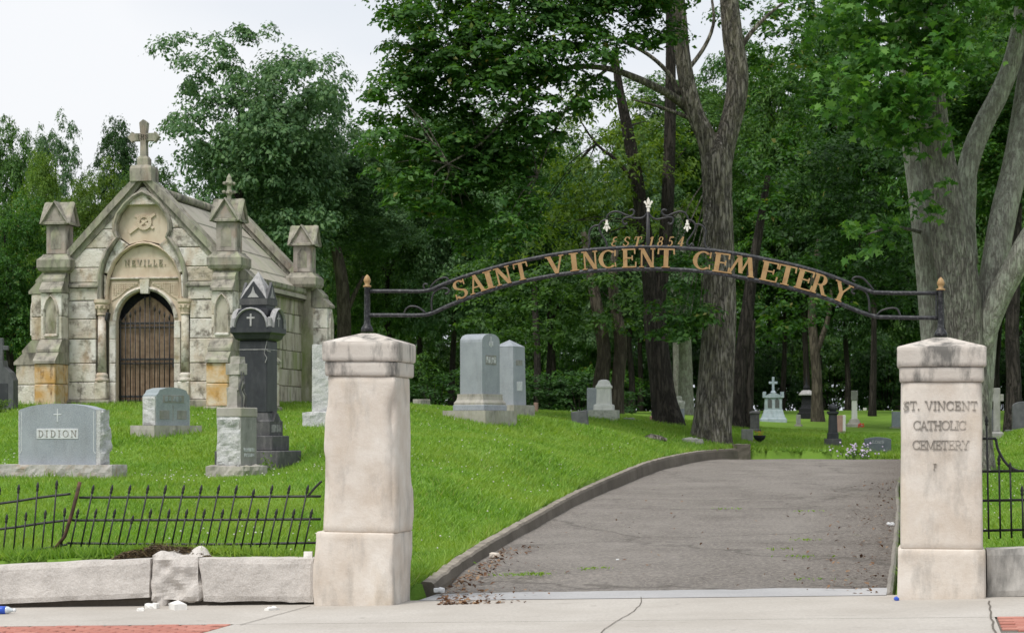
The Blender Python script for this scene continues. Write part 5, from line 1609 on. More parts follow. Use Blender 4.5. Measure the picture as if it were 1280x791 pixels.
MB().lathe([(.245, 2.14), (.30, 2.17), (.33, 2.24), (.36, 2.27), (.36, 2.35)], sq=True).build('cornice', M['dark_granite'], t)
g = MB()
for a in range(2):
    h = MB().prism([(-.26, 2.35)] + [(.26, 2.35)] + [(.26 * math.cos(R(b)), 2.35 + .27 * math.sin(R(b)) ** .9) for b in range(15, 180, 15)], -.352 + .003 * a, .352 - .003 * a); h.xform(RZ(90 * a)); g.add(h.v, h.f)
g.build('round_gables', M['dark_granite'], t)
for a in range(4):
    h = arc_strip([(-.27 * math.cos(R(b)), 2.35 + .29 * math.sin(R(b))) for b in range(0, 181, 15)], .035, -.36, -.30, 'gable_edge', M['dark_cap'], t)
    h.matrix_local = RZ(90 * a)
    c = MB().box(-.015, .015, -.362, -.34, 2.37, 2.57, .002).box(-.07, .07, -.3615, -.34, 2.49, 2.52, .002).xform(RZ(90 * a)).build('incised_cross', M['dark_cap'], t)
    MB().box(.28, .35, -.35, -.28, 2.35, 2.52, .02).xform(RZ(90 * a)).build('corner_block', M['dark_cap'], t)
MB().lathe([(.26, 2.55), (.26, 2.64), (.22, 2.66), (.22, 2.78)], sq=True).build('neck', M['dark_granite'], t)
MB().lathe([(.245, 2.72), (.245, 2.82), (.21, 2.83)], sq=True).build('collar', M['dark_rough'], t)
for a in range(4):
    MB().prism([(-.22, 2.82), (.22, 2.82), (0, 3.10)], -.242, -.20).xform(RZ(90 * a)).build('spire_gable', M['dark_granite'], t)
    MB().prism([(-.10, 2.84), (.10, 2.84), (.03, 2.92), (0, 3.02), (-.03, 2.92)], -.25, -.23).xform(RZ(90 * a)).build('leaf_carving', M['dark_cap'], t)
MB().lathe([(.23, 2.82), (.17, 2.98), (.005, 3.27)], sq=True).build('spire', M['dark_cap'], t)
t.scale = (.865, .865, .885)
# rock-faced shaft half hidden by the left pillar
t = place(404, 535, 36, -6, 'monument', 'pale rock-faced granite shaft on a block base, half hidden behind the left pillar', 'monument')
MB().rough(-.30, .30, -.28, .28, 0, .28, n=.05, amp=.02, seed=51).build('base', M['granite_rough'], t)
MB().rough(-.16, .16, -.15, .15, .28, 1.42, n=.04, amp=.012, seed=52).build('shaft', M['granite_rough'], t)
# large granite monument with rounded top, and its pointed neighbour
t = place(600, 525, 44, 58, 'monument', 'large grey granite monument with rounded top on a stepped base', 'monument')
MB().rough(-.72, .72, -.62, .62, 0, .22, n=.09, amp=.012, seed=61, faces='xXyY').build('base', M['granite_base'], t)
MB().box(-.53, .53, -.45, .45, .22, .335, .01).build('plinth', M['granite'], t)
MB().lathe([(.0, .335), (1.0, .335), (1.0, .38), (.90, .44), (.87, .50), (.87, .56), (0, .56)], sq=True).xform(Matrix.Diagonal((.51, .43, 1, 1))).build('moulded_plinth', M['granite_base'], t)
MB().prism([(-.40, .56), (.40, .56), (.40, 1.62)] + [(.40 * math.cos(R(a)), 1.62 + .18 * math.sin(R(a)) ** .8) for a in range(12, 180, 12)] + [(-.40, 1.62)], -.32, .32).build('die', M['granite'], t)
face_panel(t, M['old_stone'], -.24, .24, 1.16, 1.36, -.32)
worn_text(t, 5, .13, -.22, .22, 1.195, -.328, M['pale_granite'])
worn_text(t, 3, .09, -.10, .10, 1.55, -.324, M['pale_granite'])
MB().box(-.02, .02, -.326, -.31, 1.52, 1.74, .002).build('cross_carving', M['pale_granite'], t)
t.scale = (.84, .84, 1)
t = place(637, 526, 46.5, 58, 'monument', 'slimmer granite monument with pyramid top beside the large rounded one', 'monument')
MB().rough(-.48, .48, -.42, .42, 0, .24, n=.09, amp=.012, seed=62, faces='xXyY').build('base', M['granite_base'], t)
MB().lathe([(.29, .24), (.265, 1.50), (.27, 1.51), (.003, 1.66)], sq=True).build('shaft', M['granite'], t)
face_panel(t, M['old_stone'], -.15, .15, 1.10, 1.22, -.272)
face_panel(t, M['pale_granite'], -.12, .12, .55, .75, -.284)

t.scale = (.9, .9, 1)
def slab(px, py, Z, w, h, d, rz, mat, label, name='headstone', top='flat', base=None, lean=0, cat='headstone', mat2=None, txt=None):
    t = place(px, py, Z, rz, name, label, cat)
    z0 = 0
    if base:
        bw, bd, bh = base
        MB().rough(-bw / 2, bw / 2, -bd / 2, bd / 2, 0, bh, n=.1, amp=.012, seed=px * .1).build('base', mat2 or M['granite_base'], t)
        z0 = bh
    if top == 'flat': pts = [(-w / 2, z0), (w / 2, z0), (w / 2, h), (-w / 2, h)]
    elif top == 'round': pts = [(-w / 2, z0), (w / 2, z0), (w / 2, h - w * .25)] + [(w / 2 * math.cos(R(a)), h - w * .25 + w * .25 * math.sin(R(a))) for a in range(15, 180, 15)] + [(-w / 2, h - w * .25)]
    elif top == 'serp': pts = [(-w / 2, z0), (w / 2, z0), (w / 2, h - .05), (w * .3, h - .02), (0, h), (-w * .3, h - .02), (-w / 2, h - .05)]
    elif top == 'slant': pts = [(-w / 2, z0), (w / 2, z0), (w / 2, h), (-w / 2, h)]
    mb = MB().prism(pts, -d / 2, d / 2)
    o = mb.build('tablet', mat, t)
    bv = o.modifiers.new('bevel', 'BEVEL'); bv.width = .012; bv.segments = 1
    if lean: o.rotation_euler = (0, R(lean), 0)
    if txt:
        text_line(t, txt, .075, -w * .22, w * .22, z0 + (h - z0) * .58, -d / 2 - .003, M['pale_granite'], .008)
    return t
slab(527, 514, 52, .36, .32, .26, 48, M['granite_base'], 'small squat grey headstone right of the left pillar top', base=None)
slab(670, 518, 56, .10, .32, .10, -20, M['pink_granite'], 'tiny pinkish post marker right of the granite monuments', name='grave_marker', cat='grave marker')
slab(726, 532, 48, .36, .37, .16, -12, M['slate'], 'small dark slate headstone tilted on the lawn crest', lean=-6)
slab(741, 522, 57, .30, .78, .12, -10, M['granite'], 'upright grey slab behind the white marble monument')
t = place(755, 524, 54, -10, 'monument', 'white marble monument with domed top on a mottled base', 'monument')
MB().rough(-.36, .36, -.30, .30, 0, .26, n=.09, amp=.01, seed=71).build('base', M['marble_base'], t)
MB().lathe([(.24, .26), (.24, .36), (.225, .40), (.18, .41), (.165, .80), (.19, .82), (.19, .87), (.16, .90), (.12, 1.0), (.06, 1.03)], sq=True).build('shaft', M['white_marble'], t)
slab(786, 528, 55, .28, .12, .2, -10, M['old_stone'], 'low grey block marker on the lawn right of the white monument', name='grave_marker', cat='grave marker')
slab(817, 529, 57, .20, .18, .16, -5, M['pink_granite'], 'low pink block at the foot of the dark trunk', name='grave_marker', cat='grave marker')
slab(818, 523, 60, .18, .24, .14, -5, M['slate'], 'small dark block behind the low pink marker', name='grave_marker', cat='grave marker')
t = place(849, 531, 59, -12, 'monument', 'grey stone figure on a slab peeping from behind the dark trunk', 'monument')
MB().box(-.14, .14, -.10, .10, 0, .42, .02).build('slab', M['granite'], t)
sm = MB().rough(-.13, .13, -.10, .10, .42, .62, n=.05, amp=.035, seed=75); sm.rough(-.08, .07, -.07, .07, .60, .74, n=.04, amp=.03, seed=76)
sm.build('weathered_figure', M['marble_base'], t)
slab(904, 530, 64, .26, .42, .14, -10, M['granite'], 'plain grey headstone just right of the big forked trunk')
slab(934, 553, 55, .30, .37, .12, -4, M['old_stone'], 'plain grey square headstone left of the flower urn', base=(.42, .22, .05))
t = place(943.5, 545, 59, -6, 'monument', 'short dark square column behind the flower urn', 'monument')
MB().lathe([(.17, 0), (.17, .10), (.125, .12), (.125, .52), (.15, .54), (.15, .58), (.08, .62)], sq=True).build('column', M['dark_rough'], t)
t = place(949.5, 552, 55, 0, 'flower_urn', 'black footed urn with yellow flowers on the lawn', 'urn')
MB().lathe([(.10, 0), (.10, .03), (.04, .07), (.05, .10), (.13, .16), (.16, .24), (.15, .26), (.11, .25)], 14).build('bowl', M['black_stone'], t, smooth=True)
M['yellow_petal'] = plain('yellow_petals', (.62, .36, .03), .6, .2)
M['purple_petal'] = plain('lilac_petals', (.50, .40, .58), .6, .2, c2=(.70, .64, .74))
M['red_petal'] = plain('red_petals', (.55, .05, .02), .6, .2)
M['white_petal'] = plain('white_clover', (.62, .62, .54), .7, .2)
fl = MB()
for i in range(26):
    x, y, z = rm.uniform(-.11, .11), rm.uniform(-.11, .11), rm.uniform(.25, .36)
    fl.add([(x - .022, y, z), (x + .022, y, z + .006), (x, y + .02, z + .02), (x, y - .02, z + .012)], [(0, 1, 2), (0, 3, 1)])
tag(fl.build('blooms', M['yellow_petal'], t), kind='stuff')
t = place(966.5, 526, 70, -4, 'monument', 'pale blue-grey monument with flared foot and cross on top', 'monument')
MB().lathe([(.43, 0), (.43, .10), (.39, .13), (.33, .28), (.29, .42)], sq=True).xform(Matrix.Diagonal((1, .75, 1, 1))).build('foot', M['blue_stone'], t)
MB().box(-.28, .28, -.21, .21, .42, .80, .01).build('die', M['blue_stone'], t)
for s_ in (-1, 1): MB().prism([(s_ * .05, .46), (s_ * .19, .46), (s_ * .19, .72), (s_ * .12, .77), (s_ * .05, .72)], -.216, -.20).build('arched_panel', M['slate'], t)
MB().prism([(-.34, .80), (.34, .80), (.34, .90), (.25, .87), (0, .98), (-.25, .87), (-.34, .90)], -.25, .25).build('pediment', M['blue_stone'], t)
MB().box(-.34, -.24, -.24, .24, .88, .99, .01).box(.24, .34, -.24, .24, .88, .99, .01).build('corner_ears', M['blue_stone'], t)
MB().lathe([(.09, .97), (.05, 1.03)], sq=True).box(-.04, .04, -.04, .04, 1.0, 1.48, .01).build('cross_shaft', M['blue_stone'], t)
MB().box(-.14, .14, -.035, .035, 1.25, 1.33, .01).build('cross_arm', M['blue_stone'], t)
slab(998, 535, 66, .13, .36, .13, 0, M['old_stone'], 'tiny pale post marker right of the blue-grey cross monument', name='grave_marker', cat='grave marker', base=(.22, .22, .06))
t = place(1008, 513, 75, -5, 'monument', 'far black urn-topped monument before the dark wood', 'monument')
MB().lathe([(.30, 0), (.30, .2), (.25, .22), (.25, .36), (.19, .4), (.17, .48), (.16, .78), (.19, .82)], sq=True).build('pedestal', M['black_stone'], t)
MB().lathe([(.26, .82), (.26, .86), (.16, .98), (.10, 1.0)], sq=True).build('hood', M['dark_cap'], t)
MB().lathe([(.09, 1.0), (.12, 1.06), (.09, 1.14), (.04, 1.19), (.05, 1.25), (.02, 1.4), (.01, 1.5)], 12).build('urn_finial', M['black_stone'], t, smooth=True)
t = place(1041, 557, 56, -3, 'monument', 'dark granite column with ball top on a block base', 'monument')
MB().box(-.21, .21, -.19, .19, 0, .22, .012).build('base', M['dark_rough'], t)
MB().lathe([(.14, .22), (.14, .36), (.115, .38), (.10, .84), (.14, .88), (.14, .94)], sq=True).build('column', M['dark_granite'], t)
MB().lathe([(.06, .93), (.11, .96), (.13, 1.02), (.11, 1.09), (.05, 1.13), (.01, 1.14)], 14).build('ball_top', M['dark_granite'], t, smooth=True)
slab(1049, 541, 61, .19, .56, .14, 0, M['pink_granite'], 'pink granite headstone partly behind the ball-topped column', base=(.32, .24, .08))
slab(1055, 542, 62, .09, .53, .09, 0, M['white_marble'], 'thin white post beside the pink granite headstone', name='grave_marker', cat='grave marker', base=(.22, .2, .05))
t = place(1068, 533, 68, -4, 'monument', 'slender white column with square block top on stepped foot', 'monument')
MB().lathe([(.24, 0), (.24, .09), (.18, .13), (.13, .24), (.10, .26)], sq=True).build('foot', M['granite_base'], t)
MB().lathe([(.085, .26), (.08, .84)], sq=True).build('shaft', M['white_marble'], t)
MB().box(-.10, .10, -.10, .10, .84, 1.16, .015).build('block_top', M['old_stone'], t)
p = place(1076.5, 531, 67, 0, 'flower_bunch', 'small bunch of red flowers at the white column foot', 'flowers')
fl = MB()
for i in range(14):
    x, y, z = rm.uniform(-.09, .09), rm.uniform(-.05, .05), rm.uniform(.02, .14)
    fl.add([(x - .03, y, z), (x + .03, y, z + .01), (x, y + .02, z + .04), (x, y - .02, z - .015)], [(0, 1, 2), (0, 3, 1)])
tag(fl.build('blooms', M['red_petal'], p), kind='stuff')
slab(1120, 535, 68, .26, .54, .15, 0, M['granite'], 'narrow grey headstone at the left edge of the lettered pillar', base=(.36, .24, .05))
slab(1097, 566, 53.4, .66, .43, .16, 0, M['slate_blue'], 'wide blue-grey headstone with pale lettering at the end of the drive', top='serp', base=(.80, .3, .035), txt='LORD')
slab(1081, 513, 90, .14, .12, .12, 0, M['white_marble'], 'tiny white marker far off at the wood edge', name='grave_marker', cat='grave marker')
t = place(1246, 541, 48, -10, 'monument', 'grey stone cross monument just right of the big grey maple', 'monument')
MB().lathe([(.17, 0), (.15, .14), (.11, .18)], sq=True).build('foot', M['old_stone'], t)
MB().box(-.075, .075, -.06, .06, .18, 1.16, .01).build('cross_shaft', M['old_stone'], t)
MB().box(-.15, .15, -.05, .05, .86, 1.02, .01).build('cross_arm', M['old_stone'], t)
slab(1278, 541, 50, .46, .76, .3, -8, M['slate'], 'broad dark headstone with gabled top at the right edge', top='round')
slab(1262, 540, 49.5, .2, .14, .3, -8, M['slate'], 'low dark block left of the broad dark headstone', name='grave_marker', cat='grave marker')
slab(1241, 540, 52, .34, .9, .2, -8, M['slate'], 'dark stepped stone half hidden behind the grey maple trunk')
t = place(2, 508, 38.5, -5, 'monument', 'dark shouldered monument with cross, at the left edge beyond the headstones', 'monument')
MB().prism([(-.26, 0), (.26, 0), (.26, .56), (.20, .70), (.08, .80), (.06, .92), (-.06, .92), (-.08, .80), (-.20, .70), (-.26, .56)], -.14, .14).build('die', M['slate'], t)
MB().prism([(-.16, .50), (.16, .50), (.16, .1), (-.16, .1)], -.15, -.13).build('sunk_face', M['dark_granite'], t)
MB().box(-.035, .035, -.04, .04, .92, 1.32, .008).build('cross_shaft', M['slate'], t)
MB().box(-.13, .13, -.035, .035, 1.10, 1.18, .008).build('cross_arm', M['slate'], t)

# let every stone reach well into the turf, so that none hovers on a slope
for o in list(bpy.data.objects):
    if o.type == 'EMPTY' and o.parent is None and o.get('category') in ('headstone', 'monument', 'grave marker', 'urn'):
        for ch in o.children:
            if ch.type == 'MESH' and not ch.name.startswith('letter') and ch.location.length < .01 and min(v.co.z for v in ch.data.vertices) < .03:
                for v in ch.data.vertices:
                    if v.co.z < .03: v.co.z = -.3
# ---------------------------------------------------------------- trees
nr = np.random.default_rng(7)
def leaf_arrays(c, rng, size, spread=.42, aspect=.55, droop=.35, fold=.12, nrm=None):
    """4-vertex folded leaves at the points c"""
    n = len(c)
    az = rng.uniform(0, 2 * np.pi, n)
    el = rng.normal(-droop, .4, n)
    a = np.stack([np.cos(az) * np.cos(el), np.sin(az) * np.cos(el), np.sin(el)], -1)
    up = np.stack([rng.normal(0, spread, n), rng.normal(0, spread, n), np.ones(n)], -1)
    if nrm is not None:
        up = up * .75 + nrm * .9
        a = a - up * (np.sum(a * up, 1) / np.sum(up * up, 1))[:, None] * .8
        a /= np.linalg.norm(a, axis=1, keepdims=True) + 1e-9
    b = np.cross(up, a); b /= np.linalg.norm(b, axis=1, keepdims=True) + 1e-9
    nn = np.cross(a, b)
    s = (size * (.45 + 1.1 * rng.uniform(0, 1, n) ** 1.3))[:, None]
    v = np.empty((n, 4, 3))
    v[:, 0] = c - a * s * .5
    v[:, 1] = c + b * s * aspect * .5 + nn * s * fold - a * s * .05
    v[:, 2] = c + a * s * .5 - nn * s * fold * .6
    v[:, 3] = c - b * s * aspect * .5 + nn * s * fold - a * s * .05
    return v
def leaf_mesh(name, v, mat):
    n = len(v)
    me = bpy.data.meshes.new(name)
    me.vertices.add(n * 4); me.vertices.foreach_set('co', v.astype(np.float32).ravel())
    me.loops.add(n * 4); me.loops.foreach_set('vertex_index', np.arange(n * 4, dtype=np.int32))
    me.polygons.add(n); me.polygons.foreach_set('loop_start', np.arange(0, n * 4, 4, dtype=np.int32))
    me.update(calc_edges=True)
    me.materials.append(mat)
    return me
MAPLE = np.array([(0, -.5), (.10, -.22), (.42, -.34), (.34, -.10), (.56, .10), (.30, .10), (.22, .16), (.0, .56), (-.22, .16), (-.30, .10), (-.56, .10), (-.34, -.10), (-.42, -.34), (-.10, -.22)])
def maple_mesh(name, c, rng, size, mat):
    n = len(c)
    az = rng.uniform(0, 2 * np.pi, n); el = rng.normal(-.55, .35, n)
    a = np.stack([np.cos(az) * np.cos(el), np.sin(az) * np.cos(el), np.sin(el)], -1)
    up = np.stack([rng.normal(0, .4, n), rng.normal(-.25, .4, n), np.ones(n)], -1)
    b = np.cross(up, a); b /= np.linalg.norm(b, axis=1, keepdims=True)
    nn = np.cross(a, b)
    s = size * rng.uniform(.6, 1.25, n)
    k = len(MAPLE)
    bend = -.28 * np.abs(MAPLE[:, 0]) ** 1.5 - .18 * np.maximum(MAPLE[:, 1], 0)
    v = c[:, None, :] + s[:, None, None] * (MAPLE[None, :, 0, None] * b[:, None, :] + MAPLE[None, :, 1, None] * a[:, None, :] + bend[None, :, None] * nn[:, None, :])
    me = bpy.data.meshes.new(name)
    me.vertices.add(n * k); me.vertices.foreach_set('co', v.astype(np.float32).ravel())
    me.loops.add(n * k); me.loops.foreach_set('vertex_index', np.arange(n * k, dtype=np.int32))
    me.polygons.add(n); me.polygons.foreach_set('loop_start', np.arange(0, n * k, k, dtype=np.int32))
    me.update(calc_edges=True)
    me.materials.append(mat)
    return me
def fill(blobs, rng, dens=5.0, per=90, cr=.55, shell=.5, flat=.5, hang=.35, nrm=False):
    """leaf positions: rounded tufts of leaves spread through the blobs, with air between the tufts"""
    out, no = [], []
    for bx, by, bz, rx, ry, rz in blobs:
        m = max(3, int(dens * math.pi * rx * rz))
        d = rng.normal(0, 1, (m, 3)); d /= np.linalg.norm(d, axis=1, keepdims=True)
        r = shell + (1 - shell) * rng.uniform(0, 1, m) ** .6
        r *= 1 + .22 * np.sin(d[:, 0] * 5 + bx) * np.cos(d[:, 2] * 4 + bz)
        cc = np.array([bx, by, bz]) + d * r[:, None] * np.array([rx, ry, rz])
        csz = cr * rng.uniform(.5, 1.4, m)
        o = rng.normal(0, 1, (m, per, 3)); o /= np.linalg.norm(o, axis=2, keepdims=True)
        o[..., 2] = np.where(o[..., 2] < -.25, -o[..., 2], o[..., 2])
        q = o.copy()
        o *= (csz[:, None] * (.35 + .65 * rng.uniform(0, 1, (m, per)) ** .5) * rng.uniform(.8, 1.25, (m, per)))[..., None]
        h = np.hypot(o[..., 0], o[..., 1])
        o[..., 2] = o[..., 2] * flat - hang * h
        # a tuft leans outwards from its crown
        o[..., 0] += d[:, None, 0] * csz[:, None] * .5; o[..., 1] += d[:, None, 1] * csz[:, None] * .5
        q = q + d[:, None, :] * .4
        keep = rng.uniform(0, 1, (m, per)) < rng.uniform(.55, 1.0, (m, 1))
        out.append((cc[:, None, :] + o)[keep]); no.append(q[keep])
    if nrm: return np.concatenate(out), np.concatenate(no)
    return np.concatenate(out)
def pxblobs(lst, Z, dz=0.0, seed=0):
    rr = random.Random(seed)
    out = []
    for q in lst:
        px, py, rx, ry = q[:4]
        z = (q[4] if len(q) > 4 else Z) + rr.uniform(-dz, dz)
        p = P(px, py, z); k = ppm(z)
        out.append((p.x, p.y, p.z, rx / k, (rx + ry) / 2 / k * 1.2, ry / k))
    return out
def resample(pts, rad, step):
    pts = [Vector(p) for p in pts]
    P2 = [Vector(p) for p in smooth_line([tuple(p) for p in pts], 8)]
    n = len(P2)
    rr = np.interp(np.linspace(0, len(pts) - 1, n), range(len(pts)), rad)
    out, ro, acc = [P2[0]], [rr[0]], 0
    for i in range(1, n):
        acc += (P2[i] - P2[i - 1]).length
        if acc >= step or i == n - 1:
            out.append(P2[i]); ro.append(rr[i]); acc = 0
    return out, list(ro)
def stems(paths, Z, base, seg=20, step=.22, amp=.06, flare=(.45, .5), seed=0):
    """paths in photo pixels at distance Z (or per point) -> one tapered mesh, relative to base"""
    mb = MB()
    for i, (pts, wid) in enumerate(paths):
        q = []; r = []
        for p, w in zip(pts, wid):
            z = p[2] if len(p) > 2 else Z
            q.append(P(p[0], p[1], z) - base); r.append(w / 2 / ppm(z))
        if i == 0 or q[0].z < .3:
            q.insert(0, q[0] - Vector((0, 0, .45))); r.insert(0, r[0])
        q2, r2 = resample(q, r, step)
        big = r2[0] > .12
        mb.tube(q2, r2, seg if big else 8, amp=amp if big else .05, flare=flare if (i == 0 and flare) else None, seed=seed + i * 3.7, lobes=5)
    return mb
def tree(label, paths,  Z, bark, crown_me=None, crown_at=None, group=None, name='tree', seed=0, seg=20, flare=(.45, .5), step=.22, amp=.06, leafmat=None, crown_scale=(1, 1, 1), rot=0, ground=None, extra=()):
    b = paths[0][0][0]
    p = P(b[0], b[1], b[2] if len(b) > 2 else Z)
    base = Vector((p.x, p.y, gz(p.x, p.y) - .05)) if ground is None else p
    t = empty(name, base, 0, label, 'tree', group)
    # sink the first point to the ground
    mb = stems(paths, Z, base, seg=seg, seed=seed, flare=flare, step=step, amp=amp)
    mb.build('trunk', bark, t, smooth=True)
    for nm, pth, bk in extra:
        stems(pth, Z, base, seg=seg, seed=seed + 40, flare=None, step=step, amp=amp).build(nm, bk, t, smooth=True)
    if crown_me is not None:
        o = obj_from('crown', crown_me, t, loc=(Vector(crown_at) - base) if crown_at is not None else -base, rot=(0, 0, rot), scale=crown_scale)
        if leafmat:
            o.material_slots[0].link = 'OBJECT'; o.material_slots[0].material = leafmat
    return t

# --- crowns shared by the wood: about 4 m in radius, in five shapes
def crown_variant(seed, nl=30, R0=4.0, zs_=1.15, leaf=.155, per=70, mat='mid'):
    rng = np.random.default_rng(seed)
    blobs = []
    for i in range(nl):
        th = rng.uniform(0, 2 * np.pi); ph = rng.uniform(-.75, 1.0)
        rr = R0 * (.60 + .26 * rng.uniform(-1, 1)) * math.sqrt(max(0, 1 - ph * ph * .85))
        lr = rng.uniform(.7, 1.6)
        blobs.append((rr * math.cos(th), rr * math.sin(th), ph * R0 * zs_ * .72, lr * 1.15, lr * 1.15, lr * .8))
    blobs.append((0, 0, -.3, R0 * .45, R0 * .45, R0 * .55))
    c, q = fill(blobs, rng, dens=4.6, per=110, cr=.58, nrm=True)
    return leaf_mesh('crown_leaves', leaf_arrays(c, rng, leaf, nrm=q), L[mat])
CV = [crown_variant(100 + i) for i in range(5)]
def trunk_variant(seed, H=9.0):
    rng = random.Random(seed)
    mb = MB()
    pts = [(0, 0, -.3)]
    x = y = 0
    for k in range(1, 7):
        x += rng.uniform(-.22, .22); y += rng.uniform(-.22, .22)
        pts.append((x, y, H * k / 6))
    q, r = resample(pts, [.26, .21, .19, .17, .13, .09, .04], .5)
    mb.tube(q, r, 10, amp=.06, flare=(.4, .5), seed=seed, lobes=4)
    for k in range(7):
        z0 = H * rng.uniform(.32, .8)
        i = min(range(len(q)), key=lambda i: abs(q[i].z - z0))
        a = rng.uniform(0, 6.28); ln = rng.uniform(1.6, 3.2)
        e = q[i] + Vector((math.cos(a) * ln, math.sin(a) * ln, ln * rng.uniform(.35, .9)))
        m_ = (q[i] + e) / 2 + Vector((0, 0, .25))
        mb.tube([q[i], m_, e], [r[i] * .55, r[i] * .4, .02], 6)
    me = bpy.data.meshes.new('trunk'); me.from_pydata(mb.v, [], mb.f); me.update()
    me.polygons.foreach_set('use_smooth', [True] * len(me.polygons))
    me.materials.append(B['dark'])
    return me
TV = [trunk_variant(40 + i) for i in range(4)]
tn = random.Random(3)
def wood_tree(px, Z, py_top, wid_px, mat, label, group, v=None, low=.34):
    """a whole tree by its place, top and crown width in the photo"""
    X = (px - 640) / F * Z
    g = gz(X, Z)
    H = EYE + (HOR - py_top) / F * Z - g
    t = empty('tree', (X, Z, g), tn.uniform(0, 6.28), label, 'tree', group)
    rx = wid_px / 2 / ppm(Z) / 4.3
    cz = H * (1 + low) / 2
    rz = H * (1 - low) / 2 / 4.3
    tm = TV[tn.randrange(4)]
    tr_ = obj_from('trunk', tm, t, scale=(max(.5, rx * .8), max(.5, rx * .8), H * .80 / 9.0))
    o = obj_from('crown', CV[v if v is not None else tn.randrange(5)], t, loc=(0, 0, cz), scale=(rx, rx, rz))
    o.material_slots[0].link = 'OBJECT'; o.material_slots[0].material = L[mat]
    return t

# single trees that stand out at the left
wood_tree(303, 68, 14, 285, 'blue', 'broad tall blue-green tree rising behind the mausoleum roof', None, 0, .12)
wood_tree(415, 78, 140, 170, 'blue', 'pale blue-green tree between the tall tree and the overhanging branches', None, 1, .1)
wood_tree(66, 98, 130, 110, 'blue', 'tall thin-crowned tree against the sky at far left', None, 2, .1)
wood_tree(143, 100, 150, 110, 'deep', 'dark round-topped tree seen left of the gable cross', None, 3, .1)
wood_tree(0, 84, 145, 110, 'mid', 'green tree cut off by the left edge of the picture', None, 4, .05)
wood_tree(118, 74, 205, 120, 'yellow', 'light green young tree behind the left gable slope', None, 1, .08)
wood_tree(52, 80, 190, 90, 'yellow', 'yellow-green sapling before the tall tree at far left', None, 3, .08)
wood_tree(10, 58, 235, 150, 'oak', 'dark leafy tree close behind the left mausoleum buttress', None, 2, .04)
wood_tree(-60, 62, 200, 160, 'mid', 'green tree beyond the left edge of the picture', None, 0, .04)
wood_tree(190, 86, 200, 130, 'mid', 'green tree behind the mausoleum gable', None, 4, .05)
# the wood behind the graves: nothing tells one from the next
WL, WG = 'leafy tree in the dense dark wood behind the graves', 'wood behind the graves'
rows_ = [(76, 365, 1000, 105, 150, 'mid'), (90, 330, 1420, 92, 150, 'mid'), (104, -60, 1420, 84, 175, 'deep')]
for Z, xa, xb, st, tp, mt in rows_:
    x = xa
    k = 0
    while x < xb:
        if not (Z < 80 and 840 < x < 1000):
            mt2 = tn.choice(['mid', 'oak', 'blue', 'mid', 'deep']) if x < 950 else tn.choice(['mid', 'mid', 'deep', 'oak'])
            pt = tp + tn.uniform(-35, 35)
            if x < 330: pt += 90
            wood_tree(x + tn.uniform(-14, 14), Z + tn.uniform(-3, 3), pt, tn.uniform(140, 185), mt2, {'mid': 'fresh green tree', 'oak': 'dark green tree', 'blue': 'blue-green tree', 'deep': 'darkest green tree'}[mt2] + ' in the dense wood behind the graves', WG + ' (' + mt2 + ')', low=.12)
        x += st
for px_, Z_, tp_ in ((1090, 78, -60), (1180, 74, -80), (1290, 72, -60), (1240, 88, -40), (1010, 90, 10), (1350, 84, -40), (930, 96, 60)):
    wood_tree(px_, Z_, tp_, 190, tn.choice(['mid', 'oak']), 'tall green tree rising out of the picture behind the grey maple', 'tall trees behind the maple', low=.15)
for k in range(16):
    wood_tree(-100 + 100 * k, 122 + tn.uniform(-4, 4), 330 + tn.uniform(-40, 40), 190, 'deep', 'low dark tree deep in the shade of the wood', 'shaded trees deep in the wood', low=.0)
# dense undergrowth along the wood's edge
def bush_variant(seed):
    rng = np.random.default_rng(seed)
    blobs = [(rng.uniform(-1.6, 1.6), rng.uniform(-.9, .9), rng.uniform(.3, 1.7), rng.uniform(.6, 1.0), rng.uniform(.6, 1.0), rng.uniform(.5, .8)) for _ in range(11)]
    c, q = fill(blobs, rng, dens=7, per=60, cr=.36, nrm=True)
    k = c[:, 2] > .03
    return leaf_mesh('bush_leaves', leaf_arrays(c[k], rng, .15, nrm=q[k]), L['deep'])
BV = [bush_variant(60 + i) for i in range(3)]
def stem_mesh(seed):
    rng = random.Random(seed); mb = MB()
    for k in range(6):
        x, y = rng.uniform(-.6, .6), rng.uniform(-.4, .4)
        mb.tube([(x * .3, y * .3, -.1), (x, y, .7), (x * 1.6, y * 1.6, 1.5)], [.03, .022, .01], 5)
    me = bpy.data.meshes.new('stems'); me.from_pydata(mb.v, [], mb.f); me.update(); me.materials.append(B['dark']); return me
SV = stem_mesh(4)
def bush(px, Z, w_px, h_px, mat, label, group=None):
    X = (px - 640) / F * Z
    t = empty('bush', (X, Z, gz(X, Z) - .03), tn.uniform(-.5, .5), label, 'bush', group)
    s = w_px / ppm(Z) / 4.2; h = h_px / ppm(Z) / 2.5
    obj_from('stems', SV, t, scale=(s, s, h))
    o = obj_from('foliage', BV[tn.randrange(3)], t, scale=(s, s, h))
    o.material_slots[0].link = 'OBJECT'; o.material_slots[0].material = L[mat]
    return t
for Z, st, hh in ((66, 100, 62), (82, 78, 75), (96, 66, 105), (112, 60, 130)):
    x = 340 if Z < 90 else -80
    while x < 1420:
        if not (Z < 88 and x > 790):
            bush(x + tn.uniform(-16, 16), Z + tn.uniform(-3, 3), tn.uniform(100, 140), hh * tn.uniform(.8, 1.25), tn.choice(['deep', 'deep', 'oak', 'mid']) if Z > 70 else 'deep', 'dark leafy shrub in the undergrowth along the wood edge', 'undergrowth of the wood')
        x += st
bush(-12, 37.5, 40, 44, 'yellow', 'bright green little bush before the dark monument at the left edge')

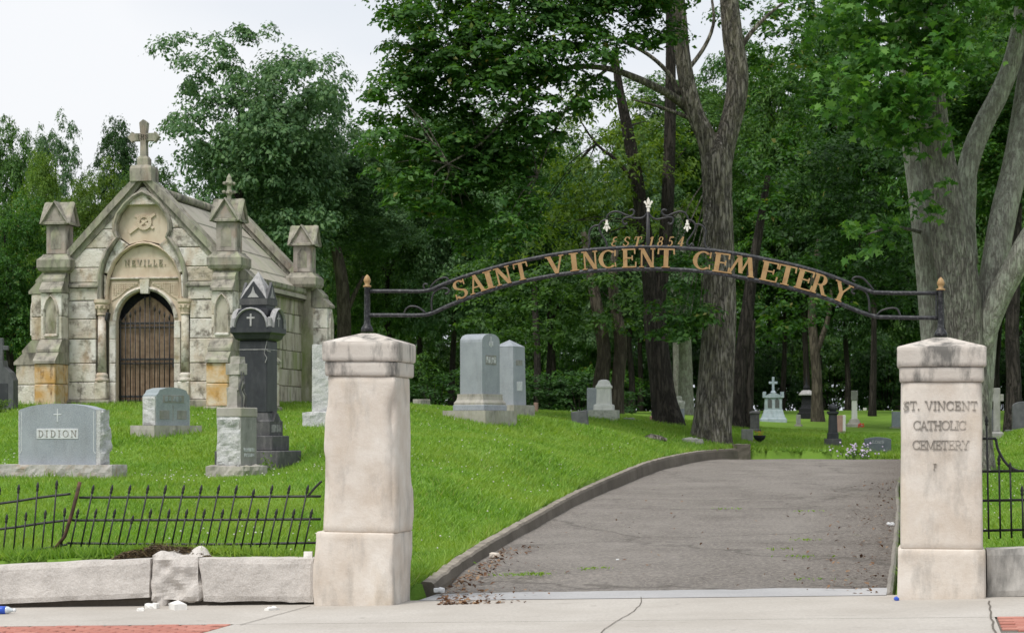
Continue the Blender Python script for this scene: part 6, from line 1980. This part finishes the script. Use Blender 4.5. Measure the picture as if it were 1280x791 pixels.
# --- centre: great forked tree on the kerb end
ZO = 53.5
oak_paths = [
    ([(889, 556), (890, 540), (893, 500), (896, 450), (899, 400), (899, 350), (898, 300), (897, 250), (896, 208), (897, 190), (897, 176), (897, 166)], [46, 44, 44, 43, 41, 39, 38, 37, 40, 36, 22, 6]),
    ([(891, 215), (884, 175), (870, 145), (860, 110), (853, 70), (850, 30), (846, -20), (838, -70)], [26, 25, 22, 20, 19, 18, 15, 10]),
    ([(900, 215), (908, 175), (919, 130), (922, 90), (916, 50), (912, 10), (908, -40), (915, -90)], [29, 27, 26, 26, 25, 23, 20, 12]),
    ([(872, 152), (850, 128), (825, 112, 52.5), (795, 98, 52), (760, 86, 51.5), (715, 84, 51), (670, 95, 50.5), (625, 110, 50)], [12, 11, 9.5, 9, 7, 6, 4.5, 2]),
    ([(850, 120), (838, 95), (815, 72), (785, 55), (740, 40), (690, 20, 52)], [7, 6, 5, 4.5, 3.5, 2]),
    ([(858, 90), (880, 60), (892, 30), (890, 0)], [6, 5, 4, 3]),
    ([(868, 150), (842, 140), (812, 130), (790, 125)], [6, 5, 3.5, 1.5]),
    ([(920, 70), (940, 40), (965, 15), (985, 0)], [8, 6, 4, 2]),
    ([(760, 86, 51.5), (720, 120, 51), (690, 170, 50.5), (672, 220, 50)], [4.5, 4, 3, 1.2]),
    ([(700, 84, 51), (640, 140, 50), (600, 180, 49.5), (560, 205, 49)], [5, 4, 3, 1.5]),
]
oak_blobs = pxblobs([(505, 25, 32, 45), (560, 20, 60, 45), (630, 15, 60, 50), (700, 0, 60, 40), (770, -10, 55, 35), (840, -20, 55, 30), (545, 95, 60, 45), (515, 150, 42, 40), (600, 90, 55, 45), (660, 75, 50, 42), (500, 205, 35, 38), (560, 185, 60, 45), (620, 160, 55, 45), (680, 140, 40, 38), (585, 235, 45, 42), (625, 225, 35, 50), (640, 275, 26, 34), (560, 262, 40, 34), (600, 290, 32, 24), (530, 240, 36, 30), (735, 60, 45, 30), (800, 40, 35, 22), (560, -60, 90, 50), (680, -70, 100, 50), (800, -80, 100, 50), (930, -80, 90, 50), (480, 170, 26, 26), (490, 110, 28, 26), (650, 190, 44, 40), (710, 110, 40, 30), (660, 30, 60, 45), (600, 60, 60, 45), (540, 60, 50, 45), (760, 20, 50, 34), (590, 195, 50, 40)], 50.5, 1.2, 1) + pxblobs([(862, 345, 20, 26), (848, 395, 26, 24), (838, 420, 18, 14), (868, 385, 16, 20), (842, 320, 18, 16)], 52.2, .4, 3)
rng = np.random.default_rng(21)
tw = random.Random(8)
def twigs(paths, blobs, Z, r0=2.2, skip=4):
    """thin branches from the nearest limb into each leafy mass (as photo-pixel paths)"""
    limb = [(p[0], p[1], p[2] if len(p) > 2 else Z) for pts, w in paths[1:] for p in pts]
    out = []
    for bx, by, bz, rx, ry, rz in blobs:
        px, py = 640 + bx / by * F, HOR - (bz - EYE) / by * F
        l = min(limb, key=lambda q: (q[0] - px) ** 2 + (q[1] - py) ** 2)
        for _ in range(2):
            ex, ey = px + tw.uniform(-.6, .6) * rx * ppm(by), py + tw.uniform(-.5, .7) * rz * ppm(by)
            out.append(([l, ((l[0] + ex) / 2 + tw.uniform(-8, 8), (l[1] + ey) / 2 - tw.uniform(0, 12), (l[2] + by) / 2), (ex, ey, by)], [r0, r0 * .7, r0 * .25]))
    return out
oak_paths += twigs(oak_paths, oak_blobs, ZO)
oc, q_ = fill(oak_blobs, rng, dens=10.5, per=110, cr=.44, flat=.4, nrm=True)
oak_me = leaf_mesh('crown_leaves', leaf_arrays(oc, rng, .145, nrm=q_), L['oak'])
tree('great forked tree with furrowed trunk standing at the end of the kerb', oak_paths, ZO, B['oak'], oak_me, seed=2, seg=40, step=.16, flare=(.38, .7), amp=.055)
# a stub of dead wood on its left flank
# --- dark twin-forked trunk left of it, with yellow-green hanging foliage
t2_paths = [([(835, 531), (830, 500), (825, 460), (820, 420), (818, 388), (819, 372), (819, 362)], [36, 30, 28, 27, 28, 20, 6]),
            ([(817, 395), (812, 340), (804, 280), (795, 220), (784, 160), (774, 110), (768, 60)], [22, 20, 18, 16, 14, 11, 7]),
            ([(820, 395), (828, 340), (833, 280), (836, 210), (838, 130), (838, 60), (836, 0)], [18, 17, 16, 15, 14, 12, 8]),
            ([(795, 230), (770, 200), (745, 180), (725, 150)], [6, 5, 3, 1.5])]
t2_blobs = pxblobs([(735, 190, 42, 50), (785, 215, 45, 45), (700, 235, 34, 45), (760, 265, 45, 32), (690, 285, 36, 28), (845, 190, 30, 40), (810, 150, 34, 34), (740, 130, 34, 28), (850, 260, 26, 36), (800, 290, 30, 24), (655, 300, 26, 22), (720, 310, 30, 18)], 57.5, 1.5, 4)
rng = np.random.default_rng(22)
t2_paths += twigs(t2_paths, t2_blobs, 56, 1.8)
c_, q_ = fill(t2_blobs, rng, dens=6, per=80, cr=.42, hang=.8, flat=.6, nrm=True)
t2_me = leaf_mesh('crown_leaves', leaf_arrays(c_, rng, .15, aspect=.4, droop=.8, nrm=q_), L['yellow'])
tree('dark forked trunk with hanging yellow-green foliage behind the arch lettering', t2_paths, 56, B['dark'], t2_me, seed=5, seg=24)
# --- low foliage on the oak's flank and over the graves
t3_paths = [([(752, 521), (751, 480), (755, 440), (749, 400), (743, 365), (737, 330), (730, 290)], [24, 19, 17, 16, 14, 12, 8]),
            ([(771, 519), (772, 480), (776, 430), (770, 390), (766, 350), (770, 310)], [20, 16, 16, 15, 12, 8])]
t3_blobs = pxblobs([(610, 385, 36, 36), (655, 372, 42, 40), (705, 385, 40, 34), (640, 420, 34, 24), (600, 345, 30, 30), (750, 370, 36, 36), (690, 345, 40, 28), (795, 385, 30, 40), (785, 345, 30, 30), (665, 405, 30, 26)], 60.5, 2.0, 6)
rng = np.random.default_rng(23)
c_, q_ = fill(t3_blobs, rng, dens=6, per=80, cr=.44, nrm=True)
tree('twin-stemmed tree with pale bark behind the white marble monument', t3_paths, 62, B['warm'], leaf_mesh('crown_leaves', leaf_arrays(c_, rng, .15, nrm=q_), L['mid']), seed=7, seg=18)
t4_paths = [([(917, 545), (921, 505), (927, 450), (934, 390), (941, 335), (950, 280), (960, 220)], [30, 21, 18, 16, 13, 10, 7]),
            ([(934, 543), (936, 500), (938, 450), (941, 400)], [13, 11, 10, 7])]
t4_blobs = pxblobs([(965, 200, 40, 40), (985, 130, 50, 45), (960, 70, 48, 45), (1005, 60, 45, 50), (985, 15, 60, 35), (955, 270, 34, 34), (985, 330, 34, 36), (1010, 380, 36, 34), (960, 390, 30, 34), (940, 20, 34, 30), (1030, 110, 40, 50)], 61, 2, 8)
rng = np.random.default_rng(24)
c_, q_ = fill(t4_blobs, rng, dens=5, per=80, cr=.44, nrm=True)
tree('dark leaning double trunk right of the great forked tree', t4_paths, 60, B['dark'], leaf_mesh('crown_leaves', leaf_arrays(c_, rng, .15, nrm=q_), L['oak']), seed=9, seg=18)
t5_paths = [([(857, 519), (857, 470), (856, 420), (853, 370), (850, 310), (846, 260)], [19, 17, 16, 15, 12, 8])]
tree('pale grey straight trunk seen between the dark trunk and the great tree', t5_paths, 76, B['grey'], CV[2], P(850, 190, 78), seed=11, seg=16, leafmat=L['mid'], crown_scale=(.75, .75, .7))
t5_paths = [([(846, 517), (846, 470), (845, 420), (843, 380), (840, 320)], [10, 9, 8.5, 8, 6])]
tree('thin grey trunk just left of the pale straight trunk', t5_paths, 80, B['grey'], CV[3], P(838, 250, 82), seed=12, seg=12, leafmat=L['mid'], crown_scale=(.6, .6, .6))
t6_paths = [([(1022, 533), (1021, 500), (1021, 470), (1018, 435), (1015, 395), (1018, 350), (1024, 300)], [17, 13, 12.5, 12, 10, 9, 6]), ([(1020, 445), (1028, 420), (1035, 398), (1040, 360)], [7, 7, 6, 4])]
t6_blobs = pxblobs([(1005, 240, 50, 50), (1060, 215, 55, 60), (1010, 300, 45, 40), (1075, 300, 55, 50), (1120, 250, 45, 60), (1050, 170, 50, 45), (1110, 360, 45, 40), (1055, 365, 40, 30), (1140, 180, 40, 60), (1150, 320, 40, 50)], 66, 2.5, 10)
rng = np.random.default_rng(25)
c_, q_ = fill(t6_blobs, rng, dens=5, per=90, cr=.5, nrm=True)
tree('slender forked trunk with a dark crown between the black monument and the white column', t6_paths, 72, B['warm'], leaf_mesh('crown_leaves', leaf_arrays(c_, rng, .16, nrm=q_), L['deep']), seed=13, seg=16)
tree('grey trunk seen above the left pillar', [([(429, 510), (430, 460), (430, 400), (427, 350), (420, 310)], [22, 18, 17, 16, 12]), ([(430, 400), (442, 370), (455, 345)], [7, 6, 4])], 70, B['warm'], CV[1], P(425, 260, 71), seed=15, seg=16, leafmat=L['blue'], crown_scale=(.62, .62, .55))
tree('thin dark trunk right of the pointed granite monument', [([(672, 518), (672, 470), (671, 430), (669, 390), (668, 340)], [10, 9, 9, 8, 6])], 68, B['dark'], CV[4], P(665, 330, 70), seed=17, seg=12, leafmat=L['deep'], crown_scale=(.55, .55, .5))
tree('dark straight trunk behind the graves at the right edge', [([(1266, 530), (1267, 480), (1265, 420), (1268, 340), (1272, 240)], [21, 18, 17, 16, 12])], 62, B['dark'], CV[0], P(1265, 170, 64), seed=19, seg=16, leafmat=L['oak'], crown_scale=(.9, .9, .9))

# --- right: grey maple, several stems from one root
ZM = 34.0
mp_paths = [
    ([(1218, 592), (1217, 560), (1214, 500), (1208, 430), (1201, 370), (1193, 320), (1183, 260), (1173, 200), (1166, 150), (1164, 100), (1168, 40), (1176, -40), (1180, -130), (1184, -230)], [50, 46, 45, 46, 49, 50, 47, 42, 38, 33, 28, 20, 13, 4]),
    ([(1174, 570, 34.6), (1168, 480, 34.7), (1163, 420, 34.7), (1158, 350, 34.8), (1153, 297, 34.8), (1146, 240, 34.9), (1138, 186, 35), (1132, 120, 35), (1124, 40, 35), (1116, -20, 35)], [27, 25, 24, 25, 25, 22, 19, 15, 10, 6]),
    ([(1224, 520, 34.3), (1230, 430, 34.3), (1237, 370, 34.3), (1245, 318, 34.3), (1256, 260, 34.4), (1268, 212, 34.5), (1279, 150, 34.6), (1290, 60, 34.8), (1300, -40, 35), (1306, -130, 35.1), (1310, -220, 35.2)], [30, 31, 32, 33, 33, 32, 30, 26, 20, 13, 4]),
    ([(1224, 450, 34.1), (1236, 405, 34.0), (1250, 368, 33.9), (1267, 336, 33.8), (1285, 302, 33.7), (1312, 262, 33.6), (1340, 205, 33.5), (1360, 130, 33.5), (1372, 40, 33.6), (1378, -60, 33.7)], [26, 28, 30, 30, 29, 27, 24, 20, 14, 5]),
    ([(1198, 290, 34.6), (1204, 240, 34.6), (1214, 195, 34.6), (1230, 155, 34.6), (1248, 120, 34.6), (1264, 80, 34.6), (1275, 30, 34.6), (1282, -40, 34.6), (1276, -130, 34.6), (1268, -210, 34.6)], [22, 25, 26, 25, 24, 22, 20, 16, 10, 4]),
    ([(1215, 330, 35), (1212, 280, 35.1), (1214, 240, 35.2), (1216, 190, 35.3)], [16, 15, 14, 10]),
    ([(1228, 360, 34.8), (1240, 300, 35), (1256, 260, 35.2)], [14, 13, 9]),
    ([(1165, 120, 33.8), (1140, 90, 33.5), (1110, 75, 33.3), (1080, 75, 33)], [9, 7, 5, 2.5]),
    ([(1150, 290, 34.6), (1125, 285, 34.3), (1100, 288, 34), (1082, 294, 34)], [5, 4, 3, 1.5]),
]
mp_blobs = pxblobs([(1055, 20, 30, 40), (1095, 30, 45, 45), (1060, 85, 36, 36), (1100, 90, 45, 40), (1080, 130, 38, 30), (1120, 140, 36, 26), (1135, 70, 40, 50), (1160, 20, 40, 40), (1188, 60, 22, 40), (1100, 165, 26, 12), (1050, -30, 60, 40), (1140, -40, 70, 40), (1230, -50, 70, 40), (1300, -20, 60, 50), (1195, 15, 30, 30), (1300, -120, 90, 60), (1200, -150, 110, 70), (1090, -120, 90, 60), (1370, -40, 60, 60), (1280, -210, 90, 60), (1190, -230, 90, 50)], 33, .5, 12) + pxblobs([(1160, 40, 34, 40), (1165, 100, 28, 36), (1150, 130, 26, 26), (1185, 75, 22, 40), (1155, 160, 16, 14), (1128, 158, 22, 18), (1140, 178, 12, 10), (1112, 150, 20, 16)], 32.8, .2, 15)
rng = np.random.default_rng(26)
c_ = fill(mp_blobs, rng, dens=21, per=30, cr=.30, hang=.5)
c2_ = fill(pxblobs([(1088, 285, 26, 18), (1110, 298, 22, 16), (1068, 285, 10, 8), (1120, 262, 14, 18), (1098, 312, 16, 9)], 34.2, .3, 13), rng, dens=22, per=18, cr=.22, hang=.4)
c3_ = fill(pxblobs([(1170, 190, 14, 14), (1175, 222, 18, 12), (1160, 165, 12, 14), (1160, 265, 9, 10), (1150, 240, 7, 10), (1200, 95, 12, 20)], 33.1, .05, 14), rng, dens=22, per=12, cr=.16, hang=.5)
mme = maple_mesh('crown_leaves', np.concatenate([c_, c2_, c3_]), rng, .148, L['maple'])
tree('grey many-stemmed maple with broad leaves behind the lettered pillar', [mp_paths[0]] + mp_paths[7:], ZM, B['maple'], mme, seed=23, seg=40, step=.12, flare=(.25, .5), amp=.035,
     extra=[('stem', [mp_paths[1]], B['grey']), ('stem', [mp_paths[2]], B['grey']), ('stem', [mp_paths[3]], B['grey']), ('limb', mp_paths[4:7], B['grey'])])

# ---------------------------------------------------------------- grass, clover, litter, flowers
rng = np.random.default_rng(99)
N = 1900000
Zg = 18.4 + (62 - 18.4) * rng.uniform(0, 1, N) ** 1.7
Xg = rng.uniform(-1, 1, N) * (.245 * Zg + 3.2)
acc = rng.uniform(0, 1, N) < (.245 * Zg + 3.2) / (.245 * 62 + 3.2) * 1.15
Xg, Zg = Xg[acc], Zg[acc]
sdg = poly_sd(Xg, Zg); ug, vg_ = uv_of(Xg, Zg)
k_ = (sdg > .17) & (vg_ > .14)
k_ &= ~((np.abs(ug) < .36) & (np.abs(vg_) < .36)) & ~((np.abs(ug - UR) < .38) & (np.abs(vg_) < .38))
Xg, Zg, sdg, vg_ = Xg[k_], Zg[k_], sdg[k_], vg_[k_]
Xg, Zg = Xg[:780000], Zg[:780000]; sdg = sdg[:780000]; vg_ = vg_[:780000]
hg = lawn_z(Xg, Zg)
n = len(Xg)
hgt = (.045 + .035 * rng.uniform(0, 1, n)) * (1 + .35 * np.sin(Xg * 1.7 + np.sin(Zg * 1.3)) * np.cos(Zg * 1.1))
hgt *= np.where(Zg > 44, 1.3, 1.0)
hgt *= np.where((vg_ < .6) | (sdg < .35), 1.25, 1.0)
wdt = .0045 + .00022 * Zg
az = rng.uniform(0, 2 * np.pi, n)
lx, ly = rng.normal(0, .8, n) * hgt, rng.normal(0, .8, n) * hgt
v = np.empty((n, 3, 3))
v[:, 0] = np.stack([Xg - np.cos(az) * wdt, Zg - np.sin(az) * wdt, hg - .012], -1)
v[:, 1] = np.stack([Xg + np.cos(az) * wdt, Zg + np.sin(az) * wdt, hg - .012], -1)
v[:, 2] = np.stack([Xg + lx, Zg + ly, hg + hgt], -1)
M['blade'] = leaf_mat('grass_blade', (.11, .225, .034), (.18, .335, .052), (.27, .44, .082), .4, yellow=(.44, .40, .18))
_t = M['blade'].node_tree                              # yellower and drier patches across the lawn
_hs = [n_ for n_ in _t.nodes if n_.type == 'HUE_SAT' and n_.inputs['Value'].is_linked][0]
_src = _hs.inputs['Color'].links[0].from_socket
_v = coords(_t)
_n1 = noise_tex(_t, _v, .55, 5, .65); _n2 = noise_tex(_t, _v, 2.6, 5, .7)
_c = mixc(_t, ramp(_t, _n1, .42, .66, (0, 0, 0, 1), (.7, .7, .7, 1)).outputs[0], _src, (.27, .38, .07))
_c = mixc(_t, ramp(_t, _n2, .56, .70, (0, 0, 0, 1), (.6, .6, .6, 1)).outputs[0], _c, (.075, .165, .03))
_n3 = noise_tex(_t, coords(_t, (1, 1, 1)), 1.3, 6, .7)
_c = mixc(_t, ramp(_t, _n3, .64, .72, (0, 0, 0, 1), (.7, .7, .7, 1)).outputs[0], _c, (.34, .29, .13))
_t.links.new(_c, _hs.inputs['Color'])
me = bpy.data.meshes.new('grass')
me.vertices.add(n * 3); me.vertices.foreach_set('co', v.astype(np.float32).ravel())
me.loops.add(n * 3); me.loops.foreach_set('vertex_index', np.arange(n * 3, dtype=np.int32))
me.polygons.add(n); me.polygons.foreach_set('loop_start', np.arange(0, n * 3, 3, dtype=np.int32))
me.update(calc_edges=True); me.materials.append(M['blade'])
tag(obj_from('grass', me), 'short green lawn grass growing around the graves', 'grass', kind='stuff')

# longer, untrimmed grass at the feet of stones, trunks and walls
bpy.context.view_layer.update()
pts = []
for o in list(bpy.data.objects):
    if o.parent is None and o.type == 'EMPTY' and o.get('category') in ('headstone', 'monument', 'grave marker', 'tree', 'mausoleum') and o.location.y < 62:
        bb = []
        for ch in o.children_recursive:
            if ch.type == 'MESH' and not ch.name.startswith('crown'):
                mw = ch.matrix_world
                bb += [mw @ v_.co for v_ in ch.data.vertices if (mw @ v_.co).z < o.location.z + .22]
        if len(bb) < 4: continue
        arr = np.array([(p_.x, p_.y) for p_ in bb]); ctr = arr.mean(0)
        rel = arr - ctr
        ang = np.arctan2(rel[:, 1], rel[:, 0]); rad = np.hypot(rel[:, 0], rel[:, 1])
        m_ = int(240 * max(rad.max(), .3)) if o['category'] != 'mausoleum' else 1500
        for _ in range(m_):
            th = rng.uniform(-np.pi, np.pi)
            dd = np.abs((ang - th + np.pi) % (2 * np.pi) - np.pi)
            near_ = rad[dd < .30]
            if len(near_) == 0: continue
            r_ = near_.max() + abs(rng.normal(0, .03)) - .01
            pts.append((ctr[0] + r_ * math.cos(th), ctr[1] + r_ * math.sin(th)))
for _ in range(2600):                                   # along the wall tops and the kerb
    s_ = rng.uniform()
    if s_ < .45: g_ = gp(rng.uniform(-8, -.3), rng.uniform(.15, .28)); pts.append((g_.x, g_.y))
    elif s_ < .6: g_ = gp(rng.uniform(UR + .3, UR + 3), rng.uniform(.15, .25)); pts.append((g_.x, g_.y))
    else:
        k_ = rng.integers(0, len(KL) - 1); tt = rng.uniform(); x_ = KL[k_][0] * (1 - tt) + KL[k_ + 1][0] * tt; y_ = KL[k_][1] * (1 - tt) + KL[k_ + 1][1] * tt
        pts.append((x_ - .17 - abs(rng.normal(0, .04)), y_ + .03))
xe, ye = rng.uniform(4.2, 10.4, 9000), rng.uniform(50.6, 55.5, 9000)
ke_ = poly_sd(xe, ye) > .06
pts = np.concatenate([np.array(pts), np.stack([xe[ke_], ye[ke_]], -1)]); n = len(pts); hz = lawn_z(pts[:, 0], pts[:, 1])
hh = rng.uniform(.07, .15, n); az = rng.uniform(0, 6.28, n); wd = .005 + .0002 * pts[:, 1]
v = np.empty((n, 3, 3))
v[:, 0] = np.stack([pts[:, 0] - np.cos(az) * wd, pts[:, 1] - np.sin(az) * wd, hz - .02], -1)
v[:, 1] = np.stack([pts[:, 0] + np.cos(az) * wd, pts[:, 1] + np.sin(az) * wd, hz - .02], -1)
v[:, 2] = np.stack([pts[:, 0] + rng.normal(0, .45, n) * hh, pts[:, 1] + rng.normal(0, .45, n) * hh, hz + hh], -1)
me = bpy.data.meshes.new('tall_grass')
me.vertices.add(n * 3); me.vertices.foreach_set('co', v.astype(np.float32).ravel())
me.loops.add(n * 3); me.loops.foreach_set('vertex_index', np.arange(n * 3, dtype=np.int32))
me.polygons.add(n); me.polygons.foreach_set('loop_start', np.arange(0, n * 3, 3, dtype=np.int32))
me.update(calc_edges=True); me.materials.append(M['blade'])
tag(obj_from('tall_grass', me), 'untrimmed longer grass around the feet of stones and kerb', 'grass', kind='stuff')

# white clover heads in drifts
cl = []
while len(cl) < 1100:
    Z = 19 + 38 * rng.uniform() ** .9; X = rng.uniform(-.25 * Z, .25 * Z)
    if mnoise.noise(Vector((X * .35, Z * .22, 2))) + .25 * rng.uniform() < .12: continue
    if poly_sd(np.array([X]), np.array([Z]))[0] < .3 or uv_of(X, Z)[1] < .8: continue
    cl.append((X, Z))
cl = np.array(cl); cz_ = lawn_z(cl[:, 0], cl[:, 1]) + rng.uniform(.055, .085, len(cl))
mb = MB()
for (x, y), z in zip(cl, cz_):
    r = rng.uniform(.006, .013)
    mb.add([(x - r, y, z), (x, y - r, z), (x + r, y, z), (x, y + r, z), (x, y, z + r), (x, y, z - r)], [(0, 1, 4), (1, 2, 4), (2, 3, 4), (3, 0, 4), (1, 0, 5), (2, 1, 5), (3, 2, 5), (0, 3, 5)])
tag(mb.build('clover_flowers', M['white_petal']), 'white clover heads dotted over the lawn', 'clover', kind='stuff')

# dead turf thrown up over the broken wall stone
M['straw'] = leaf_mat('dead_turf', (.045, .03, .018), (.11, .075, .04), (.20, .15, .07), .1)
pts = []
while len(pts) < 9000:
    px = rng.uniform(145, 262); tt = (px - 145) / 117
    u, z = gate(px, 694, .10)
    vv = rng.normal(.16, .08)
    if vv < .0: continue
    hgt_ = .075 * math.sin(math.pi * tt) ** .6 * (1 + .5 * mnoise.noise(Vector((u * 6, vv * 6, 0))))
    g = gp(u, vv); 
    pts.append((g.x, g.y, zs(u) + .40 + rng.uniform(-.02, 1) * hgt_ * 1.3))
c_ = np.array(pts)
va = leaf_arrays(c_, rng, .055, spread=2.0, aspect=.14, droop=0.0)
tag(obj_from('dead_turf', leaf_mesh('dead_turf', va, M['straw'])), 'tangle of dead brown turf over the broken wall stone', 'dead grass', kind='stuff')

# brown leaves and grit swept against the kerbs
M['litter'] = leaf_mat('fallen_leaf', (.07, .035, .018), (.17, .085, .04), (.32, .21, .12), .1)
pts = []
while len(pts) < 900:
    s_ = rng.uniform()
    if s_ < .55:
        y = 17.7 + 6 * rng.uniform() ** 2; x = xl_at(y) + .05 + abs(rng.normal(0, .22)) * (1.4 if y < 19 else .7)
    elif s_ < .9:
        y = 17.7 + 22 * rng.uniform() ** 1.4; x = xr_at(y) - .03 - abs(rng.normal(0, .35))
    else:
        y = 18.2 + 18 * rng.uniform() ** 1.5; x = rng.uniform(xl_at(y), xr_at(y))
    pts.append((x, y, max(float(drive_z(x, y)), -.02) + .016))
c_ = np.array(pts)
va = leaf_arrays(c_, rng, .045, spread=.25, aspect=.6, droop=0.0, fold=.08)
tag(obj_from('fallen_leaves', leaf_mesh('fallen_leaves', va, M['litter'])), 'brown fallen leaves and grit swept along the drive edges', 'fallen leaves', kind='stuff')
# weeds in the cracks of the drive
pts = []
for px, py, nn in ((648, 720, 60), (738, 712, 40), (675, 719, 60), (1003, 697, 30), (1008, 676, 30), (1010, 640, 25), (908, 637, 25), (968, 688, 20), (610, 660, 120), (572, 705, 60), (1016, 725, 20)):
    x, y = drive_hit(px, py)
    for _ in range(nn):
        qx, qy = x + rng.normal(0, .10), y + rng.normal(0, .06)
        pts.append((qx, qy, float(drive_z(qx, qy)) + .02))
va = leaf_arrays(np.array(pts), rng, .045, spread=.8, aspect=.3, droop=-.6)
tag(obj_from('weeds', leaf_mesh('weeds', va, M['blade'])), 'low weeds sprouting from cracks in the drive', 'weeds', kind='stuff')
for px, py, s_, lab in ((549, 741, .09, 'white crumpled paper at the left kerb mouth'), (618, 697, .10, 'beige scrap of card lying against the left kerb'), (1113, 657, .08, 'white paper scrap at the right drive edge'), (772, 701, .03, 'tiny white scrap in the middle of the drive')):
    x, y = drive_hit(px, py)
    o = MB().rough(-s_ / 2, s_ / 2, -s_ / 3, s_ / 3, 0, s_ * .35, n=s_ / 5, amp=s_ * .14, seed=px, fr=2.5 / s_).build('litter_scrap', M['paper'] if 'beige' not in lab else M['limestone'], loc=(x, y, max(float(drive_z(x, y)), zs(uv_of(x, y)[0])) + .012))
    tag(o, lab, 'litter')
u, v = guv(1121, 750)
o = MB().rough(-.012, .012, -.03, .03, 0, .02, n=.01, amp=.01, seed=4, fr=30).build('litter_scrap', M['blue_label'], loc=gp(u, v, zs(u) + .003))
tag(o, 'small blue scrap at the foot of the lettered pillar', 'litter')

# lilac flowers at the end of the drive
x, y = P(1075, 575, 51.6).x, 51.6
t = empty('flower_clump', (x, y, gz(x, y) - .02), 0, 'clump of lilac and white flowers at the drive end before the blue-grey headstone', 'flowers')
pts, bl = [], []
for _ in range(70):
    a = rng.normal(0, .30); b_ = rng.normal(0, .10); h_ = rng.uniform(.12, .46)
    pts += [(a + rng.normal(0, .03), b_, h_ * f_) for f_ in (.2, .4, .6, .8)]
    bl.append((a, b_, h_))
obj_from('leaves', leaf_mesh('leaves', leaf_arrays(np.array(pts), rng, .11, aspect=.16, droop=-.9), L['mid']), t)
mb = MB()
for a, b_, h_ in bl:
    r = rng.uniform(.018, .034)
    mb.add([(a - r, b_, h_), (a, b_ - r, h_), (a + r, b_, h_), (a, b_ + r, h_), (a, b_, h_ + r), (a, b_, h_ - r)], [(0, 1, 4), (1, 2, 4), (2, 3, 4), (3, 0, 4), (1, 0, 5), (2, 1, 5), (3, 2, 5), (0, 3, 5)])
tag(mb.build('blooms', M['purple_petal'], t), kind='stuff')
# rotten log and bared root on the bank left of the great tree
p = P(818, 541, 51)
o = MB().tube([(-.3, 0, .03), (-.1, .03, .07), (.15, -.02, .05), (.32, 0, .02)], [.05, .09, .07, .03], 10, amp=.25, seed=2).build('rotten_log', B['oak'], loc=(p.x, p.y, gz(p.x, p.y)), rz=R(-25))
tag(o, 'short rotten log lying on the bank left of the great forked tree', 'log')
p = P(884, 546, 52.2)
o = MB().rough(-.32, .18, -.2, .2, -.05, .12, n=.08, amp=.05, seed=8).build('bank_stone', M['old_stone'], loc=(p.x - .3, p.y, gz(p.x - .3, p.y)))
tag(o, 'flat grey stone at the root of the great forked tree', 'stone')
# little weed at the foot of the dark monument
p = P(333, 578, 29.6)
t = empty('weed', (p.x, p.y, gz(p.x, p.y)), 0, 'small leafy weed between the rock-faced pedestal and the dark monument', 'plant')
c_ = rng.normal(0, 1, (80, 3)) * np.array([.06, .06, .07]) + np.array([0, 0, .14])
obj_from('leaves', leaf_mesh('leaves', leaf_arrays(c_, rng, .06), L['yellow']), t)
mb = MB().tube([(0, 0, -.03), (.01, 0, .15)], [.008, .004], 5); mb.build('stem', L['mid'], t)
